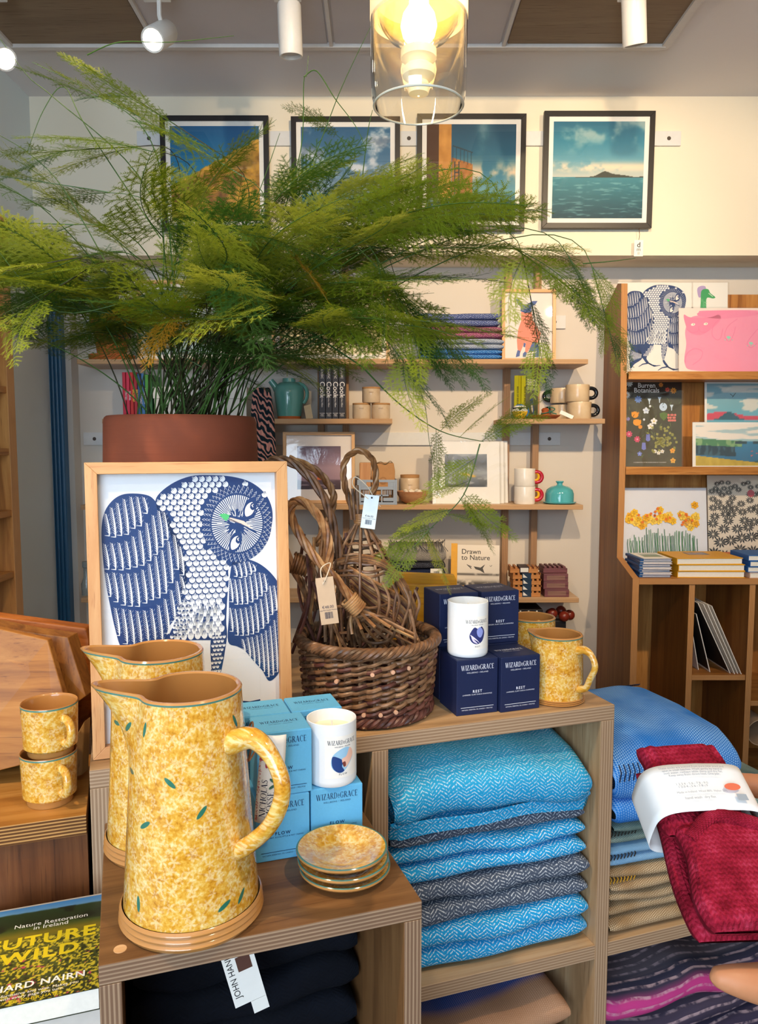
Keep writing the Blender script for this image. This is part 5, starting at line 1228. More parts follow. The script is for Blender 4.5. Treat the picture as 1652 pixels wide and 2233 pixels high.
A = Art(); A.up(); A.line([(-.075, h*.40), (-.06, h*.32), (-.045, h*.37)], [.002, .006, .001], '#f4f2ec'); A.line([(-.06, h*.32), (-.068, h*.25)], .004, '#f4f2ec'); A.line([(-.09, h*.86), (-.075, h*.83), (-.065, h*.87), (-.08, h*.82)], .0025, '#1d2c3a'); A.build('bird_print', t, M @ Matrix.Translation((0, 0, .0004)))
# cliff print
Yq = 3.31; t, M, w, h = sheet('print of dark sea cliffs and yellow grass on the second ledge, in front', 1511, 1760, zt_(921, Yq), z0, Yq, R(5))
def clf(u, v):
    c = lerp3([(0, '#2f6f96'), (.3, '#3278a0'), (.58, '#3b86ad'), (.59, '#9ec2c8'), (.8, '#b5cdd0'), (1, '#a9c4ca')], v)
    c = mix3(c, hx('#f3e9de'), sst(vnoise(u, v, 3, 12, 33, 3)+.12*v, .52, .58)*(v > .62))
    n = vnoise(u, v, 30, 5, 35, 3); face = (u < .37-.02*v) & (v < .56) & (v > .26-.1*u)
    c = mix3(c, mix3(hx('#1f3f50'), hx('#3d6272'), sst(n, .55, .6)), face.astype(float)); top_ = (u < .42) & (v > .50-.12*u) & (v < .66-.14*u)
    c = mix3(c, mix3(hx('#4f8a5f'), hx('#8ab07a'), sst(n, .5, .6)), top_.astype(float)); st = (((u > .36) & (u < .47)) | ((u > .52) & (u < .61))) & (v > .53) & (v < .585); c = mix3(c, hx('#2f4f5c'), st.astype(float))
    g = v < .24-.55*(u-.02)**1.0*(.55); c = mix3(c, mix3(hx('#b59a2c'), hx('#d8bd4a'), n), g.astype(float)); hill = (v < .30*sst(u, .3, .9)) & ~g; c = mix3(c, mix3(hx('#27424c'), hx('#4f6f5a'), n), hill.astype(float))
    return mix3(c, hx('#e0605a'), ((vnoise(u, v, 24, 20, 37, 2) > .62) & (u > .5) & (v < .36) & (v > .14)).astype(float))
painted('print', w*.96, h*.92, clf, 110, 60, t, M @ Matrix.Translation((.004, h*.035, .0003)))
# daffodil print
Yq = 3.30; z0 = ZK+.0005
t, M, w, h = sheet('print of yellow daffodils above green stalks in a clear sleeve', 1347, 1546, zt_(1066, Yq), z0, Yq, R(8), color='#e3e4ec')
A = Art(); q = lambda x, y: ((x-650)/920*w, h-(y-1010)/740*h); rg = random.Random(4)
for k in range(42):
    x = rg.uniform(310, 1000); y = 1280+rg.gauss(0, 34)+(40 if 420 < x < 520 else 0)
    a_, b_ = q(x, y); A.star(a_, b_, .017, 6, rg.choice(('#f2c033', '#f0b02a', '#f5cf55')), rot=rg.random()*3, w=1.1); A.k = k+2
for k in range(20):
    x = rg.uniform(310, 990); y = 1285+rg.gauss(0, 38); A.ell(*q(x, y), .006, .006, '#e0752a', 0, 10); 
A.up()
for k in range(46):
    x = 300+rg.random()*10+15.4*k; top = 1440+rg.uniform(-60, 20) if 10 < k < 40 else 1450+rg.uniform(-20, 60)
    A.line([q(x, top), q(x+rg.uniform(-6, 6), 1530), q(x+4, 1612)], .0026, rg.choice(('#3f7a4a', '#4f8a55', '#356b42')))
A.build('daffodil_print', t, M @ Matrix.Translation((0, 0, .0003)), None)
MB().box(-w/2, -w/2+.02, 0, h*.98, -.012, -.009, M=M).build('mount_edge', plain('#f3ddd3', .7), t)
# daisies in black
t, M, w, h = sheet('cream print covered in black daisies on the desk of the stand', 1549, 1740, zt_(1038, 3.34), z0, 3.34, R(8), color='#e6d9c6')
A = Art(); rg = random.Random(6); pts_ = []
for k in range(420):
    x, y = rg.uniform(-.45, .48)*w, rg.uniform(.10, .92)*h; f = 1-y/h; r = .010+.020*f
    if any((x-a)**2+(y-b_)**2 < ((r+c_)*.72)**2 for a, b_, c_ in pts_): continue
    pts_.append((x, y, r)); n = 11; rt = rg.random()
    for j in range(n):
        a = rt+2*pi*j/n
        A.line([(x+r*.24*cos(a), y+r*.24*sin(a)*.8), (x+r*.8*cos(a), y+r*.8*sin(a)*.8), (x+r*1.3*cos(a), y+r*1.3*sin(a)*.8)], [r*.10, r*.34, r*.06], '#23252a')
A.up(); A.ell(.0, h*.80, .016, .016, '#c9475a', 0, 20); A.build('daisy_print', t, M @ Matrix.Translation((0, 0, .0003)))
# booklets and books on the desk
NAVY = plain('#1f4f86', .5, .4, .05); Yk = 3.145
yy = [0, .0, .002, -.003, .001, -.002, .003]; z = ZK
xl, xr = SX(1386, 3.1, ZK), SX(1455, 3.1, ZK); wv = xr-xl
for i in range(7):
    navy = i % 2 == 0
    t = book('booklet', ('grey and navy booklet, lowest of the thin stack on the desk', 'second booklet from the bottom of the thin stack', 'third booklet from the bottom of the thin stack', 'fourth booklet from the bottom of the thin stack', 'fifth booklet from the bottom of the thin stack', 'sixth booklet of the thin stack, just under the top one', 'topmost booklet with landscape cover on the thin stack')[i], ((xl+xr)/2+(-.002, .004, -.004, .002, -.003, .003, 0)[i], Yk+yy[i], z+.0003), R((1, -1, 1, -1.5, 1, -1, 2)[i]), wv, .17, .0105, NAVY if navy else plain('#d9d2cf', .6), group='thin booklets on the desk', cover_t=.0022, pages=plain('#cfc8c9', .8))
    MB().box(-wv/2-.0012, -wv/2+.014, -.0855, .0855, .0005, .0102).build('cloth_spine', NAVY, t, bevel=.002); z += .0108
def land(u, v): return lerp3([(0, '#7a8a6a'), (.4, '#8fa08a'), (.6, '#a9b5b0'), (1, '#dfe0dd')], v+.1*vnoise(u, v, 5, 4, 3))
painted('cover_picture', wv*.6, .10, land, 20, 16, t, flat(.012, -.03, .0108)); MB().box(-wv/2+.015, wv/2, -.085, .085, .0105, .0107).build('cover_sheet', WHITEP, t)
YB_ = plain('#e8a815', .45, .4, .04); xl, xr = SX(1464, 3.1, ZK), SX(1608, 3.1, ZK); wv = xr-xl; z = ZK
for i in range(3):
    h_ = .0265; t = book('book', ('thick yellow hardback, lowest of three on the desk', 'thick yellow hardback, middle of three on the desk', 'thick yellow hardback with small picture label, top of three on the desk')[i], ((xl+xr)/2+(.006, .004, -.006)[i], 3.15, z+.0003), R((-1, 1, 2)[i]), wv, .2, h_, YB_, group='yellow hardbacks on the desk', cover_t=.0028); z += h_+.0003
painted('cover_label', .075, .055, lambda u, v: mix3(hx('#7d8fb0'), hx('#d0a58a'), sst(vnoise(u, v, 4, 4, 12), .4, .6)), 20, 16, t, flat(.0, .0, h_+.0003))
MB().box(-.045, .045, -.005, .062, h_, h_+.0002).build('label_edge', plain('#6b6f7a'), t)
ORN = plain('#d9641f', .45, .4, .04); BLU2 = plain('#1f63ad', .45, .4, .04)
xl, xr = SX(1580, 3.25, ZK), SX(1760, 3.25, ZK); z = ZK
for i in range(2):
    book('book', ('orange hardback at the back of the desk, lower of two', 'orange hardback at the back of the desk, upper of two')[i], ((xl+xr)/2, 3.262, z+.0003), 0, xr-xl, .10, .034, ORN, group='orange hardbacks', cover_t=.003); z += .0344
xl, xr = SX(1615, 3.1, ZK), SX(1760, 3.1, ZK); z = ZK
for i in range(4):
    h_ = .023; book('book', ('pale pink hardback under the blue books at the right edge', 'blue hardback at the right edge, lowest of three', 'blue hardback at the right edge, middle of three', 'blue hardback at the right edge, topmost of three')[i], ((xl+xr)/2+(.004, 0, .003, -.002)[i], 3.12, z+.0003), R((1, -1, 1, 0)[i]), xr-xl, .16, h_, plain('#d9b8a2', .6) if i == 0 else BLU2, group='hardbacks at the right edge of the desk', cover_t=.0026); z += h_+.0003
# mounted prints stored leaning in the cubby
X0 = sd.location.x
for i in range(6):
    xb_ = X0+xd2-.018-(.0, .012, .026, .040, .085+.03, .10+.05)[i]; hgt = (.335, .34, .345, .35, .27, .29)[i]; a = R((25, 25, 25.5, 26, 15, 11)[i])
    t = thing('stored_print', ('white mounted print leaning in the cubby, nearest the right divider', 'white mounted print leaning in the cubby, second from the right divider', 'white mounted print leaning in the cubby, third from the right divider', 'white mounted print with dark face leaning in the cubby, fourth from the right', 'small white print leaning steeply at the left of the cubby', 'dark backed print leaning at the far left of the cubby')[i], 'print', (xb_, 3.05+(.0, .005, .002, .012, .03, .06)[i], ZQ+.0008), 0, 'prints leaning in the cubby')
    MB().box(-.003, 0, 0, .28, 0, hgt*.93, M=Matrix.Translation((-.004, 0, 0)) @ Matrix.Rotation(-a, 4, 'Y')).build('board', plain('#e4dcd2', .7, .2, .03), t)
    if i in (3, 4): MB().box(-.004, -.0031, .004, .27, .01, hgt*.92, M=Matrix.Translation((-.004, 0, 0)) @ Matrix.Rotation(-a, 4, 'Y')).build('dark_face', BLACK, t)
t = thing('rolled_paper', 'pale rolled paper in the cubby at the right edge', 'roll', (X0+xd2+.07, 3.06, ZQ3-.022-.12))
MB().lathe([(.052, 0), (.055, 0), (.055, .3), (.052, .3), (.052, 0)], 28, M=Matrix.Rotation(-pi/2, 4, 'X')).build('roll', plain('#c9a988', .7), t, smooth=True)
# ================================================================== LARGE FRAMED OWL
ow, oh = .303, .444; pl = PZ(203, 1660, ZTA); LEAN = R(3.2)
MAPLEX = wood('maple_x', ('#b57c4c', '#c8925f', '#d3a371'), 'x', bumpv=.05); MAPLEZ = wood('maple_z', ('#b57c4c', '#c8925f', '#d3a371'), 'z', bumpv=.05)
oc = pl+TU*(ow/2)
M = Matrix.Rotation(pi/2-LEAN, 4, 'X')
t = thing('framed_owl_print', 'large light-wood framed blue owl linocut with green beak', 'picture', (oc.x, oc.y, ZTA+.001), TA)
frame_bars(t, ow, oh, .0175, .022, MAPLEX, MAPLEZ, M)
MB().box(-ow/2+.01, ow/2-.01, .01, oh-.01, -.0215, -.018, M=M).build('back_board', plain('#8a7a66', .8), t)
MB().box(-ow/2+.0175, ow/2-.0175, .0175, oh-.0175, -.018, -.0165, M=M).build('paper', plain('#eceef2', .7, .2, .01), t)
# place the drawing by where the traced view meets the paper
WM = Matrix.Translation(t.location) @ Matrix.Rotation(TA, 4, 'Z') @ M; WI = WM.inverted()
def on_paper(zx, zy):
    d = ray(180+zx/3.19, 990+zy/3.19); o_ = WI @ EYE; dd = WI.to_3x3() @ d
    k = (-.0165-o_.z)/dd.z; return o_+dd*k
a = on_paper(133, 500); b = on_paper(1320, 500); c = on_paper(700, 150); d = on_paper(700, 1200)
sx = (b.x-a.x)/(1320-133); sy = (d.y-c.y)/(1200-150)
OWL.build('owl_print', t, M @ Matrix.Translation((0, 0, -.0163)), scale=(sx, sy), org=(a.x-133*sx, c.y-150*sy))
MB().box(-ow/2+.0175, ow/2-.0175, .0175, oh-.0175, -.0085, -.0075, M=M).build('glass', PANE, t)
# ================================================================== SPONGED YELLOW POTTERY
def sponge(name, s=1.0, seed=0.0):
    k = NT(name); uv = k.map(k.co('UV'), (s, s, 1), (seed, seed*.7, 0))
    n = k.noise(uv, 190, 4, .6); n2 = k.noise(uv, 45, 3)
    col = k.ramp(k.math('ADD', k.math('MULTIPLY', n, .65), k.math('MULTIPLY', n2, .45)), [(.38, '#b37316'), (.48, '#d2942a'), (.58, '#deab44'), (.70, '#e9cd84')])
    def layer(scale, ofs, kind, keep):
        sv = k.vmath('MULTIPLY', k.map(uv, (1, 1, 1), (ofs, ofs*1.7, 0)), (scale, scale, 0))
        v = k.n('TexVoronoi', voronoi_dimensions='2D', feature='F1'); k.l(sv, v.inputs['Vector']); v.inputs['Scale'].default_value = 1.0; v.inputs['Randomness'].default_value = .85
        loc = k.vmath('SUBTRACT', sv, v.outputs['Position']); q = k.sep(loc); cr = k.sep(v.outputs['Color'])
        ang = k.math('ADD', k.math('ARCTAN2', q[1], q[0]), k.math('MULTIPLY', cr[0], 6.28)); r = v.outputs['Distance']
        if kind == 'flower':
            pet = k.math('ADD', .10, k.math('MULTIPLY', k.math('POWER', k.math('ABSOLUTE', k.math('COSINE', k.math('MULTIPLY', ang, 2.5))), 2.0), .36))
            f = k.math('SUBTRACT', 1.0, k.step(k.math('DIVIDE', r, pet), .75, 1.1))
        else:
            a_ = k.math('MULTIPLY', r, k.math('COSINE', ang)); b_ = k.math('MULTIPLY', r, k.math('SINE', ang))
            e = k.math('ADD', k.math('POWER', k.math('DIVIDE', a_, .20), 2.0), k.math('POWER', k.math('DIVIDE', b_, .062), 2.0))
            f = k.math('SUBTRACT', 1.0, k.step(e, .7, 1.1))
        return k.math('MULTIPLY', f, k.step(cr[1], 1-keep-.02, 1-keep+.02))
    f1 = layer(56, 0.0, 'flower', .85); f2 = layer(74, .37, 'flower', .8)
    fl_ = k.math('MULTIPLY', k.math('MAXIMUM', f1, k.math('MULTIPLY', f2, .8)), k.step(n, .3, .55))
    col = k.cmix(k.math('MULTIPLY', fl_, .36), col, '#f3e6bc')
    lf = layer(21, .9, 'leaf', .42)
    col = k.cmix(lf, col, '#2f6f5c')
    k.bump(n2, .08, .001)
    return k.fin(col, .10, .5, 0, .6)
TAN = plain('#b98247', .12, .5, .04, 20, coat=.5); TANIN = plain('#b57c42', .15, .5, .05, 10, coat=.5); TEALRIM = plain('#4f7f72', .15, .5, .1, 60)
SPJ = sponge('sponged_daisy_glaze')
def jug(name, label, loc, rz, R0, R1, H, spout, n=72, tall=True, group=None, cat='jug', handle_az=-28, hout=.062, spout_az=183):
    t = thing(name, label, cat, loc, 0, group)
    def rad(z): f = z/H; return R0+(R1-R0)*f**.9
    rings = [(0, .0004), (R0*1.0, .0004), (R0*1.03, .004*H/.27)]
    zf = H*.085; nr = 3
    for k in range(nr):
        za = zf*(.10+.9*k/nr); zb = zf*(.10+.9*(k+1)/nr); rbase = R0*(1.03-.008*k)
        rings += [(rbase, za+(zb-za)*.2), (rbase+.0012, za+(zb-za)*.5), (rbase, za+(zb-za)*.8), (rbase-.0016, zb)]
    ft = MB().lathe(rings, n).build('foot_rings', TAN, t, smooth=True)
    sa = R(spout_az); ha = R(handle_az)
    def off(q, a, f):
        z = q.z; w = max(0.0, (z/H-.66)/.34)
        da = (a-sa+pi) % (2*pi)-pi
        e = math.exp(-(da/.30)**2)*(1-.0*abs(da)); pinch = math.exp(-((abs(da)-.62)/.25)**2)
        g = w*w*spout; r = math.hypot(q.x, q.y)
        if r < 1e-6: return q
        k = 1+(g*e-.10*g*pinch)/r
        return Vector((q.x*k, q.y*k, z+w**4*(spout*.12*e)))
    prof = [(rad(zf), zf*.98)]+[(rad(zf+(H-zf)*i/22), zf+(H-zf)*i/22) for i in range(1, 22)]+[(R1+.0005, H-.004)]
    MB().lathe(prof, n, off=lambda q, a, f: off(q, a, f)).build('body', SPJ, t, smooth=True)
    th = .0055 if tall else .0042
    rim = [(R1+.0005, H-.0042), (R1+.0007, H-.002), (R1-.001, H), (R1-th*.6, H+.0002), (R1-th, H-.002)]
    MB().lathe(rim, n, mfun=lambda i: 1 if i < 1 else 0, off=lambda q, a, f: off(q, a, f)).build('rim', [TAN, TEALRIM], t, smooth=True)
    inn = [(R1-th, H-.0018)]+[(rad(H*(1-i/10))-th, H*(1-i/10)) for i in range(1, 10)]+[(R0-th-.01, .012), (0, .010)]
    MB().lathe(inn, n, off=lambda q, a, f: off(q, a, f)).build('inside', TANIN, t, smooth=True)
    hd = Vector((cos(ha), sin(ha), 0)); zt = H*.79; zb = H*.38 if tall else H*.28
    p0 = hd*(rad(zt)-.006)+Vector((0, 0, zt)); p3 = hd*(rad(zb)-.004)+Vector((0, 0, zb))
    hp = crom([p0, p0+hd*hout*.55+Vector((0, 0, .012*H/.27)), p0+hd*hout*.98+Vector((0, 0, -.006*H/.27)), p0+hd*hout*1.18+Vector((0, 0, -.35*(zt-zb))), p3+hd*hout*.78+Vector((0, 0, .28*(zt-zb))), p3+hd*.018, p3+hd*-.002+Vector((0, 0, -.12*(zt-zb)))], 6)
    m = MB(); hr = .0115*H/.27 if tall else .0072
    m.tube(hp, lambda q: hr*(1.25-.45*min(1, q*3)+.25*max(0, q-.75)*4*.5), 14)
    m.uv = [[(math.atan2(m.v[i][1], m.v[i][0])*R0+m.v[i][0]*.3, m.v[i][2]) for i in f] for f in m.f]
    m.build('handle', SPJ, t, smooth=True)
    return t
j1 = jug('jug', 'tall yellow daisy-sponged pottery jug in front, with a tag on its handle', (-.2215, .865, ZLO), 0, .0800, .0615, .272, .049, group='yellow jugs')
j2 = jug('jug', 'tall yellow daisy-sponged pottery jug half hidden behind the front one', (-.300, 1.022, ZLO), 0, .0755, .0590, .272, .046, group='yellow jugs', handle_az=-4, hout=.042)
# swing card on the front jug's handle
cp = P(590, 1695, .955)
t = thing('swing_card', 'white printed maker card tied to the front jug handle', 'tag', cp, R(-6))
k_ = .105; b = MB(); vs = []; nw, nh = 8, 10
CW, CH = .034, .118
cf = lambda x, y: Vector((x+.006*sin(y/CH*2.0), -.006*cos(x/CW*pi)-.010*(y/CH)**2*4*.3, y))
def cfn(p): q = cf(p.x, p.y); q.y -= .0006; return q
for j in range(nh+1):
    for i in range(nw+1): vs.append(cf(-CW/2+CW*i/nw, -CH/2+CH*j/nh))
b.add(vs, [(j*(nw+1)+i, j*(nw+1)+i+1, (j+1)*(nw+1)+i+1, (j+1)*(nw+1)+i) for j in range(nh) for i in range(nw)])
o = b.build('card', plain('#f0ebe2', .6), t, smooth=True); o.modifiers.new('thick', 'SOLIDIFY').thickness = .0006
A = Art(); rg = random.Random(9)
for k in range(6): a = k*1.05+.4; A.ell(-.004+.008*cos(a), .030+.010*sin(a), .006, .0024, '#b03a4a', a, 10)
for k in range(5): a = k*1.26; A.ell(.009+.006*cos(a), -.006+.007*sin(a), .0048, .0019, '#3f6b5a', a, 10)
for k in range(60): A.ell(-CW/2+.0025+rg.uniform(-.0015, .0015), rg.uniform(-.056, .056), .0010, .0006, '#b85a60', rg.random()*3, 6)
pr_art = A.build('card_print', t); 
for q in pr_art.data.vertices: q.co = cfn(Vector((q.co.x, q.co.y, 0)))
RT = lambda x0, y0: (lambda p: cfn(Vector((x0-p.y, y0+p.x, 0))))
serif_text('card_lettering', 'NICHOLAS', .050, t, INK, fn=RT(-.002, -.026), height=.0085); serif_text('card_lettering', 'MOSSE', .034, t, INK, fn=RT(.0075, -.034), height=.0085)
text('card_lettering', 'nicholasmosse.com', .0045, INK, t, fn=RT(.0118, .005)); text('card_lettering', 'JUG \u20ac', .0045, INK, t, fn=RT(.0155, -.04))
b = MB(); rg = random.Random(3); y = -.045
while y < -.02:
    h_ = rg.choice((.0004, .0008, .0012)); b.add([cfn(Vector(p)) for p in ((.0125, y, 0), (.0165, y, 0), (.0165, y+h_, 0), (.0125, y+h_, 0))], [(0, 1, 2, 3)]); y += h_+.0007
b.build('barcode', INK, t)
MB().tube(crom([P(545, 1590, .93)-cp, P(560, 1575, .90)-cp, P(566, 1600, .875)-cp, P(556, 1640, .90)-cp, P(545, 1660, .94)-cp, Vector((-.008, -.002, .055))], 5), .0012, 5).build('string', plain('#9a6a48', .8), t)
# tankards on the right, mugs on the left
def tankard(label, loc, r, H, az, group): return jug('tankard', label, loc, 0, r*1.04, r*.96, H, .012, 56, False, group, 'tankard', az, .034, 150)
tc = PZ(1224, 1541, ZTA); tc = Vector((tc.x, tc.y+.045, ZTA))
tankard('yellow sponged pottery tankard with turned handle at the right table corner', tc, .0478, .124, -48, 'yellow tankards')
tc2 = Vector((P(1158, 1450, 1.53).x, 1.53, ZTA)); tankard('yellow sponged pottery tankard standing behind the dark blue boxes', tc2, .0478, .124, 60, 'yellow tankards')
mb = PZ(88, 1768, zlt)
SPM = sponge('sponged_daisy_glaze_mug', 1.0, 3.0)
def smug(label, loc, r, h, az):
    t = thing('mug', label, 'mug', loc, R(az), 'yellow mugs on the oak table')
    MB().lathe([(0, .0004), (r*.80, .0004), (r*.82, .003), (r*.83, h*.10), (r*.86, h*.13)], 48).build('foot', TAN, t, smooth=True)
    MB().lathe([(r*.86, h*.128), (r*.95, h*.17), (r*.96, h*.4), (r*.98, h*.7), (r, h*.955)], 48).build('body', SPM, t, smooth=True)
    MB().lathe([(r, h*.955), (r, h*.985), (r*.98, h), (r*.955, h*.99), (r*.93, h*.95), (r*.9, h*.2), (0, h*.15)], 48, mfun=lambda i: 1 if i == 0 else 0).build('inside', [TANIN, TEALRIM], t, smooth=True)
    m = MB(); m.tube(bez((r*.95, 0, h*.76), (r*1.62, 0, h*.86), (r*1.62, 0, h*.22), (r*.93, 0, h*.30), 18), .0062, 12)
    m.uv = [[(m.v[i][0]+m.v[i][1], m.v[i][2]) for i in f] for f in m.f]; m.build('handle', SPM, t, smooth=True)
    return t
rm = .0405; c = Vector((mb.x, mb.y+rm*.85, zlt))
smug('yellow sponged pottery mug, lower of the stacked pair on the oak table', c, rm, .078, -42); smug('yellow sponged pottery mug, upper of the stacked pair on the oak table', c+Vector((.003, .002, .0745)), rm, .078, -38)
# saucers
pf = PZ(747, 1968, ZLO); rp = .0585
for i in range(3):
    z = ZLO+.0003+i*.0118; t = thing('saucer', ('yellow sponged saucer, bottom of the stack of three', 'yellow sponged saucer, middle of the stack of three', 'yellow sponged saucer, top of the stack with its daisy pattern showing')[i], 'saucer', (pf.x+(0, -.002, -.004)[i], pf.y+rp+.002+(0, -.002, .0)[i], z), R(40*i), 'stacked yellow saucers')
    MB().lathe([(0, 0), (rp*.55, 0), (rp*.6, .001), (rp*.97, .0095), (rp, .012), (rp*.995, .0142)], 64).build('underside', TAN, t, smooth=True)
    MB().lathe([(rp*.995, .0142), (rp*.98, .0150), (rp*.955, .0148)], 64).build('rim', TEALRIM, t, smooth=True)
    m = MB(); m.lathe([(rp*.955, .0148), (rp*.8, .0115), (rp*.62, .0085), (rp*.55, .0045), (rp*.3, .0032), (0, .0032)], 64); m.uv = [[(m.v[i][0], m.v[i][1]) for i in f] for f in m.f]
    m.build('well', SPJ, t, smooth=True)
# ================================================================== CANDLES AND THEIR BOXES
def candle_box(label, u, v, z, w, d, h, cm, im, word, sub, group, spin=0.0, full=True):
    t = thing('candle_box', label, 'box', tp(u, v, z+.0003), TA+spin, group)      # u,v: front left corner
    MB().box(0, w, 0, d, 0, h).build('carton', cm, t, bevel=.0009)
    MB().box(.0012, w-.0012, .0012, d+.0002, h-.0002, h+.0007).build('lid_flap', cm, t, bevel=.0004)
    MF = stand(w/2, -.0004, 0); MT = Matrix.Translation((w/2, 0, h+.0009))
    serif_text('brand_lettering', 'WIZARD&GRACE', w*.80, t, im, MF @ Matrix.Translation((0, h*.815, 0)), height=w*.115)
    text('small_lettering', 'WELLBEING \u2022 IRELAND', w*.045, im, t, MF @ Matrix.Translation((0, h*.755, 0)), gap=1.15)
    serif_text('brand_lettering', 'WIZARD&GRACE', w*.72, t, im, MT @ Matrix.Translation((0, d*.52, 0)), height=w*.11)
    text('small_lettering', 'WELLBEING \u2022 IRELAND', w*.04, im, t, MT @ Matrix.Translation((0, d*.42, 0)), gap=1.1)
    if full:
        text('scent_name', word, w*.085, im, t, MF @ Matrix.Translation((0, h*.40, 0)), bold=.02, gap=1.35); text('small_lettering', sub, w*.040, im, t, MF @ Matrix.Translation((0, h*.355, 0)))
        b = MB(); b.box(w*.1, w*.9, -.0005, -.0003, h*.135, h*.142); b.build('rule', im, t); text('small_lettering', 'NATURAL ESSENTIAL OIL CANDLE \u2022 190G/7OZ', w*.036, im, t, MF @ Matrix.Translation((0, h*.085, 0)))
    return t
LBL = plain('#62b0dc', .55, .3, .03, 300); NV = plain('#1a2448', .5, .3, .05, 300); SILV = plain('#dfe4f2', .5, .4, .02); DKB = plain('#16325c', .6, .3, .02)
w, d, h = .073, .064, .0865
FLW = 'PEPPERMINT, EUCALYPTUS & MAY CHANG'
fv = .968; u1 = .228; g = 'light blue candle boxes'
ur = PZ(740, 1537, ZLO+2*h).dot(TU)-w
candle_box('light blue candle box standing on the walnut table under the white candle', u1, fv+.003, ZLO, w, d, h, LBL, DKB, 'FLOW', FLW, g)
candle_box('light blue candle box, lower of the front stack behind the jug handle', u1-w-.003, fv-.002, ZLO, w, d, h, LBL, DKB, 'FLOW', FLW, g)
candle_box('light blue candle box, upper of the front stack behind the jug handle', u1-w+.001, fv-.001, ZLO+h+.0012, w, d, h, LBL, DKB, 'FLOW', FLW, g)
candle_box('light blue candle box at the back right under another', ur, fv+.067, ZLO, w, d-.003, h, LBL, DKB, 'FLOW', FLW, g); candle_box('light blue candle box at the back right, upper of two, beside the wicker basket', ur, fv+.067, ZLO+h+.0012, w, d-.003, h, LBL, DKB, 'FLOW', FLW, g)
candle_box('light blue candle box at the back left under another', ur-w-.002, fv+.067, ZLO, w, d-.003, h, LBL, DKB, 'FLOW', FLW, g); candle_box('light blue candle box, upper back left, in front of the owl picture', ur-w-.002, fv+.067, ZLO+h+.0012, w, d-.003, h, LBL, DKB, 'FLOW', FLW, g)
w2, d2, h2 = .078, .078, .098; g = 'dark blue candle boxes'; RST = 'LAVENDER, CLARY SAGE & CHAMOMILE'
candle_box('dark blue candle box at the front left under the white candle', .538, 1.184, ZTA, w2, d2, h2, NV, SILV, 'REST', RST, g, R(-1)); candle_box('dark blue candle box at the front right beside the tankard', .619, 1.176, ZTA, w2, d2, h2, NV, SILV, 'REST', RST, g, R(1))
ud1 = PV(1048, 1420, 1.268).dot(TU)
for i in range(2):
    candle_box(('dark blue candle box at the back right under another', 'dark blue candle box at the back right, upper of two')[i], ud1, 1.268, ZTA+i*(h2+.0012), w2, d2, h2, NV, SILV, 'REST', RST, g); candle_box(('dark blue candle box at the back left under another', 'dark blue candle box at the back left, upper of two, beside the basket')[i], ud1-w2-.004, 1.273, ZTA+i*(h2+.0012), w2, d2, h2, NV, SILV, 'REST', RST, g)
WAXC = plain('#f2e3c4', .6, .3, .03); CERA = plain('#eef0f2', .4, .4, .01)
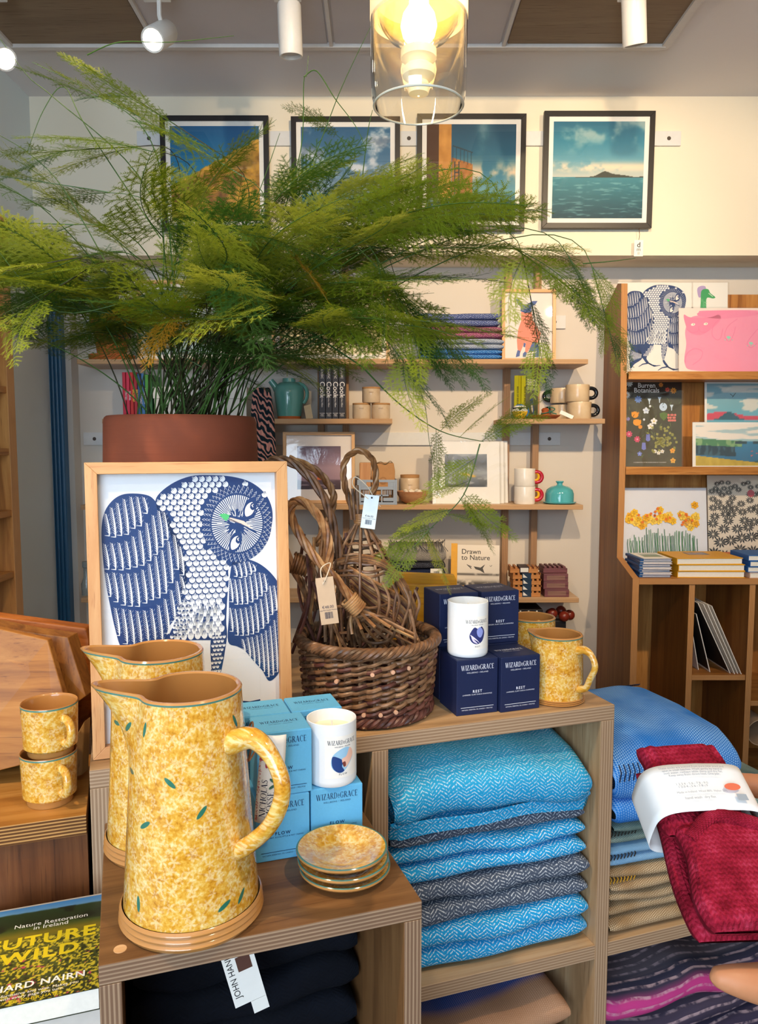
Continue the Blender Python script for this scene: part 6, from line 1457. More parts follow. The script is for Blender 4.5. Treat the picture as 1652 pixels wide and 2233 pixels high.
def candle(label, loc, r, h, kind, az):
    t = thing('candle', label, 'candle', loc, R(az), 'white jar candles')
    MB().lathe([(0, .0004), (r*.93, .0004), (r*.985, .003), (r, .008), (r, h-.0005), (r*.985, h), (r*.95, h-.0005), (r*.945, h-.018), (r*.94, h-.02)], 56).build('jar', CERA, t, smooth=True)
    MB().lathe([(r*.944, h-.0165), (r*.5, h-.0172), (0, h-.0168)], 40).build('wax', WAXC, t, smooth=True)
    MB().tube([(0, 0, h-.017), (.0008, 0, h-.009), (.0003, 0, h-.005)], .0011, 6).build('wick', WHITEP, t)
    fn = lambda p: Vector(((r+.0004)*sin(p.x/r), -(r+.0004)*cos(p.x/r), p.y))
    b = MB(); lw, lh = .050, .058; n = 16; z0 = h*.16
    b.add([Vector(((r+.0002)*sin(x/r), -(r+.0002)*cos(x/r), z)) for z in (z0, z0+lh) for x in [-lw/2+lw*i/n for i in range(n+1)]], [(i, i+1, n+2+i, n+1+i) for i in range(n)])
    lbm = b.build('label', plain('#f3f0ea', .6), t, smooth=True)
    serif_text('label_lettering', 'WIZARD&GRACE', .043, lbm, INK, fn=lambda p: fn(p+Vector((0, z0+lh*.80, 0))), height=.0062); text('label_lettering', 'WELLBEING \u2022 IRELAND', .0023, INK, lbm, fn=lambda p: fn(p+Vector((0, z0+lh*.735, 0)))); text('label_lettering', kind, .0036, INK, lbm, fn=lambda p: fn(p+Vector((0, z0+lh*.07, 0))), gap=1.4, bold=.01)
    A = Art(.00006); cy = z0+lh*.42
    def bl(pts, c_): A.poly([(p.x, p.y) for p in crom([(x*.0165, cy+y*.0165, 0) for x, y in pts], 5, True)], c_); A.up()
    if kind == 'FLOW':
        bl([(-.9, .4), (-.3, .9), (.4, 1.05), (.9, .7), (1.0, .2), (.7, -.3), (0, -1.0), (-.6, -.9), (-1.0, -.4)], '#9cc8e6'); bl([(-.9, .35), (-.4, .25), (0, -.1), (-.1, -.5), (.1, -.9), (-.4, -1.0), (-.9, -.5)], '#1f3f80')
        bl([(-.1, .1), (.3, .3), (.6, .9), (.85, .8), (1.0, .3), (.7, -.2), (.3, -.6), (.05, -.5)], '#efc0ac'); bl([(-.05, -.2), (.2, -.15), (.25, -.5), (.05, -.55)], '#7a3f3a')
    else:
        bl([(-.9, .1), (-.4, .9), (.1, .7), (.5, .95), (.9, .3), (.6, -.6), (-.1, -.9), (-.7, -.6)], '#2d3470'); bl([(-.1, .6), (.3, .9), (.7, .4), (.4, -.2), (0, .0)], '#8f9ce0'); bl([(-.8, .15), (-.1, -.4), (.3, -.9), (.0, -.6), (-.6, -.2)], '#e6e0f0'); bl([(-.7, -.1), (-.3, -.5), (.0, -.85), (-.5, -.6)], '#d8d0ee')
    o = A.build('label_emblem', lbm); refine(o)
    for q in o.data.vertices:
        zz = q.co.z; p = fn(Vector((q.co.x, q.co.y, 0))); q.co = Vector((p.x*(1+zz/r), p.y*(1+zz/r), p.z))
    return t
ctr = tp(u1+w/2, fv+d/2-.002, ZLO+h+.0013); candle('white jar candle with blue hand emblem on the light blue box', ctr, .0345, .088, 'FLOW', 30)
ctr = tp(.538+w2/2-.001, 1.184+d2/2, ZTA+h2+.0013); candle('white jar candle with violet emblem on the dark blue box', ctr, .036, .096, 'REST', 22)
# ================================================================== WICKER BASKET WITH WILLOW FEEDERS
def willow(name, a, b_, c_):
    k = NT(name); co = k.co(); f = k.noise(k.map(co, (60, 60, 60)), 1.0, 3); inf = k.n('ObjectInfo').outputs['Random']
    col = k.ramp(k.math('ADD', k.math('MULTIPLY', f, .8), k.math('MULTIPLY', inf, .25)), [(.3, a), (.5, b_), (.75, c_)])
    return k.fin(col, .42, .4)
WIL = willow('willow_brown', '#46301f', '#6e4d34', '#977354'); WILD = willow('willow_dark', '#37201a', '#54312a', '#75493c'); WILL = willow('willow_light', '#5c3a20', '#8a5c36', '#b58a5c'); CUT = plain('#d9a98a', .7)
bf = PZ(800, 1598, ZTA); bc_ = Vector((P(812, 1480, bf.y+.123).x-.008, bf.y+.121, ZTA)); RB, RT_, HB = .106, .119, None
HB = P(812, 1385, bc_.y).z-ZTA
print('basket', bc_, HB)
t = thing('wicker_basket', 'round brown wicker basket filled with willow feeders', 'basket', bc_)
NSK = 30
def brad(z): return RB+(RT_-RB)*(z/HB)**.8
for k in range(NSK):
    a = 2*pi*k/NSK; MB().tube([(brad(z)*cos(a), brad(z)*sin(a), z) for z in (.006, HB*.35, HB*.7, HB)], .0032, 6).build('stake', WIL, t, smooth=True)
rows = 19; z0r, z1r = .022, HB-.014
for j in range(rows):
    z = z0r+(z1r-z0r)*j/(rows-1); n = NSK*6; pts = []
    for i in range(n+1):
        a = 2*pi*i/n; s_ = cos(NSK/2*a+pi*j); r = brad(z)+.0042*s_
        pts.append((r*cos(a), r*sin(a), z+.0026*sin(NSK/2*a+pi*j)+.0014*sin(a*3+j)))
    MB().tube(pts, .0039+.0004*sin(j*2.1), 7, cap=False).build('weaver', WILD if j < 3 else (WIL if j % 5 else WILD), t, smooth=True)
for nm, zc, rc, q, rad_, m in (('foot_border', .0114, RB+.002, 4, .0045, WILD), ('rim_border', HB-.002, RT_+.001, 5, .0046, WIL)):
    for s_ in range(q):
        pts = []
        for i in range(241):
            a = 2*pi*i/240; ph = 14*a+2*pi*s_/q; pts.append(((rc+.0065*cos(ph))*cos(a), (rc+.0065*cos(ph))*sin(a), zc+.0062*sin(ph)))
        MB().tube(pts, rad_, 7, cap=False).build(nm, m, t, smooth=True)
for k in range(18):
    a = 2*pi*k/18+.1; MB().tube([((RB+.003)*cos(a), (RB+.003)*sin(a), .014), ((RB+.010)*cos(a+.03), (RB+.010)*sin(a+.03), .006), ((RB+.002)*cos(a+.07), (RB+.002)*sin(a+.07), .0034)], .0033, 6).build('foot_wrap', WIL, t, smooth=True)
for a, z in ((-1.5, HB-.035), (-1.22, HB-.033), (-.98, HB-.030), (-1.62, .028), (-1.38, .027), (-1.15, .029), (-2.0, HB-.05)):
    MB().lathe([(0, .0082), (.0036, .008), (.0038, 0)], 10, M=Matrix.Translation((brad(z)*cos(a), brad(z)*sin(a), z)) @ Vector((cos(a), sin(a), 0)).to_track_quat('Z', 'Y').to_matrix().to_4x4()).build('cut_end', CUT, t)
MB().lathe([(0, .004), (RB-.004, .004), (RB-.004, .008), (0, .008)], 40).build('base', WIL, t)
def strands(parent, name, pts, q, off, rad_, turns, mat, n=8):
    path = crom(pts, n); m = len(path)
    for s_ in range(q):
        out = []; prev = None
        for i, p in enumerate(path):
            tg = (path[min(i+1, m-1)]-path[max(i-1, 0)]).normalized()
            if prev is None: prev = tg.orthogonal().normalized()
            prev = (prev-tg*prev.dot(tg)).normalized(); bn = tg.cross(prev); ph = turns*2*pi*i/m+2*pi*s_/q
            out.append(p+prev*(off*cos(ph))+bn*(off*sin(ph)))
        MB().tube(out, rad_, 6).build(name, mat, parent, smooth=True)
def px(o, L): return [P(x, y, Y)-o for x, y, Y in L]
def binding(parent, c, ax, r, ln, mat, turns=6):
    ax = ax.normalized(); a = ax.orthogonal().normalized(); b_ = ax.cross(a)
    MB().tube([c+ax*(ln*(i/(turns*12))-ln/2)+(a*cos(2*pi*i/12)+b_*sin(2*pi*i/12))*r*(1+.06*sin(i)) for i in range(turns*12+1)], .0024, 6).build('binding', mat, parent, smooth=True)
bx, by = bc_.x, bc_.y
# upright feeder
o = Vector((P(790, 1400, by+.03).x, by+.03, ZTA+.012)); t = thing('willow_feeder', 'willow bird feeder standing upright with round twisted loop handle', 'bird feeder', o, 0, 'willow feeders in the basket')
strands(t, 'handle_strand', px(o, [(779, 1140, by+.03), (765, 1100, by+.03), (750, 1050, by+.02), (752, 1005, by+.02), (782, 983, by+.025), (812, 1003, by+.03), (819, 1050, by+.035), (806, 1095, by+.03), (792, 1140, by+.03)]), 3, .0034, .0030, 5, WILL)
nk = P(786, 1133, by+.03)-o; binding(t, nk, Vector((0, 0, 1)), .0095, .020, WILL)
NR = 12; RG = [(0.010, nk.z-.008), (.035, nk.z-.045), (.055, nk.z-.085), (.066, nk.z-.14), (.060, nk.z-.20), (.035, max(.006, nk.z-.26))]
for k in range(NR):
    a = 2*pi*k/NR; MB().tube(crom([(nk.x+r*cos(a), nk.y+r*sin(a), z) for r, z in RG], 4), .0028, 6).build('rib', WIL, t, smooth=True)
for f in (.9, 1.35, 1.7, 2.0, 2.15, 3.1, 3.9):
    i = int(f); r = RG[i][0]+(RG[i+1][0]-RG[i][0])*(f-i); z = RG[i][1]+(RG[i+1][1]-RG[i][1])*(f-i)
    MB().tube([(nk.x+(r+.003*cos(6*a))*cos(a), nk.y+(r+.003*cos(6*a))*sin(a), z+.002*sin(6*a)) for a in [2*pi*i2/48 for i2 in range(49)]], .0026, 6, cap=False).build('hoop', WIL, t, smooth=True)
for k in range(3): MB().tube([nk+Vector((.006*(k-1)-.01, -.004, 0)), nk+Vector((.008*(k-1)-.014, -.006, .05+.006*k))], .003, 6).build('twig_end', WIL, t, smooth=True)
# large hoop feeder behind the picture frame
o = Vector((P(700, 1400, by+.05).x, by+.05, ZTA+.012)); t = thing('willow_feeder', 'willow bird feeder with the largest hoop handle, rising behind the picture frame', 'bird feeder', o, 0, 'willow feeders in the basket')
strands(t, 'handle_strand', px(o, [(762, 1330, by+.0), (745, 1240, by+.005), (728, 1150, by+.01), (700, 1075, by+.02), (650, 1018, by+.03), (600, 1002, by+.04), (575, 1030, by+.06), (590, 1120, by+.06), (640, 1240, by+.05), (690, 1330, by+.04)]), 3, .0044, .0040, 5, WIL)
strands(t, 'handle_strand', px(o, [(688, 1190, by+.07), (716, 1130, by+.07), (727, 1085, by+.07), (712, 1050, by+.07), (680, 1020, by+.06), (630, 1000, by+.05)]), 3, .0040, .0036, 3, WILL)
for k in range(12):
    x0 = 660+9*k; MB().tube(crom(px(o, [(x0+random.uniform(-6, 6), 1180+random.uniform(-30, 60), by+.04+random.uniform(-.02, .04)), (x0+random.uniform(-15, 25), 1290, by+.03+random.uniform(-.03, .04)), (x0+random.uniform(-30, 40), 1400, by+.02+random.uniform(-.03, .04))]), 4), .0031, 6).build('rib', random.choice((WIL, WILL, WILD)), t, smooth=True)
binding(t, P(655, 1232, by+.0)-o, Vector((.9, .1, -.35)), .017, .03, WILL)
# feeder lying with its head to the left
o = Vector((P(740, 1400, by-.05).x, by-.04, ZTA+.012)); t = thing('willow_feeder', 'willow bird feeder lying down with braided loop to the left and tag', 'bird feeder', o, 0, 'willow feeders in the basket')
strands(t, 'handle_strand', px(o, [(768, 1310, by-.075), (730, 1260, by-.075), (690, 1220, by-.075), (655, 1170, by-.07), (634, 1125, by-.06), (640, 1095, by-.055), (668, 1098, by-.055), (700, 1135, by-.055), (717, 1185, by-.06), (716, 1240, by-.065)]), 4, .0046, .0036, 4, WILL)
binding(t, P(771, 1318, by-.075)-o, Vector((.55, 0, -.6)), .0145, .028, WILL, 7)
for k in range(14):
    a = 2*pi*k/14; e = Vector((835+75*cos(a), 1395+28*sin(a))); st = P(760+4*cos(a), 1300+4*sin(a), by-.075)
    MB().tube(crom([st-o, P(775+6*cos(a), 1330+6*sin(a), by-.07)-o, P(800+40*cos(a), 1362+22*sin(a), by-.055+.02*sin(a))-o, P(e.x, e.y, by-.045+.05*sin(a))-o], 4), .0029, 6).build('rib', random.choice((WIL, WILL)), t, smooth=True)
for k in range(2): MB().tube(crom([P(800+50*k*.4+(34+8*k)*cos(a), 1365+8*k+(24+6*k)*sin(a), by-.05+.025*sin(a))-o for a in [2*pi*i/12 for i in range(13)]], 3), .0028, 6).build('hoop', WIL, t, smooth=True)
# feeder with woven belly and thick hoop
o = Vector((P(870, 1400, by).x, by+.0, ZTA+.012)); t = thing('willow_feeder', 'willow bird feeder with thick many-rod hoop at the right of the basket', 'bird feeder', o, 0, 'willow feeders in the basket')
for k in range(8):
    f = k/7; MB().tube(crom(px(o, [(735, 1222+10*f, by+.0), (790, 1212+14*f, by-.01), (840, 1228+12*f, by-.015), (880-10*f, 1268+8*f, by-.015), (905-12*f, 1330, by-.01), (900-14*f, 1370, by)]), 6), .0034, 6).build('hoop_rod', WIL if k % 3 else WILL, t, smooth=True)
for k in range(13):
    a = k/12; MB().tube(crom(px(o, [(758+8*a, 1235+4*k, by-.02), (815, 1268+7*k*.8, by-.03+.004*k), (872-6*a, 1300+6*k, by-.02), (905-4*k, 1335+4.5*k, by-.005)]), 5), .0028, 6).build('rib', random.choice((WIL, WILL, WILD)), t, smooth=True)
for k in range(5): MB().tube(crom(px(o, [(808+24*k, 1262+6*k, by-.034), (826+22*k, 1300+4*k, by-.04), (822+20*k, 1345+2*k, by-.035), (800+22*k, 1390, by-.03)]), 5), .0026, 6).build('cross_weave', WIL, t, smooth=True)
# loose twigs
for k in range(26):
    x0 = random.uniform(665, 900); y0 = random.uniform(1180, 1330) if x0 < 760 else random.uniform(1270, 1340); Y = by+random.uniform(-.05, .07)
    o = P(x0+random.uniform(-40, 40), 1425, Y); o.z = max(o.z, ZTA+.02); tw = MB().tube(crom([(0, 0, 0), (P(x0, (y0+1425)/2, Y)-o)+Vector((random.uniform(-.008, .008), 0, 0)), P(x0+random.uniform(-20, 20), y0, Y)-o], 5), .0028, 6).build('willow_twig', random.choice((WIL, WILL, WILD)), None, smooth=True, loc=o)
    tag(tw, 'thin loose willow twig among the feeders in the basket', 'twig', 'loose willow twigs')
def swing_tag(label, cx_, cy_, Y, w, h, tilt, col, price, strp):
    c = P(cx_, cy_, Y); t = thing('price_tag', label, 'tag', c, R(4)); M = Matrix.Rotation(R(tilt), 4, 'Y')
    MB().box(-w/2, w/2, -.0004, .0004, -h/2, h/2, M=M).build('card', plain(col, .7), t)
    MF = M @ stand(0, -.0006, 0); text('price', price, h*.085, INK, t, MF @ Matrix.Translation((0, -h*.16, 0))); text('small_lettering', 'Large Bird Feeder Mossops', h*.035, INK, t, MF @ Matrix.Translation((0, -h*.21, 0)))
    b = MB(); barcode(b, -w*.22, -h*.38, w*.44, h*.14, MF, 16, 5); b.build('barcode', INK, t)
    MB().tube(crom([p-c for p in strp], 6), .0010, 5).build('string', plain('#d8c6ae', .8), t, smooth=True)
    MB().lathe([(0, .0001), (.0018, .0001)], 10, M=MF @ Matrix.Translation((0, h*.42, 0))).build('eyelet', BLACK, t)
swing_tag('kraft price tag with barcode hanging in front of the willow feeders', 713, 1310, by-.105, .029, .078, -7, '#c9ab8c', '\u20ac48.00', [P(703, 1272, by-.105), P(700, 1240, by-.10), P(722, 1228, by-.085), P(712, 1256, by-.106), P(704, 1274, by-.107)])
swing_tag('pale blue-white price tag with barcode hanging from the upright feeder loop', 806, 1116, by+.012, .026, .06, 8, '#dce8ee', '\u20ac46.00', [P(803, 1088, by+.012), P(770, 1060, by+.01), P(774, 1040, by+.01), P(800, 1060, by+.012), P(818, 1090, by+.02), P(830, 1105, by+.02)])
# ================================================================== YELLOW BOX AND BLACK-LIDDED JAR BEHIND
YW_ = wood('yellow_stain', ('#b57a10', '#d1951a', '#dda62c'), 'x')
ya, yb_ = P(850, 1290, 1.57), P(1064, 1290, 1.57)
t = thing('yellow_tray', 'yellow stained wooden tray box standing behind the candle boxes', 'tray', ((ya.x+yb_.x)/2, 1.57, ZTA+.0005)); w = yb_.x-ya.x; hy = P(950, 1280, 1.57).z-ZTA
MB().prism([(-w/2, 0), (w/2, 0), (w/2, hy-.012), (w/2-.006, hy), (-w/2, hy+.006)], -.012, 0, M=stand()).build('front_board', YW_, t, bevel=.002); MB().prism([(-w/2, 0), (w/2-.06, 0), (w/2-.06, hy+.004), (w/2-.066, hy+.016), (-w/2, hy+.022)], -.012, 0, M=stand(0, .055, 0)).build('back_board', YW_, t, bevel=.002)
for x in (-w/2, w/2-.072): MB().box(x, x+.012, .0125, .0425, 0, hy-.01).build('end_board', YW_, t, bevel=.002)
jp = P(1073, 1290, 1.64); t = thing('lidded_jar', 'clear jar with black lid behind the dark blue boxes', 'jar', (jp.x, 1.655, ZTA+.0005)); hj = P(1073, 1282, 1.64).z-ZTA
MB().lathe([(0, 0), (.026, 0), (.028, .004), (.028, hj-.03), (.025, hj-.016), (.025, hj-.012), (0, hj-.012)], 32).build('glass', plain('#8a6a58', .1, .6, .1, 30), t, smooth=True); MB().lathe([(.0285, hj-.018), (.030, hj-.017), (.030, hj-.002), (.028, hj), (.02, hj-.001), (.019, hj-.0025), (0, hj-.0025)], 36).build('lid', plain('#20242c', .3, .5), t, smooth=True)
# ================================================================== CHOPPING BOARDS ON THE LEFT TABLE
CHE = wood('board_end_grain', ('#5c3412', '#84511f', '#a06a2e'), 'z', 1.6); CHB = wood('board_oak', ('#7d4a1c', '#a2682c', '#b98040'), 'x', 1.3); CHC = wood('board_orange', ('#7d3f12', '#a35a1c', '#bc7230'), 'x', 1.1); CHD = wood('board_pale', ('#8f6a3e', '#a8824f', '#ba9762'), 'z', 1.2)
def slab(name, label, pts, th, mat, bev=.003, cat='chopping board', back=(0.15, 1, 0.05)):
    o = Vector((pts[0][0], 0, 0)); q = [P(p[0], p[1], p[2]+.02) for p in pts]; c = sum(q, Vector())/len(q); c.z = zlt+.0006; b_ = Vector(back).normalized()*th
    n = len(q); vs = [p-c for p in q]+[p-c+b_ for p in q]
    for v_ in vs: v_.z = max(v_.z, 0.0)
    ob = MB().add(vs, [tuple(range(n)), tuple(range(2*n-1, n-1, -1))]+[(i, n+i, n+(i+1) % n, (i+1) % n) for i in range(n)]).build(name, mat, None, bevel=bev, loc=c)
    return tag(ob, label, cat, 'chopping boards on the oak table')
zb = lambda x, v=1.2: None
slab('chopping_board', 'golden oak chopping board leaning in front of the others', [(-160, 1335, 1.16), (104, 1396, 1.19), (143, 1531, 1.165), (118, 1600, 1.15), (40, 1670, 1.14), (-160, 1730, 1.13)], .012, CHB, .0012)
slab('chopping_board', 'thick chopping board showing dark end grain, leaning behind the front one', [(-100, 1345, 1.225), (60, 1378, 1.235), (148, 1390, 1.245), (187, 1518, 1.225), (150, 1545, 1.22), (140, 1660, 1.20), (-100, 1700, 1.195)], .03, CHE, .0012)
slab('chopping_board', 'dark orange chopping board leaning at the back, topmost edge showing', [(-100, 1330, 1.30), (0, 1345, 1.30), (187, 1370, 1.32), (196, 1395, 1.32), (204, 1520, 1.30), (170, 1660, 1.265), (-100, 1660, 1.265)], .026, CHC)
slab('chopping_board', 'small pale block of wood standing beside the stacked mugs', [(146, 1640, 1.165), (184, 1572, 1.185), (179, 1690, 1.165), (146, 1702, 1.155)], .02, CHD, .0015)
# ================================================================== BOOK AT THE LOWER LEFT
zbk = .875; p1 = PZ(212, 1952, zbk); p0_ = PZ(0, 2003, zbk); p2 = PZ(208, 2155, zbk)
ub, vb = p1.dot(TU), p1.dot(TV); vb0 = p2.dot(TV); ub = uL-.003; wbk = .150; dbk = vb-vb0
print('book', ub, vb0, vb, dbk)
st_ = thing('book_stand', 'pale plinth under the wildflower book at the lower left', 'plinth', tp(ub-.22, vb0+.004, 0), TA); MB().box(0, .222, 0, VT-.012-vb0, 0, zbk-.0275).build('block', plain('#cfc7bd', .7), st_, bevel=.002)
t = thing('wildflower_book', 'thick paperback with wildflower meadow cover and yellow title letters', 'book', tp(ub-wbk/2, (vb+vb0)/2, zbk-.0268), TA)
MB().box(-wbk/2+.001, wbk/2-.001, -dbk/2+.0008, dbk/2-.001, .0008, .0258).build('pages', PAPER, t); MB().box(-wbk/2, wbk/2, -dbk/2, dbk/2, 0, .0007).box(-wbk/2, wbk/2, -dbk/2, dbk/2, .0259, .0266).box(-wbk/2, -wbk/2+.0007, -dbk/2, dbk/2, 0, .0266).build('cover', plain('#26301a', .4), t)
def meadow(u, v):
    n = vnoise(u, v, 40, 50, 51, 3); n2 = vnoise(u, v, 7, 9, 52, 4); fl_ = vnoise(u, v, 60, 70, 53, 2)
    c = lerp3([(0, '#1f2a10'), (.35, '#3f4a18'), (.58, '#5a5a1c'), (.68, '#7a6a18'), (.75, '#3a4a1a'), (.80, '#1c2a12'), (.93, '#24381c'), (.945, '#5f8fb8'), (1, '#3f7fb8')], v+.02*(n2-.5)+.02*u)
    c = mix3(c, hx('#0f160a'), sst(n2, .5, .7)*(v > .74)*(v < .93)*.7); c = mix3(c, hx('#141c08'), sst(n, .5, .65)*(v < .62)*.8)
    c = mix3(c, hx('#c9b52c'), sst(fl_+.25*n2, .66, .74)*(v < .62)); return mix3(c, hx('#b8405a'), sst(vnoise(u, v, 26, 30, 57, 2), .76, .8)*(v < .42))
painted('cover_picture', wbk, dbk, meadow, 110, 150, t, flat(0, -dbk/2, .0268), PRINT_GLOSS)
YT_ = plain('#e3c81c', .5); K = lambda x, y: flat(x, -dbk/2+dbk*y, .0270)
text('title', 'FUTURE', dbk*.150, YT_, t, K(.004, .545), xs=1.12, bold=.03, gap=1.12); text('title', 'WILD', dbk*.150, YT_, t, K(.004, .395), xs=1.12, bold=.03, gap=1.15)
text('subtitle', 'Nature Restoration\nin Ireland', dbk*.058, WHITEP, t, K(.012, .76), leading=.8); text('author', 'RICHARD NAIRN', dbk*.078, WHITEP, t, K(-.004, .135), bold=.02, gap=1.1)
text('quote', '\u201cCharming, informative and wise. Makes you\nsmarter with every page you turn.\u201d', dbk*.034, WHITEP, t, K(-.008, .085), leading=.85); text('quote', 'PHILIP BOUCHER-HAYES', dbk*.036, YT_, t, K(-.004, .018))
# dark throw with a woven label inside the low box
o, hh = throw('folded_throw', 'black folded throw with a maker label inside the dark walnut box', tp(uL+wl/2, vF+dl/2+.075, .6205), TA, wl-.06, dl-.18, [.054]*5, weave('black_wool', '#060607', '#0f0f12', 'herring', .8), seed=31)
t = thing('maker_label', 'white woven maker label hanging in the dark walnut box', 'label', tp(uL+.175, vF+.10, .795), TA); M = Matrix.Rotation(R(-14), 4, 'Y')
MB().box(-.02, .02, -.0005, .0005, 0, .085, M=M).build('card', WHITEP, t); MB().box(.0, .02, -.0005, .0005, -.018, -.0005, M=M).build('care_tab', WHITEP, t)
MF = M @ stand(0, -.0008, 0); text('lettering', 'JOHN HANLY', .011, BLACK, t, MF @ Matrix.Translation((-.009, .045, 0)) @ Matrix.Rotation(pi/2, 4, 'Z')); MB().box(-.004, .014, -.0009, -.0006, .045, .065, M=M).build('woven_badge', plain('#5a3a30'), t)
# ================================================================== ASPARAGUS FERN
YPOT = 1.50; pc = Vector(((398-CX)/FPX*YPOT, YPOT, ZTA)); rpot = 163*YPOT/FPX*.985
zrim = P(398, 903, YPOT-rpot).z; hp = zrim-ZTA
fern = thing('potted_fern', 'large feathery asparagus fern in a broad terracotta pot behind the owl picture', 'potted plant', pc+Vector((0, 0, .0005)))
k = NT('ribbed_terracotta'); co = k.co(); q = k.sep(co); nz = k.noise(k.map(co, (3, 3, 160)), 1.0, 3); n2 = k.noise(co, 9, 3)
k.bump(nz, .35, .003)
POT = k.fin(k.cmix(n2, '#7d412c', '#965038'), .75, .2)
MB().lathe([(0, 0), (rpot*.80, 0), (rpot*.86, .02), (rpot*1.02, hp*.45), (rpot*1.03, hp*.7), (rpot, hp-.012), (rpot*.985, hp-.003), (rpot*.96, hp), (rpot*.92, hp-.004), (rpot*.9, hp-.06), (0, hp-.06)], 72).build('pot', POT, fern, smooth=True)
MB().lathe([(rpot*.905, hp-.045), (rpot*.5, hp-.038), (0, hp-.036)], 40).build('soil', plain('#2e2118', .9, .1, .3, 80, bump=.6), fern, smooth=True)
# frond: a flat, finely divided spray growing along +x
def frond_mesh(seed, L=.26, wmax=.10, dens=1.0):
    rg = random.Random(seed); b = MB(); V = Vector
    curve = rg.uniform(-.06, .06)
    def spine(t): return V((L*t, curve*L*sin(pi*t)*2, -.10*L*t*t))
    def needle(p, d, ln, w):
        s_ = V((-d.y, d.x, 0)); s_ = s_.normalized()*w/2 if s_.length > 1e-6 else V((w/2, 0, 0))
        up = V((0, 0, rg.uniform(-.25, .25)*ln)); b.add([p-s_, p+s_, p+d*ln+up], [(0, 1, 2)])
    def twig(p, d, ln, w, level):
        m = max(3, int(ln/.0024*dens)); dz = rg.uniform(-.16, .08); bend = rg.uniform(-.25, .35)
        side = V((-d.y, d.x, 0)); pts = []
        for i in range(m+1):
            t = i/m; pts.append(p+d*(ln*t)+side*(bend*ln*t*t*.5)+V((0, 0, dz*ln*t*t)))
        for i in range(1, m+1):
            t = i/m; dd = (pts[i]-pts[i-1]).normalized(); sd_ = V((-dd.y, dd.x, 0))
            for s2 in (1, -1): needle(pts[i], (dd*.75+sd_*s2*.8).normalized(), (.0066 if level else .0078)*(1-.45*t)*rg.uniform(.75, 1.2), .00105)
        # thin ribbon as axis
        for a_, c_ in zip(pts[::2], pts[2::2]):
            n_ = side.normalized()*.00045; b.add([a_-n_, a_+n_, c_+n_, c_-n_], [(0, 1, 2, 3)])
        if level == 0 and ln > .03:
            for i in range(3, m-3, 4):
                t = i/m; dd = (pts[i]-pts[i-1]).normalized(); sd_ = V((-dd.y, dd.x, 0)); s2 = 1 if (i//4) % 2 else -1
                twig(pts[i], (dd*.72+sd_*s2*.7).normalized(), ln*.34*(1-t)**.6+.006, w, 1)
    n = int(21*L/.26)
    for i in range(n):
        t = .06+.92*i/n; p = spine(t); d = (spine(t+.01)-spine(t)).normalized()
        for s2 in (1, -1):
            if rg.random() < .06: continue
            tt = t+rg.uniform(-.01, .01); ang = R(58-22*t)*s2+rg.uniform(-.1, .1)
            dd = V((d.x*cos(ang)-d.y*sin(ang), d.x*sin(ang)+d.y*cos(ang), rg.uniform(-.12, .06)))
            ln = wmax*(1-t)**.75*min(1, .35+t*3.2)*rg.uniform(.8, 1.1)+.008
            twig(p, dd.normalized(), ln, 1, 0)
    pts = [spine(i/14) for i in range(15)]
    b.tube(pts, lambda q: .0011*(1-.7*q), 4, mi=1)
    return b
def leafmat(name, cols):
    k = NT(name); inf = k.n('ObjectInfo').outputs['Random']; n = k.noise(k.co(), 14, 2)
    c = k.ramp(k.math('ADD', k.math('MULTIPLY', inf, .7), k.math('MULTIPLY', n, .3)), cols)
    k.fin(c, .5, .3); k.b.inputs['Subsurface Weight'].default_value = 0.0
    tl = k.n('BsdfTranslucent'); k.l(c, tl.inputs[0]); mx = k.n('MixShader'); mx.inputs[0].default_value = .35
    k.l(k.b.outputs[0], mx.inputs[1]); k.l(tl.outputs[0], mx.inputs[2]); k.l(mx.outputs[0], k.out.inputs[0]); return k.mat
LEAF = leafmat('fern_green', [(.1, '#5a7016'), (.35, '#76891d'), (.6, '#94a22e'), (.9, '#b6bc4c')])
DLEAF = leafmat('fern_deep_green', [(.1, '#2c5020'), (.5, '#3f6626'), (.9, '#587e2c')])
GOLD = leafmat('fern_golden', [(.1, '#a87a1c'), (.5, '#b88a24'), (.9, '#c79a3a')])
STEM = plain('#3c5a24', .5, .4, .15, 20); STEMD = plain('#33301a', .6, .3, .15, 20)
FM = []
for s_ in range(7):
    big = s_ < 4; m = frond_mesh(100+s_, .27 if big else .17, .095 if big else .062)
    proto = m.build('frond', [LEAF, STEM], None); FM.append(proto.data); COL.objects.unlink(proto); bpy.data.objects.remove(proto)
GM = {}
def variant(me, mat):
    key = (me.name, mat.name)
    if key not in GM:
        c = me.copy(); c.materials[0] = mat; GM[key] = c
    return GM[key]
rgf = random.Random(21); NF = [0]
base = fern.location
def put_frond(p, d, size=1.0, roll=None, mat=None, small=False, flatness=.34, wid=1.0):
    # p world position, d world direction; the spray lies roughly level, tilted at random
    me = rgf.choice(FM[4:] if small else FM[:4]); mm = mat or (LEAF if rgf.random() < .72 else DLEAF); me = me if mm is LEAF else variant(me, mm)
    o = bpy.data.objects.new('frond', me); link(o, fern); d = d.normalized()
    up = Vector((rgf.gauss(0, flatness), rgf.gauss(0, flatness)-.06, 1)); up = (up-d*up.dot(d)).normalized(); yv = up.cross(d)
    Rm = Matrix((d, yv, up)).transposed().to_4x4()
    o.matrix_local = Matrix.Translation(p-base) @ Rm @ Matrix.Diagonal((size, size*wid, size, 1)); NF[0] += 1
    return o
def stem(pts, r0=.0016, mat=None):
    MB().tube([p-base for p in pts], lambda q: r0*(1-.6*q), 5).build('stem', mat or (STEM if rgf.random() < .6 else STEMD), fern, smooth=True)
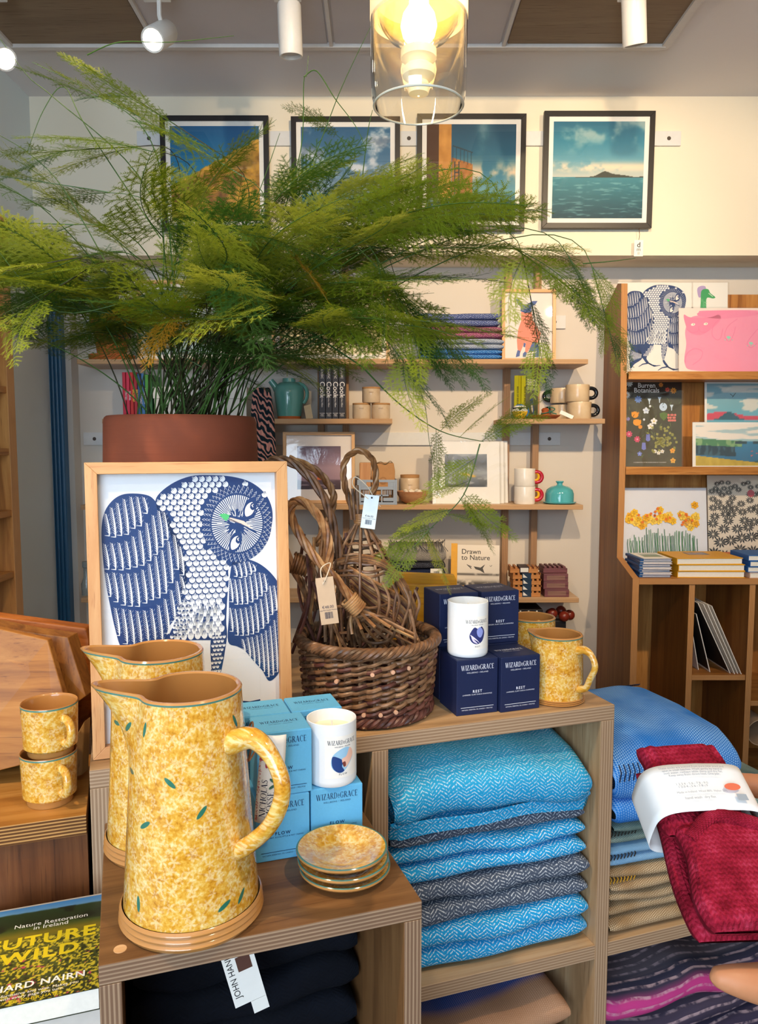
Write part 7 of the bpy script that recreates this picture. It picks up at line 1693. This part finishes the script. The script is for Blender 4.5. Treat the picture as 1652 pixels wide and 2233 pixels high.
def root():
    a = rgf.uniform(0, 6.28); r = rpot*.62*math.sqrt(rgf.random()); return Vector((pc.x+r*cos(a), pc.y+r*sin(a)*.8, zrim-.04))
def grow(x, y, Y, tipdir=None, nf=3, size=1.0, lean=.5, mat=None, small=False):
    e = P(x, y, Y); r = root(); r.x += (e.x-pc.x)*.10; r.x = max(pc.x-rpot*.7, min(pc.x+rpot*.75, r.x))
    h = e.z-r.z; out = Vector((e.x-r.x, e.y-r.y, 0))
    m1 = r+Vector((out.x*.18, out.y*.18, max(.12, h*.55))); m2 = e-(tipdir*.12 if tipdir else Vector((out.x*.35, out.y*.35, max(-.05, h*.12))))
    pts = bez(r, m1, m2, e, 16); stem(pts)
    d = (pts[-1]-pts[-3]).normalized() if tipdir is None else tipdir
    d = (d+Vector((0, 0, -.25))).normalized(); put_frond(e-d*.02, d, size, mat=mat, small=small)
    for i in range(nf-1):
        t = (.84, .68, .55, .44)[i]; p = pts[int(t*16)]; tg = (pts[int(t*16)+1]-p).normalized()
        a = R(rgf.uniform(35, 95))*(1 if i % 2 else -1); hd = Vector((tg.x, tg.y, 0)); hd = hd.normalized() if hd.length > .05 else Vector((rgf.uniform(-1, 1), rgf.uniform(-1, .4), 0)).normalized()
        dd = Vector((hd.x*cos(a)-hd.y*sin(a), hd.x*sin(a)+hd.y*cos(a), rgf.uniform(-.25, .35)))
        put_frond(p, dd, size*rgf.uniform(.7, 1.0), mat=mat, small=small)
# body of the plant: stems ending in the space the fern fills
def cloud_pts(n, cx_, cy_, sx_, sy_, Y0, Y1, **kw):
    for _ in range(n): grow(rgf.gauss(cx_, sx_), rgf.gauss(cy_, sy_), rgf.uniform(Y0, Y1), **kw)
cloud_pts(13, 400, 590, 140, 60, 1.25, 1.7, size=1.12); cloud_pts(10, 220, 600, 110, 55, 1.25, 1.7, size=1.1); cloud_pts(10, 660, 560, 120, 65, 1.25, 1.7, size=1.1); cloud_pts(12, 440, 680, 190, 45, 1.22, 1.5, size=1.0)
cloud_pts(4, 60, 540, 70, 70, 1.25, 1.6, size=.85); cloud_pts(6, 830, 560, 70, 80, 1.25, 1.6, size=.9); cloud_pts(4, 690, 440, 90, 35, 1.3, 1.6, size=.85); cloud_pts(3, 450, 470, 120, 35, 1.3, 1.6, size=.8); cloud_pts(4, 110, 630, 80, 40, 1.25, 1.5, size=.85)
for x, y in ((460, 700), (560, 650), (640, 640), (520, 690), (300, 660), (400, 730)): grow(x, y, 1.3, nf=2, size=.5, mat=GOLD, small=True)
# long sprays placed one by one: base px, tip px, depth
def spray(x0, y0, x1, y1, Y0, Y1, size=None, n=1, mat=None, small=False, stemto=True, flatness=.22, wid=1.0):
    a = P(x0, y0, Y0); b_ = P(x1, y1, Y1); d = b_-a; L = d.length
    if stemto:
        r = root(); pts = bez(r, r+Vector(((a.x-r.x)*.3, (a.y-r.y)*.3, max(.15, (a.z-r.z)*.8))), a-d.normalized()*.15+Vector((0, 0, .02)), a, 16); stem(pts)
    if n == 1: put_frond(a, d, (size or L/.27), mat=mat, small=small, flatness=flatness, wid=wid)
    else:
        ax = [a+d*(i/12)+Vector((0, 0, -.02*L*(i/12)**2)) for i in range(13)]; stem(ax, .0011)
        for i in range(n):
            t = i/n; s2 = 1 if i % 2 else -1; p = a+d*t; dn = d.normalized(); sd_ = Vector((-dn.y, dn.x, 0))
            sd_ = sd_.normalized() if sd_.length > .1 else Vector((1, 0, 0)); dd = dn*.8+sd_*s2*.5+Vector((0, 0, rgf.uniform(-.25, .15)))
            put_frond(p, dd, (size or 1)*(1-.45*t), mat=mat, small=small, flatness=flatness, wid=wid)
        put_frond(b_-d.normalized()*.03, d, (size or 1)*.6, small=True, mat=mat)
for s_ in ((530, 385, 95, 92, 1.35, 1.30, None, 1), (470, 330, 200, 150, 1.4, 1.38, .9, 3), (215, 215, 15, 118, 1.3, 1.3, None, 1), (330, 330, 20, 270, 1.35, 1.3, None, 1), (300, 320, 60, 330, 1.4, 1.3, .8, 3), (240, 420, -60, 370, 1.35, 1.3, .7, 2), (160, 490, -90, 480, 1.3, 1.25, .75, 3), (180, 560, -60, 600, 1.25, 1.2, .8, 3), (170, 600, 10, 700, 1.25, 1.15, .8, 2), (740, 300, 620, 222, 1.5, 1.5, .45, 1),
           (700, 440, 880, 360, 1.4, 1.42, .75, 2), (780, 470, 1010, 430, 1.4, 1.38, .85, 3), (820, 520, 1110, 450, 1.4, 1.38, .8, 3), (900, 540, 1230, 540, 1.36, 1.34, .75, 4), (1120, 540, 1330, 690, 1.34, 1.32, .8, 3), (1140, 560, 1190, 830, 1.33, 1.30, .62, 3), (800, 560, 1020, 800, 1.35, 1.28, .85, 3), (740, 600, 950, 880, 1.33, 1.26, .8, 3), (820, 560, 930, 760, 1.3, 1.25, .8, 3), (860, 600, 900, 800, 1.32, 1.28, .7, 2),
           (1090, 430, 1115, 500, 1.36, 1.36, .3, 1), (1290, 580, 1350, 800, 1.32, 1.32, .45, 3), (1240, 560, 1280, 640, 1.33, 1.33, .5, 2)):
    spray(*s_[:6], size=s_[6], n=s_[7], wid=.5 if s_[0] < 560 and s_[1] < 400 else .95)
spray(520, 560, 590, 760, 1.22, 1.15, .75, 1, mat=DLEAF, stemto=False, flatness=.2)
spray(640, 560, 700, 620, 1.25, 1.2, .5, 1, mat=GOLD, stemto=False); spray(420, 640, 330, 760, 1.28, 1.22, .6, 1, mat=GOLD, stemto=False)
# the thin trailing branch on the right
tr_ = crom([P(790, 800, 1.36), P(870, 880, 1.33), P(960, 940, 1.31), P(1054, 963, 1.31)], 6); stem([P(640, 700, 1.42)]+tr_, .0016, STEM)
for x, y, dx, dy, s_ in ((950, 935, -10, 130, .42), (1000, 955, 60, -60, .40), (1050, 962, 110, -50, .45), (960, 940, 80, -70, .4), (1080, 930, 60, -40, .35)): a = P(x, y, 1.31); put_frond(a, P(x+dx, y+dy, 1.30)-a, s_, small=False, mat=LEAF)
t2 = crom([P(1046, 968, 1.31), P(1010, 1080, 1.29), P(940, 1150, 1.27), P(900, 1195, 1.26)], 6); stem(t2, .0013, STEM)
for x, y, dx, dy, s_ in ((1035, 1000, -70, 40, .4), (1020, 1050, -90, 30, .45), (1010, 1075, 80, 60, .45), (985, 1110, -80, 30, .42), (970, 1120, 90, 20, .4), (945, 1150, -80, 40, .42), (930, 1160, 30, 60, .42), (1000, 1085, 60, 80, .42), (900, 1180, -40, 60, .35)): a = P(x, y, 1.285); put_frond(a, P(x+dx, y+dy, 1.27)-a, s_, mat=LEAF)
t3 = crom([P(895, 790, 1.33), P(925, 880, 1.32), P(935, 960, 1.31), P(945, 1010, 1.31)], 6); stem(t3, .0008, STEM)
# bare wiry shoots
for L_ in ([(560, 640, 1.45), (690, 330, 1.45), (745, 190, 1.44), (808, 58, 1.42)], [(600, 520, 1.45), (655, 330, 1.45), (662, 180, 1.45), (668, 165, 1.45), (672, 122, 1.45)], [(662, 168, 1.45), (690, 155, 1.45), (730, 215, 1.44), (775, 275, 1.43), (800, 330, 1.42)], [(420, 620, 1.4), (300, 380, 1.38), (120, 215, 1.36), (60, 165, 1.35), (-10, 70, 1.34)], [(350, 520, 1.4), (190, 280, 1.38), (140, 190, 1.38), (95, 240, 1.38), (60, 330, 1.38)], [(190, 120, 1.36), (260, 92, 1.36), (370, 92, 1.36), (510, 78, 1.36)], [(300, 700, 1.35), (150, 430, 1.33), (70, 340, 1.32), (-10, 290, 1.3)], [(470, 640, 1.4), (560, 430, 1.4), (610, 290, 1.4)], [(330, 640, 1.3), (130, 680, 1.25), (-10, 540, 1.2)], [(1270, 575, 1.34), (1330, 570, 1.34), (1385, 563, 1.34)], [(440, 800, 1.42), (250, 700, 1.4), (135, 650, 1.38)], [(780, 480, 1.4), (800, 300, 1.4), (812, 240, 1.4)]):
    stem(crom([P(*q_) for q_ in L_], 6), .0012, STEM)
# crowd of bare stems at the pot's mouth
for k_ in range(34):
    r = root(); e = P(rgf.uniform(300, 640), rgf.uniform(600, 760), rgf.uniform(1.35, 1.6)); stem(bez(r, r+Vector(((e.x-r.x)*.3, 0, .1)), e-Vector(((e.x-r.x)*.2, 0, .06)), e, 8), .0017, STEMD)
print('fronds', NF[0])
# ================================================================== THROWS IN THE SHELVING UNIT
mid = (ud+tk/2+wt-tk)/2; wc = wt-tk-ud-tk/2
def at_unit(x, y, z): return tp(uTL+x, VT+y, z)
BLU_A, BLU_B = '#2098d4', '#dceef5'
HB1 = weave('turquoise_herringbone', BLU_A, BLU_B, 'herring', .72, fleck=.85, warp=.08); HG = weave('slate_herringbone', '#4a5568', '#cfd6dd', 'herring', .72, fleck=.8, warp=.1)
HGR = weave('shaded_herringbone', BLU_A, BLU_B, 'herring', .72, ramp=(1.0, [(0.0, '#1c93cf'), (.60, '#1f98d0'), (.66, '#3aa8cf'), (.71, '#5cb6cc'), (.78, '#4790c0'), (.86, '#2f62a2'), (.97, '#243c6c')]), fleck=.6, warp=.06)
zt0 = zsh+.0008; gz = 'woollen throws in the middle cubby'; dth = .40; z = zt0
HTOT = ZTA-tk-.012-zt0
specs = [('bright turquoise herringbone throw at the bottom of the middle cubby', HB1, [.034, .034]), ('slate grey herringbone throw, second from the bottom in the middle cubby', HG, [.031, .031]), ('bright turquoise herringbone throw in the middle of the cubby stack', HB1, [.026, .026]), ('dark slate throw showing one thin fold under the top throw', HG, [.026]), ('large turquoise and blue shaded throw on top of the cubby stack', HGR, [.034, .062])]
tot = sum(sum(s_[2]) for s_ in specs)*.93; kz = HTOT*.93/tot
print('cubby', wc, HTOT, tot)
for i, (lb_, m_, hs) in enumerate(specs):
    hs = [h_*kz for h_ in hs]; b = MB(); ww = wc*(.97, .96, .955, .95, .955)[i]; dd = dth+(.0, .0, -.01, -.015, .012)[i]
    top = i == 4
    def droop(p, top=top):
        x, y, zz = p
        if top and zz > .03: zz += .012*sin((y+.2)*5+.5)-.010*((x/ww*2)**2)-.034*sst(np.float64(-y), .06, .21)
        return (x, y, float(zz))
    h_ = folded(b, ww, dd, 0, hs, seed=60+i, amp=.0036, nx=48, prof=34, jig=.007, droop=droop)
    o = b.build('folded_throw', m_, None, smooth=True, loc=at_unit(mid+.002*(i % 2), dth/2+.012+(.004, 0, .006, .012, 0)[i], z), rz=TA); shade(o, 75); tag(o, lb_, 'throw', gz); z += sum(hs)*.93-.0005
# right compartment
BW = weave('blue_basket_weave', '#1a72cc', '#a8d4fa', 'basket', .62, fleck=.8, warp=.16, bump=.4); BW2 = weave('grey_green_weave', '#4d6a6a', '#c9d6c6', 'basket', 1.0, fleck=.8); BW3 = weave('pale_blue_weave', '#6f9fc8', '#b8d6ec', 'basket', 1.1, fleck=.6, warp=.1); OAT = weave('oatmeal_weave', '#8a6a44', '#e3cfae', 'basket', .8, fleck=.95, warp=.15)
xr0 = wt+.004; xrm = xr0+.24; gz = 'throws in the right compartment'; z = zsh+.0008; wr_ = .46
hz = PV(1345, 1640, VT).z
STN = plain('#1c2748', .8); STY = plain('#c9962a', .8); STB = plain('#2a2622', .8)
def stitches(o, w, d, z0, h, m, n=26, side=-1, run=.10):
    # blanket stitches round the left front fold
    b = MB()
    for i in range(n):
        f = i/n; x = -w/2+.001+run*f*1.0; y = -d/2+.004
        b.tube([(x, y-.003, z0+h*.55), (x+.002, y-.0045, z0+h*.85), (x+.004, y+.006, z0+h*1.02)], .0011, 4)
    b.build('blanket_stitch', m, o)
ent = [('oatmeal woven throw with many folds at the bottom of the right compartment', OAT, [.030, .028, .026], None), ('oatmeal woven throw with yellow edge stitching', OAT, [.026, .026], STY), ('pale blue throw with dark tufted stitching', BW3, [.024, .024], STB), ('grey-green woven throw with dark edge stitching', BW2, [.026, .028], STB)]
rem = hz-z; tot = sum(sum(e_[2]) for e_ in ent)*.93+.0; 
print('right rem', rem, tot)
for i, (lb_, m_, hs, sm) in enumerate(ent):
    b = MB(); dd = .42; h_ = folded(b, wr_, dd, 0, hs, seed=80+i, amp=.003, nx=40, prof=30, jig=.007); o = b.build('folded_throw', m_, None, smooth=True, loc=at_unit(xr0+wr_/2+.006, dd/2+.014, z), rz=TA); shade(o, 75); tag(o, lb_, 'throw', gz)
    if sm: stitches(o, wr_, dd, hs[0]*.4, hs[0], sm, 8, run=.06)
    z += sum(hs)*.93-.0005
# the large blue throw on top: its right edge runs back across the table
pr0 = PZ(1400, 1478, hz+.02); ue = pr0.dot(TU)-uTL; ve = pr0.dot(TV)-VT
hs = [max(.03, (hz+.004-z))*.40, max(.03, (hz+.004-z))*.68]; 
print('blue throw', ue, ve, z, hz, hs)
wbl = ue-xr0-.004; dbl = ve+.03
b = MB(); dr = lambda p: (p[0], p[1], max(.0004, float(p[2]-.022*sst(np.float64(-p[1]), dbl*.2, dbl*.5)*(p[2]/(2*hs[0])))))
folded(b, wbl, dbl, 0, hs, seed=91, amp=.004, nx=60, prof=40, jig=.006, droop=dr); o = b.build('folded_throw', BW, None, smooth=True, loc=at_unit(xr0+.002+wbl/2, dbl/2-.012, z), rz=TA); shade(o, 75); tag(o, 'large bright blue woven throw spread on top of the right compartment', 'throw', gz)
stitches(o, wbl, dbl, hs[0]*1.0, hs[0], STN, 9, run=.09)
b = MB()
for i in range(60):
    x = -wbl/2+wbl*i/59; b.tube([(x, dbl/2-.012, sum(hs)*.93-.001), (x+.003, dbl/2-.001, sum(hs)*.93-.008)], .0012, 4)
b.build('blanket_stitch', STN, o)
q_ = at_unit(xr0+.03, ve-.05, z+sum(hs)*.93+.006); t = thing('paper_label', 'small white paper label lying on the blue throw behind the tankard', 'label', q_, TA); MB().box(-.03, .045, -.012, .012, -.0003, .0003, M=Matrix.Rotation(R(6), 4, 'Y')).build('card', WHITEP, t)
# lower cubbies
PLD = weave('plaid_wool', '#b98a68', '#d8b090', 'basket', .8, ramp=(.5, [(.02, '#7a6468'), (.3, '#b58a6c'), (.525, '#b98a66'), (.535, '#27509c'), (.575, '#27509c'), (.585, '#8f7568'), (.75, '#7a6468')]), axis=1, fleck=.35, bump=.4)
o, hh = throw('folded_throw', 'tan and blue plaid throw in the lower middle cubby', at_unit(mid-.01, .24, .2685), TA, wc*.88, .42, [.062, .062, .064], PLD, group='throws in the lower cubbies', seed=95, amp=.006, nx=40, prof=40)
MUL = weave('striped_mohair', '#3a3a4c', '#c9b0b8', 'stripe', 1.0, ramp=(.5, [(.30, '#3a3348'), (.44, '#6a6068'), (.472, '#c98a5a'), (.482, '#d24a8e'), (.503, '#c23c88'), (.509, '#3a3348'), (.525, '#2c3044'), (.535, '#6a6068'), (.56, '#5a5058'), (.575, '#1f5f96'), (.72, '#1a4a7c')]), axis=1, fleck=.5, bump=.6)
o, hh = throw('folded_throw', 'pink, grey and blue striped mohair throw in the lower right cubby', at_unit(xr0+.245, .25, .2685), TA, .48, .46, [.060, .060, .066], MUL, group='throws in the lower cubbies', seed=97, amp=.007, nx=50, prof=44)
# ================================================================== SOCKS HELD BY A SHOPPER
A_ = P(1408, 1716, .665); B_ = P(1535, 2040, .55); C_ = P(1650, 1700, .69)
lx = B_-A_; LL = lx.length; lx.normalize(); wx = Vector((-lx.y, lx.x, 0.0)).normalized(); nx_ = wx.cross(lx)
if nx_.y > 0: nx_ = -nx_
SM = Matrix((wx, lx, nx_)).transposed().to_4x4(); SW = .076
sk = thing('sock_pair', 'folded pair of chunky red knitted socks in a white paper band', 'socks', A_, 0); sk.matrix_world = Matrix.Translation(A_) @ SM
k = NT('red_knit'); uv = k.co('UV'); q = k.sep(uv); n = k.noise(k.co(), 55, 4); n3 = k.noise(k.co(), 420, 2)
t1 = k.math('ABSOLUTE', k.math('SUBTRACT', k.math('FRACT', k.math('MULTIPLY', q[0], 240)), .5)); t2 = k.math('ABSOLUTE', k.math('SUBTRACT', k.math('FRACT', k.math('ADD', k.math('MULTIPLY', q[1], 230), k.math('MULTIPLY', t1, .9))), .5))
k.bump(k.math('ADD', k.math('MULTIPLY', t2, .7), k.math('ADD', t1, n3)), .8, .0022)
KN = k.fin(k.ramp(k.math('ADD', k.math('MULTIPLY', n, .75), k.math('MULTIPLY', t2, .28)), [(.3, '#74101f'), (.5, '#9c1e33'), (.68, '#b93a52'), (.85, '#c65a72')]), .95, .1)
def pad(b, x0, x1, y0, y1, z, h, nxx=40, pr=30, rib=.0012, nr=13, bulge=0.0):
    vs = []; uvs = []
    for i in range(nxx+1):
        s_ = i/nxx; y = y0+(y1-y0)*s_; e = min(s_, 1-s_)*nxx; sh = {0: .12, 1: .62, 2: .88}.get(int(e+1e-6), 1.0)
        for j in range(pr+1):
            a = 2*pi*j/pr; cx_ = spow(cos(a), .45); cz = spow(sin(a), .7)
            w_ = (x1-x0)/2*(1+bulge*sin(pi*s_)); x = (x0+x1)/2+w_*cx_*(1-.05*(1-sh)); zz = z+h/2*cz*sh+rib*sin(nr*2*pi*(x-x0)/(x1-x0))*max(0, cz)*sh
            vs.append((x+.004*sin(s_*6), y, zz)); uvs.append((x, y+.3*(cz < 0)))
    m_ = pr+1; b.add(vs, [(i*m_+j, i*m_+j+1, (i+1)*m_+j+1, (i+1)*m_+j) for i in range(nxx) for j in range(pr)], 0, uvs)
b = MB(); pad(b, .001, SW, -.026, LL*.98, -.016, .024); b.build('back_sock', KN, sk, smooth=True)
b = MB(); pad(b, .004, SW+.016, LL*.36, LL*1.02, .008, .030, bulge=.04); b.build('front_sock', KN, sk, smooth=True)
b = MB(); pad(b, .0, SW-.002, -.036, LL*.40, .006, .026, rib=.0022, nr=8); b.build('cuff_roll', KN, sk, smooth=True)
b = MB()
for z_, y_, r_ in ((.020, LL*.385, .0062), (.014, LL*.43, .006)): b.tube(crom([(.012, y_+.012, z_-.004), (.035, y_-.004, z_+.003), (.065, y_+.002, z_+.002), (SW+.012, y_+.012, z_-.002)], 6), r_, 10)
b.uv = [[(b.v[i][0]*1.5, b.v[i][1]*3) for i in f] for f in b.f]; b.build('cuff_edge', KN, sk, smooth=True)
PB = plain('#e6e2de', .6, .3, .01); y0_, y1_ = -.002, LL*.34
def bandp(a, y):
    cx_, cz = spow(cos(a), .35), spow(sin(a), .55); return Vector((SW/2+(SW/2+.009)*cx_, y, -.003+.0285*cz+.003*sin(pi*(cx_+1)/2)*(cz > 0)))
b = MB(); vs = []; N_ = 48
for j in range(7):
    for i in range(N_+1): vs.append(bandp(2*pi*i/N_, y0_+(y1_-y0_)*j/6))
b.add(vs, [(j*(N_+1)+i, j*(N_+1)+i+1, (j+1)*(N_+1)+i+1, (j+1)*(N_+1)+i) for j in range(6) for i in range(N_)]); bd = b.build('paper_band', PB, sk, smooth=True); bd.modifiers.new('thick', 'SOLIDIFY').thickness = .0005
zf = .0292
G5 = plain('#8e8e92', .6)
def onb(p): return Vector((SW*.5+p.x, y0_+(y1_-y0_)*.5-p.y, zf+.003*sin(pi*min(1, max(0, .5+p.x/SW)))))
GARB = 'These socks are knitted from pure new wool and\nspun in small batches. Wash gently by hand in\ncool water, reshape while damp and dry flat.\nKeep away from direct heat. One pair.'
text('band_print', GARB, .0029, G5, bd, fn=lambda p: onb(p+Vector((-.006, .017, 0))), leading=.9); text('band_print', '1 2 3 4 - 5 6 - 7 8 - 9 0\n1 2 3 4 - 5 6 - 7 8 - 9', .0030, G5, bd, fn=lambda p: onb(p+Vector((-.012, .0, 0))), leading=.9); text('band_print', 'Made in Ireland  Wool 80%  Nylon 20%', .0027, G5, bd, fn=lambda p: onb(p+Vector((-.006, -.008, 0)))); text('band_print', 'hand wash  dry flat', .0034, G5, bd, fn=lambda p: onb(p+Vector((-.010, -.014, 0))))
A = Art(); A.ell(.022, -.003, .0075, .0036, '#d96a4a', .1, 16); A.poly([(.022, -.016), (.031, -.016), (.031, -.010), (.022, -.010)], '#9aa0a6'); o = A.build('band_emblem', bd); refine(o)
for v_ in o.data.vertices: z_ = v_.co.z; v_.co = onb(Vector((v_.co.x, v_.co.y, 0)))+Vector((0, 0, .0003))
# ------------------------------------------------ the shopper: one continuous body, mostly outside the frame
SKIN = NT('skin'); n = SKIN.noise(SKIN.co(), 40, 3); SKIN.b.inputs['Subsurface Weight'].default_value = .15; SKIN.b.inputs['Subsurface Radius'].default_value = (.02, .008, .004); SKINM = SKIN.fin(SKIN.cmix(n, '#b9774f', '#c98a62'), .5, .35)
BX, BY = .98, .40
pb = Vector((BX, BY, 0))
def limb(b, L_, n=14):
    # rounded tapering chain; L_: (point, radius)
    pts = crom([p for p, r in L_], 5); m = len(pts); rs = []
    for i in range(m):
        f = i/5; a = min(int(f), len(L_)-2); t_ = f-a; rs.append(L_[a][1]*(1-t_)+L_[a+1][1]*t_)
    d0 = (pts[0]-pts[1]).normalized(); d1 = (pts[-1]-pts[-2]).normalized()
    ext0 = [(pts[0]+d0*rs[0]*s_, rs[0]*math.sqrt(max(.0004, 1-s_*s_))) for s_ in (.98, .8, .45)]; ext1 = [(pts[-1]+d1*rs[-1]*s_, rs[-1]*math.sqrt(max(.0004, 1-s_*s_))) for s_ in (.45, .8, .98)]
    al = ext0+list(zip(pts, rs))+ext1; R_ = [r for p, r in al]; N2 = len(al)
    b.tube([p-pb for p, r in al], lambda q: R_[min(N2-1, int(round(q*(N2-1))))], n)
V3 = Vector; b = MB()
# hand one: fingers behind the socks, index along the top edge
HW = P(1960, 1850, .66)
palm = P(1790, 1790, .675)
limb(b, [(HW, .024), (P(1880, 1815, .67), .027), (palm, .026), (P(1725, 1760, .685), .017)])
limb(b, [(HW, .022), (P(1860, 1870, .69), .024), (P(1760, 1850, .70), .018)])
limb(b, [(palm, .020), (P(1740, 1735, .675), .0150), (P(1660, 1716, .69), .0120), (P(1600, 1708, .70), .0100), (P(1560, 1710, .705), .0076)])
limb(b, [(palm, .022), (P(1720, 1775, .69), .018), (P(1665, 1790, .70), .014)])
limb(b, [(palm, .020), (P(1700, 1790, .70), .0115), (P(1610, 1790, .725), .010), (P(1540, 1790, .735), .0088), (P(1490, 1795, .735), .007)])
limb(b, [(P(1780, 1840, .69), .018), (P(1700, 1850, .705), .011), (P(1620, 1850, .73), .0098), (P(1555, 1855, .735), .008)])
limb(b, [(P(1780, 1870, .69), .016), (P(1715, 1905, .70), .0098), (P(1650, 1915, .715), .0086), (P(1595, 1920, .715), .007)])
limb(b, [(P(1860, 1760, .655), .020), (P(1780, 1730, .635), .0145), (P(1715, 1745, .632), .0115), (P(1672, 1765, .635), .0088)])
# hand two: thumb pointing in from the right below
H2 = P(1980, 2260, .60); p2_ = P(1810, 2190, .585)
limb(b, [(H2, .024), (P(1900, 2225, .59), .027), (p2_, .026), (P(1750, 2205, .58), .018)])
limb(b, [(P(1850, 2150, .58), .024), (P(1735, 2152, .565), .019), (P(1660, 2146, .558), .0155), (P(1605, 2138, .555), .0120), (P(1570, 2131, .555), .0090)])
for dx, dy, dz_ in ((0, 0, 0), (20, 45, .012), (45, 85, .02), (70, 120, .03)):
    limb(b, [(P(1790+dx*.5, 2225+dy*.5, .59+dz_), .018), (P(1725+dx, 2250+dy, .58+dz_), .0115), (P(1690+dx, 2270+dy, .60+dz_), .0100), (P(1705+dx, 2280+dy, .63+dz_), .0088), (P(1735+dx, 2275+dy, .645+dz_), .007)])
# arms, trunk, legs, head
shL, shR = V3((BX-.06, BY+.17, 1.40)), V3((BX-.06, BY-.17, 1.40))
limb(b, [(HW, .025), (V3((.75, .58, 1.16)), .036), (V3((BX-.05, BY+.24, 1.08)), .042)]); limb(b, [(V3((BX-.05, BY+.24, 1.08)), .042), (V3((BX-.02, BY+.22, 1.25)), .046), (shL, .055)])
limb(b, [(H2, .025), (V3((.66, .36, 1.12)), .036), (V3((BX-.02, BY-.22, 1.06)), .042)]); limb(b, [(V3((BX-.02, BY-.22, 1.06)), .042), (V3((BX, BY-.22, 1.25)), .046), (shR, .055)])
limb(b, [(V3((BX, BY, .90)), .13), (V3((BX, BY, 1.10)), .125), (V3((BX-.01, BY, 1.32)), .13), (V3((BX-.01, BY, 1.40)), .09)], 20)
for s_ in (-1, 1):
    limb(b, [(V3((BX, BY+.04*s_, 1.0)), .11), (V3((BX, BY+.08*s_, 1.28)), .115), (V3((BX-.02, BY+.12*s_, 1.39)), .07)], 18)
    limb(b, [(V3((BX, BY+.09*s_, .88)), .095), (V3((BX, BY+.10*s_, .50)), .06), (V3((BX+.01, BY+.10*s_, .30)), .056), (V3((BX+.02, BY+.10*s_, .09)), .038)], 16)
    limb(b, [(V3((BX+.03, BY+.10*s_, .04)), .038), (V3((BX-.08, BY+.11*s_, .036)), .034), (V3((BX-.17, BY+.12*s_, .030)), .027)])
limb(b, [(V3((BX-.01, BY, 1.40)), .055), (V3((BX-.02, BY, 1.50)), .052)])
limb(b, [(V3((BX-.03, BY, 1.545)), .062), (V3((BX-.02, BY, 1.62)), .078), (V3((BX-.005, BY, 1.665)), .076)], 20)
limb(b, [(V3((BX-.092, BY, 1.625)), .010), (V3((BX-.108, BY, 1.598)), .013)]); limb(b, [(V3((BX-.08, BY-.02, 1.560)), .010), (V3((BX-.087, BY, 1.559)), .011), (V3((BX-.08, BY+.02, 1.560)), .010)])
for s_ in (-1, 1): limb(b, [(V3((BX-.02, BY+.078*s_, 1.635)), .012), (V3((BX-.018, BY+.082*s_, 1.605)), .011)])
body = b.build('person', SKINM, None, loc=pb); rm_ = body.modifiers.new('skin', 'REMESH'); rm_.mode = 'VOXEL'; rm_.voxel_size = .0038; rm_.use_smooth_shade = True
sm_ = body.modifiers.new('soft', 'SMOOTH'); sm_.factor = .5; sm_.iterations = 4
tag(body, 'person at the right edge, only two hands showing, holding red socks', 'person')
b = MB()
limb(b, [(V3((.75, .58, 1.16)), .045), (V3((BX-.05, BY+.24, 1.08)), .056), (V3((BX-.02, BY+.22, 1.25)), .062), (shL, .07)]); limb(b, [(V3((.66, .36, 1.12)), .045), (V3((BX-.02, BY-.22, 1.06)), .056), (V3((BX, BY-.22, 1.25)), .062), (shR, .07)])
limb(b, [(V3((BX, BY, .86)), .15), (V3((BX, BY, 1.10)), .145), (V3((BX-.01, BY, 1.32)), .145), (V3((BX-.01, BY, 1.42)), .085)], 24)
for s_ in (-1, 1): limb(b, [(V3((BX, BY+.045*s_, .88)), .125), (V3((BX, BY+.09*s_, 1.28)), .125), (V3((BX-.02, BY+.13*s_, 1.395)), .082)], 20)
o = b.build('jumper', plain('#39424f', .9, .15, .1, 150), body); r_ = o.modifiers.new('skin', 'REMESH'); r_.mode = 'VOXEL'; r_.voxel_size = .008; r_.use_smooth_shade = True
b = MB()
for s_ in (-1, 1): limb(b, [(V3((BX, BY+.06*s_, .93)), .115), (V3((BX, BY+.10*s_, .50)), .075), (V3((BX+.01, BY+.10*s_, .11)), .062)], 18)
o = b.build('trousers', plain('#23262e', .9, .15, .1, 150), body); r_ = o.modifiers.new('skin', 'REMESH'); r_.mode = 'VOXEL'; r_.voxel_size = .009; r_.use_smooth_shade = True
b = MB(); limb(b, [(V3((BX+.03, BY, 1.58)), .068), (V3((BX+.02, BY, 1.66)), .088), (V3((BX-.01, BY, 1.70)), .072)], 20); b.build('hair', plain('#2c1d14', .7, .3, .2, 200), body, smooth=True)
for s_ in (-1, 1):
    b = MB(); limb(b, [(V3((BX+.035, BY+.10*s_, .045)), .045), (V3((BX-.08, BY+.11*s_, .042)), .041), (V3((BX-.175, BY+.12*s_, .036)), .034)]); b.v = [(x, y, max(.0005, z)) for x, y, z in b.v]; b.build('shoe', BLACK, body, smooth=True)
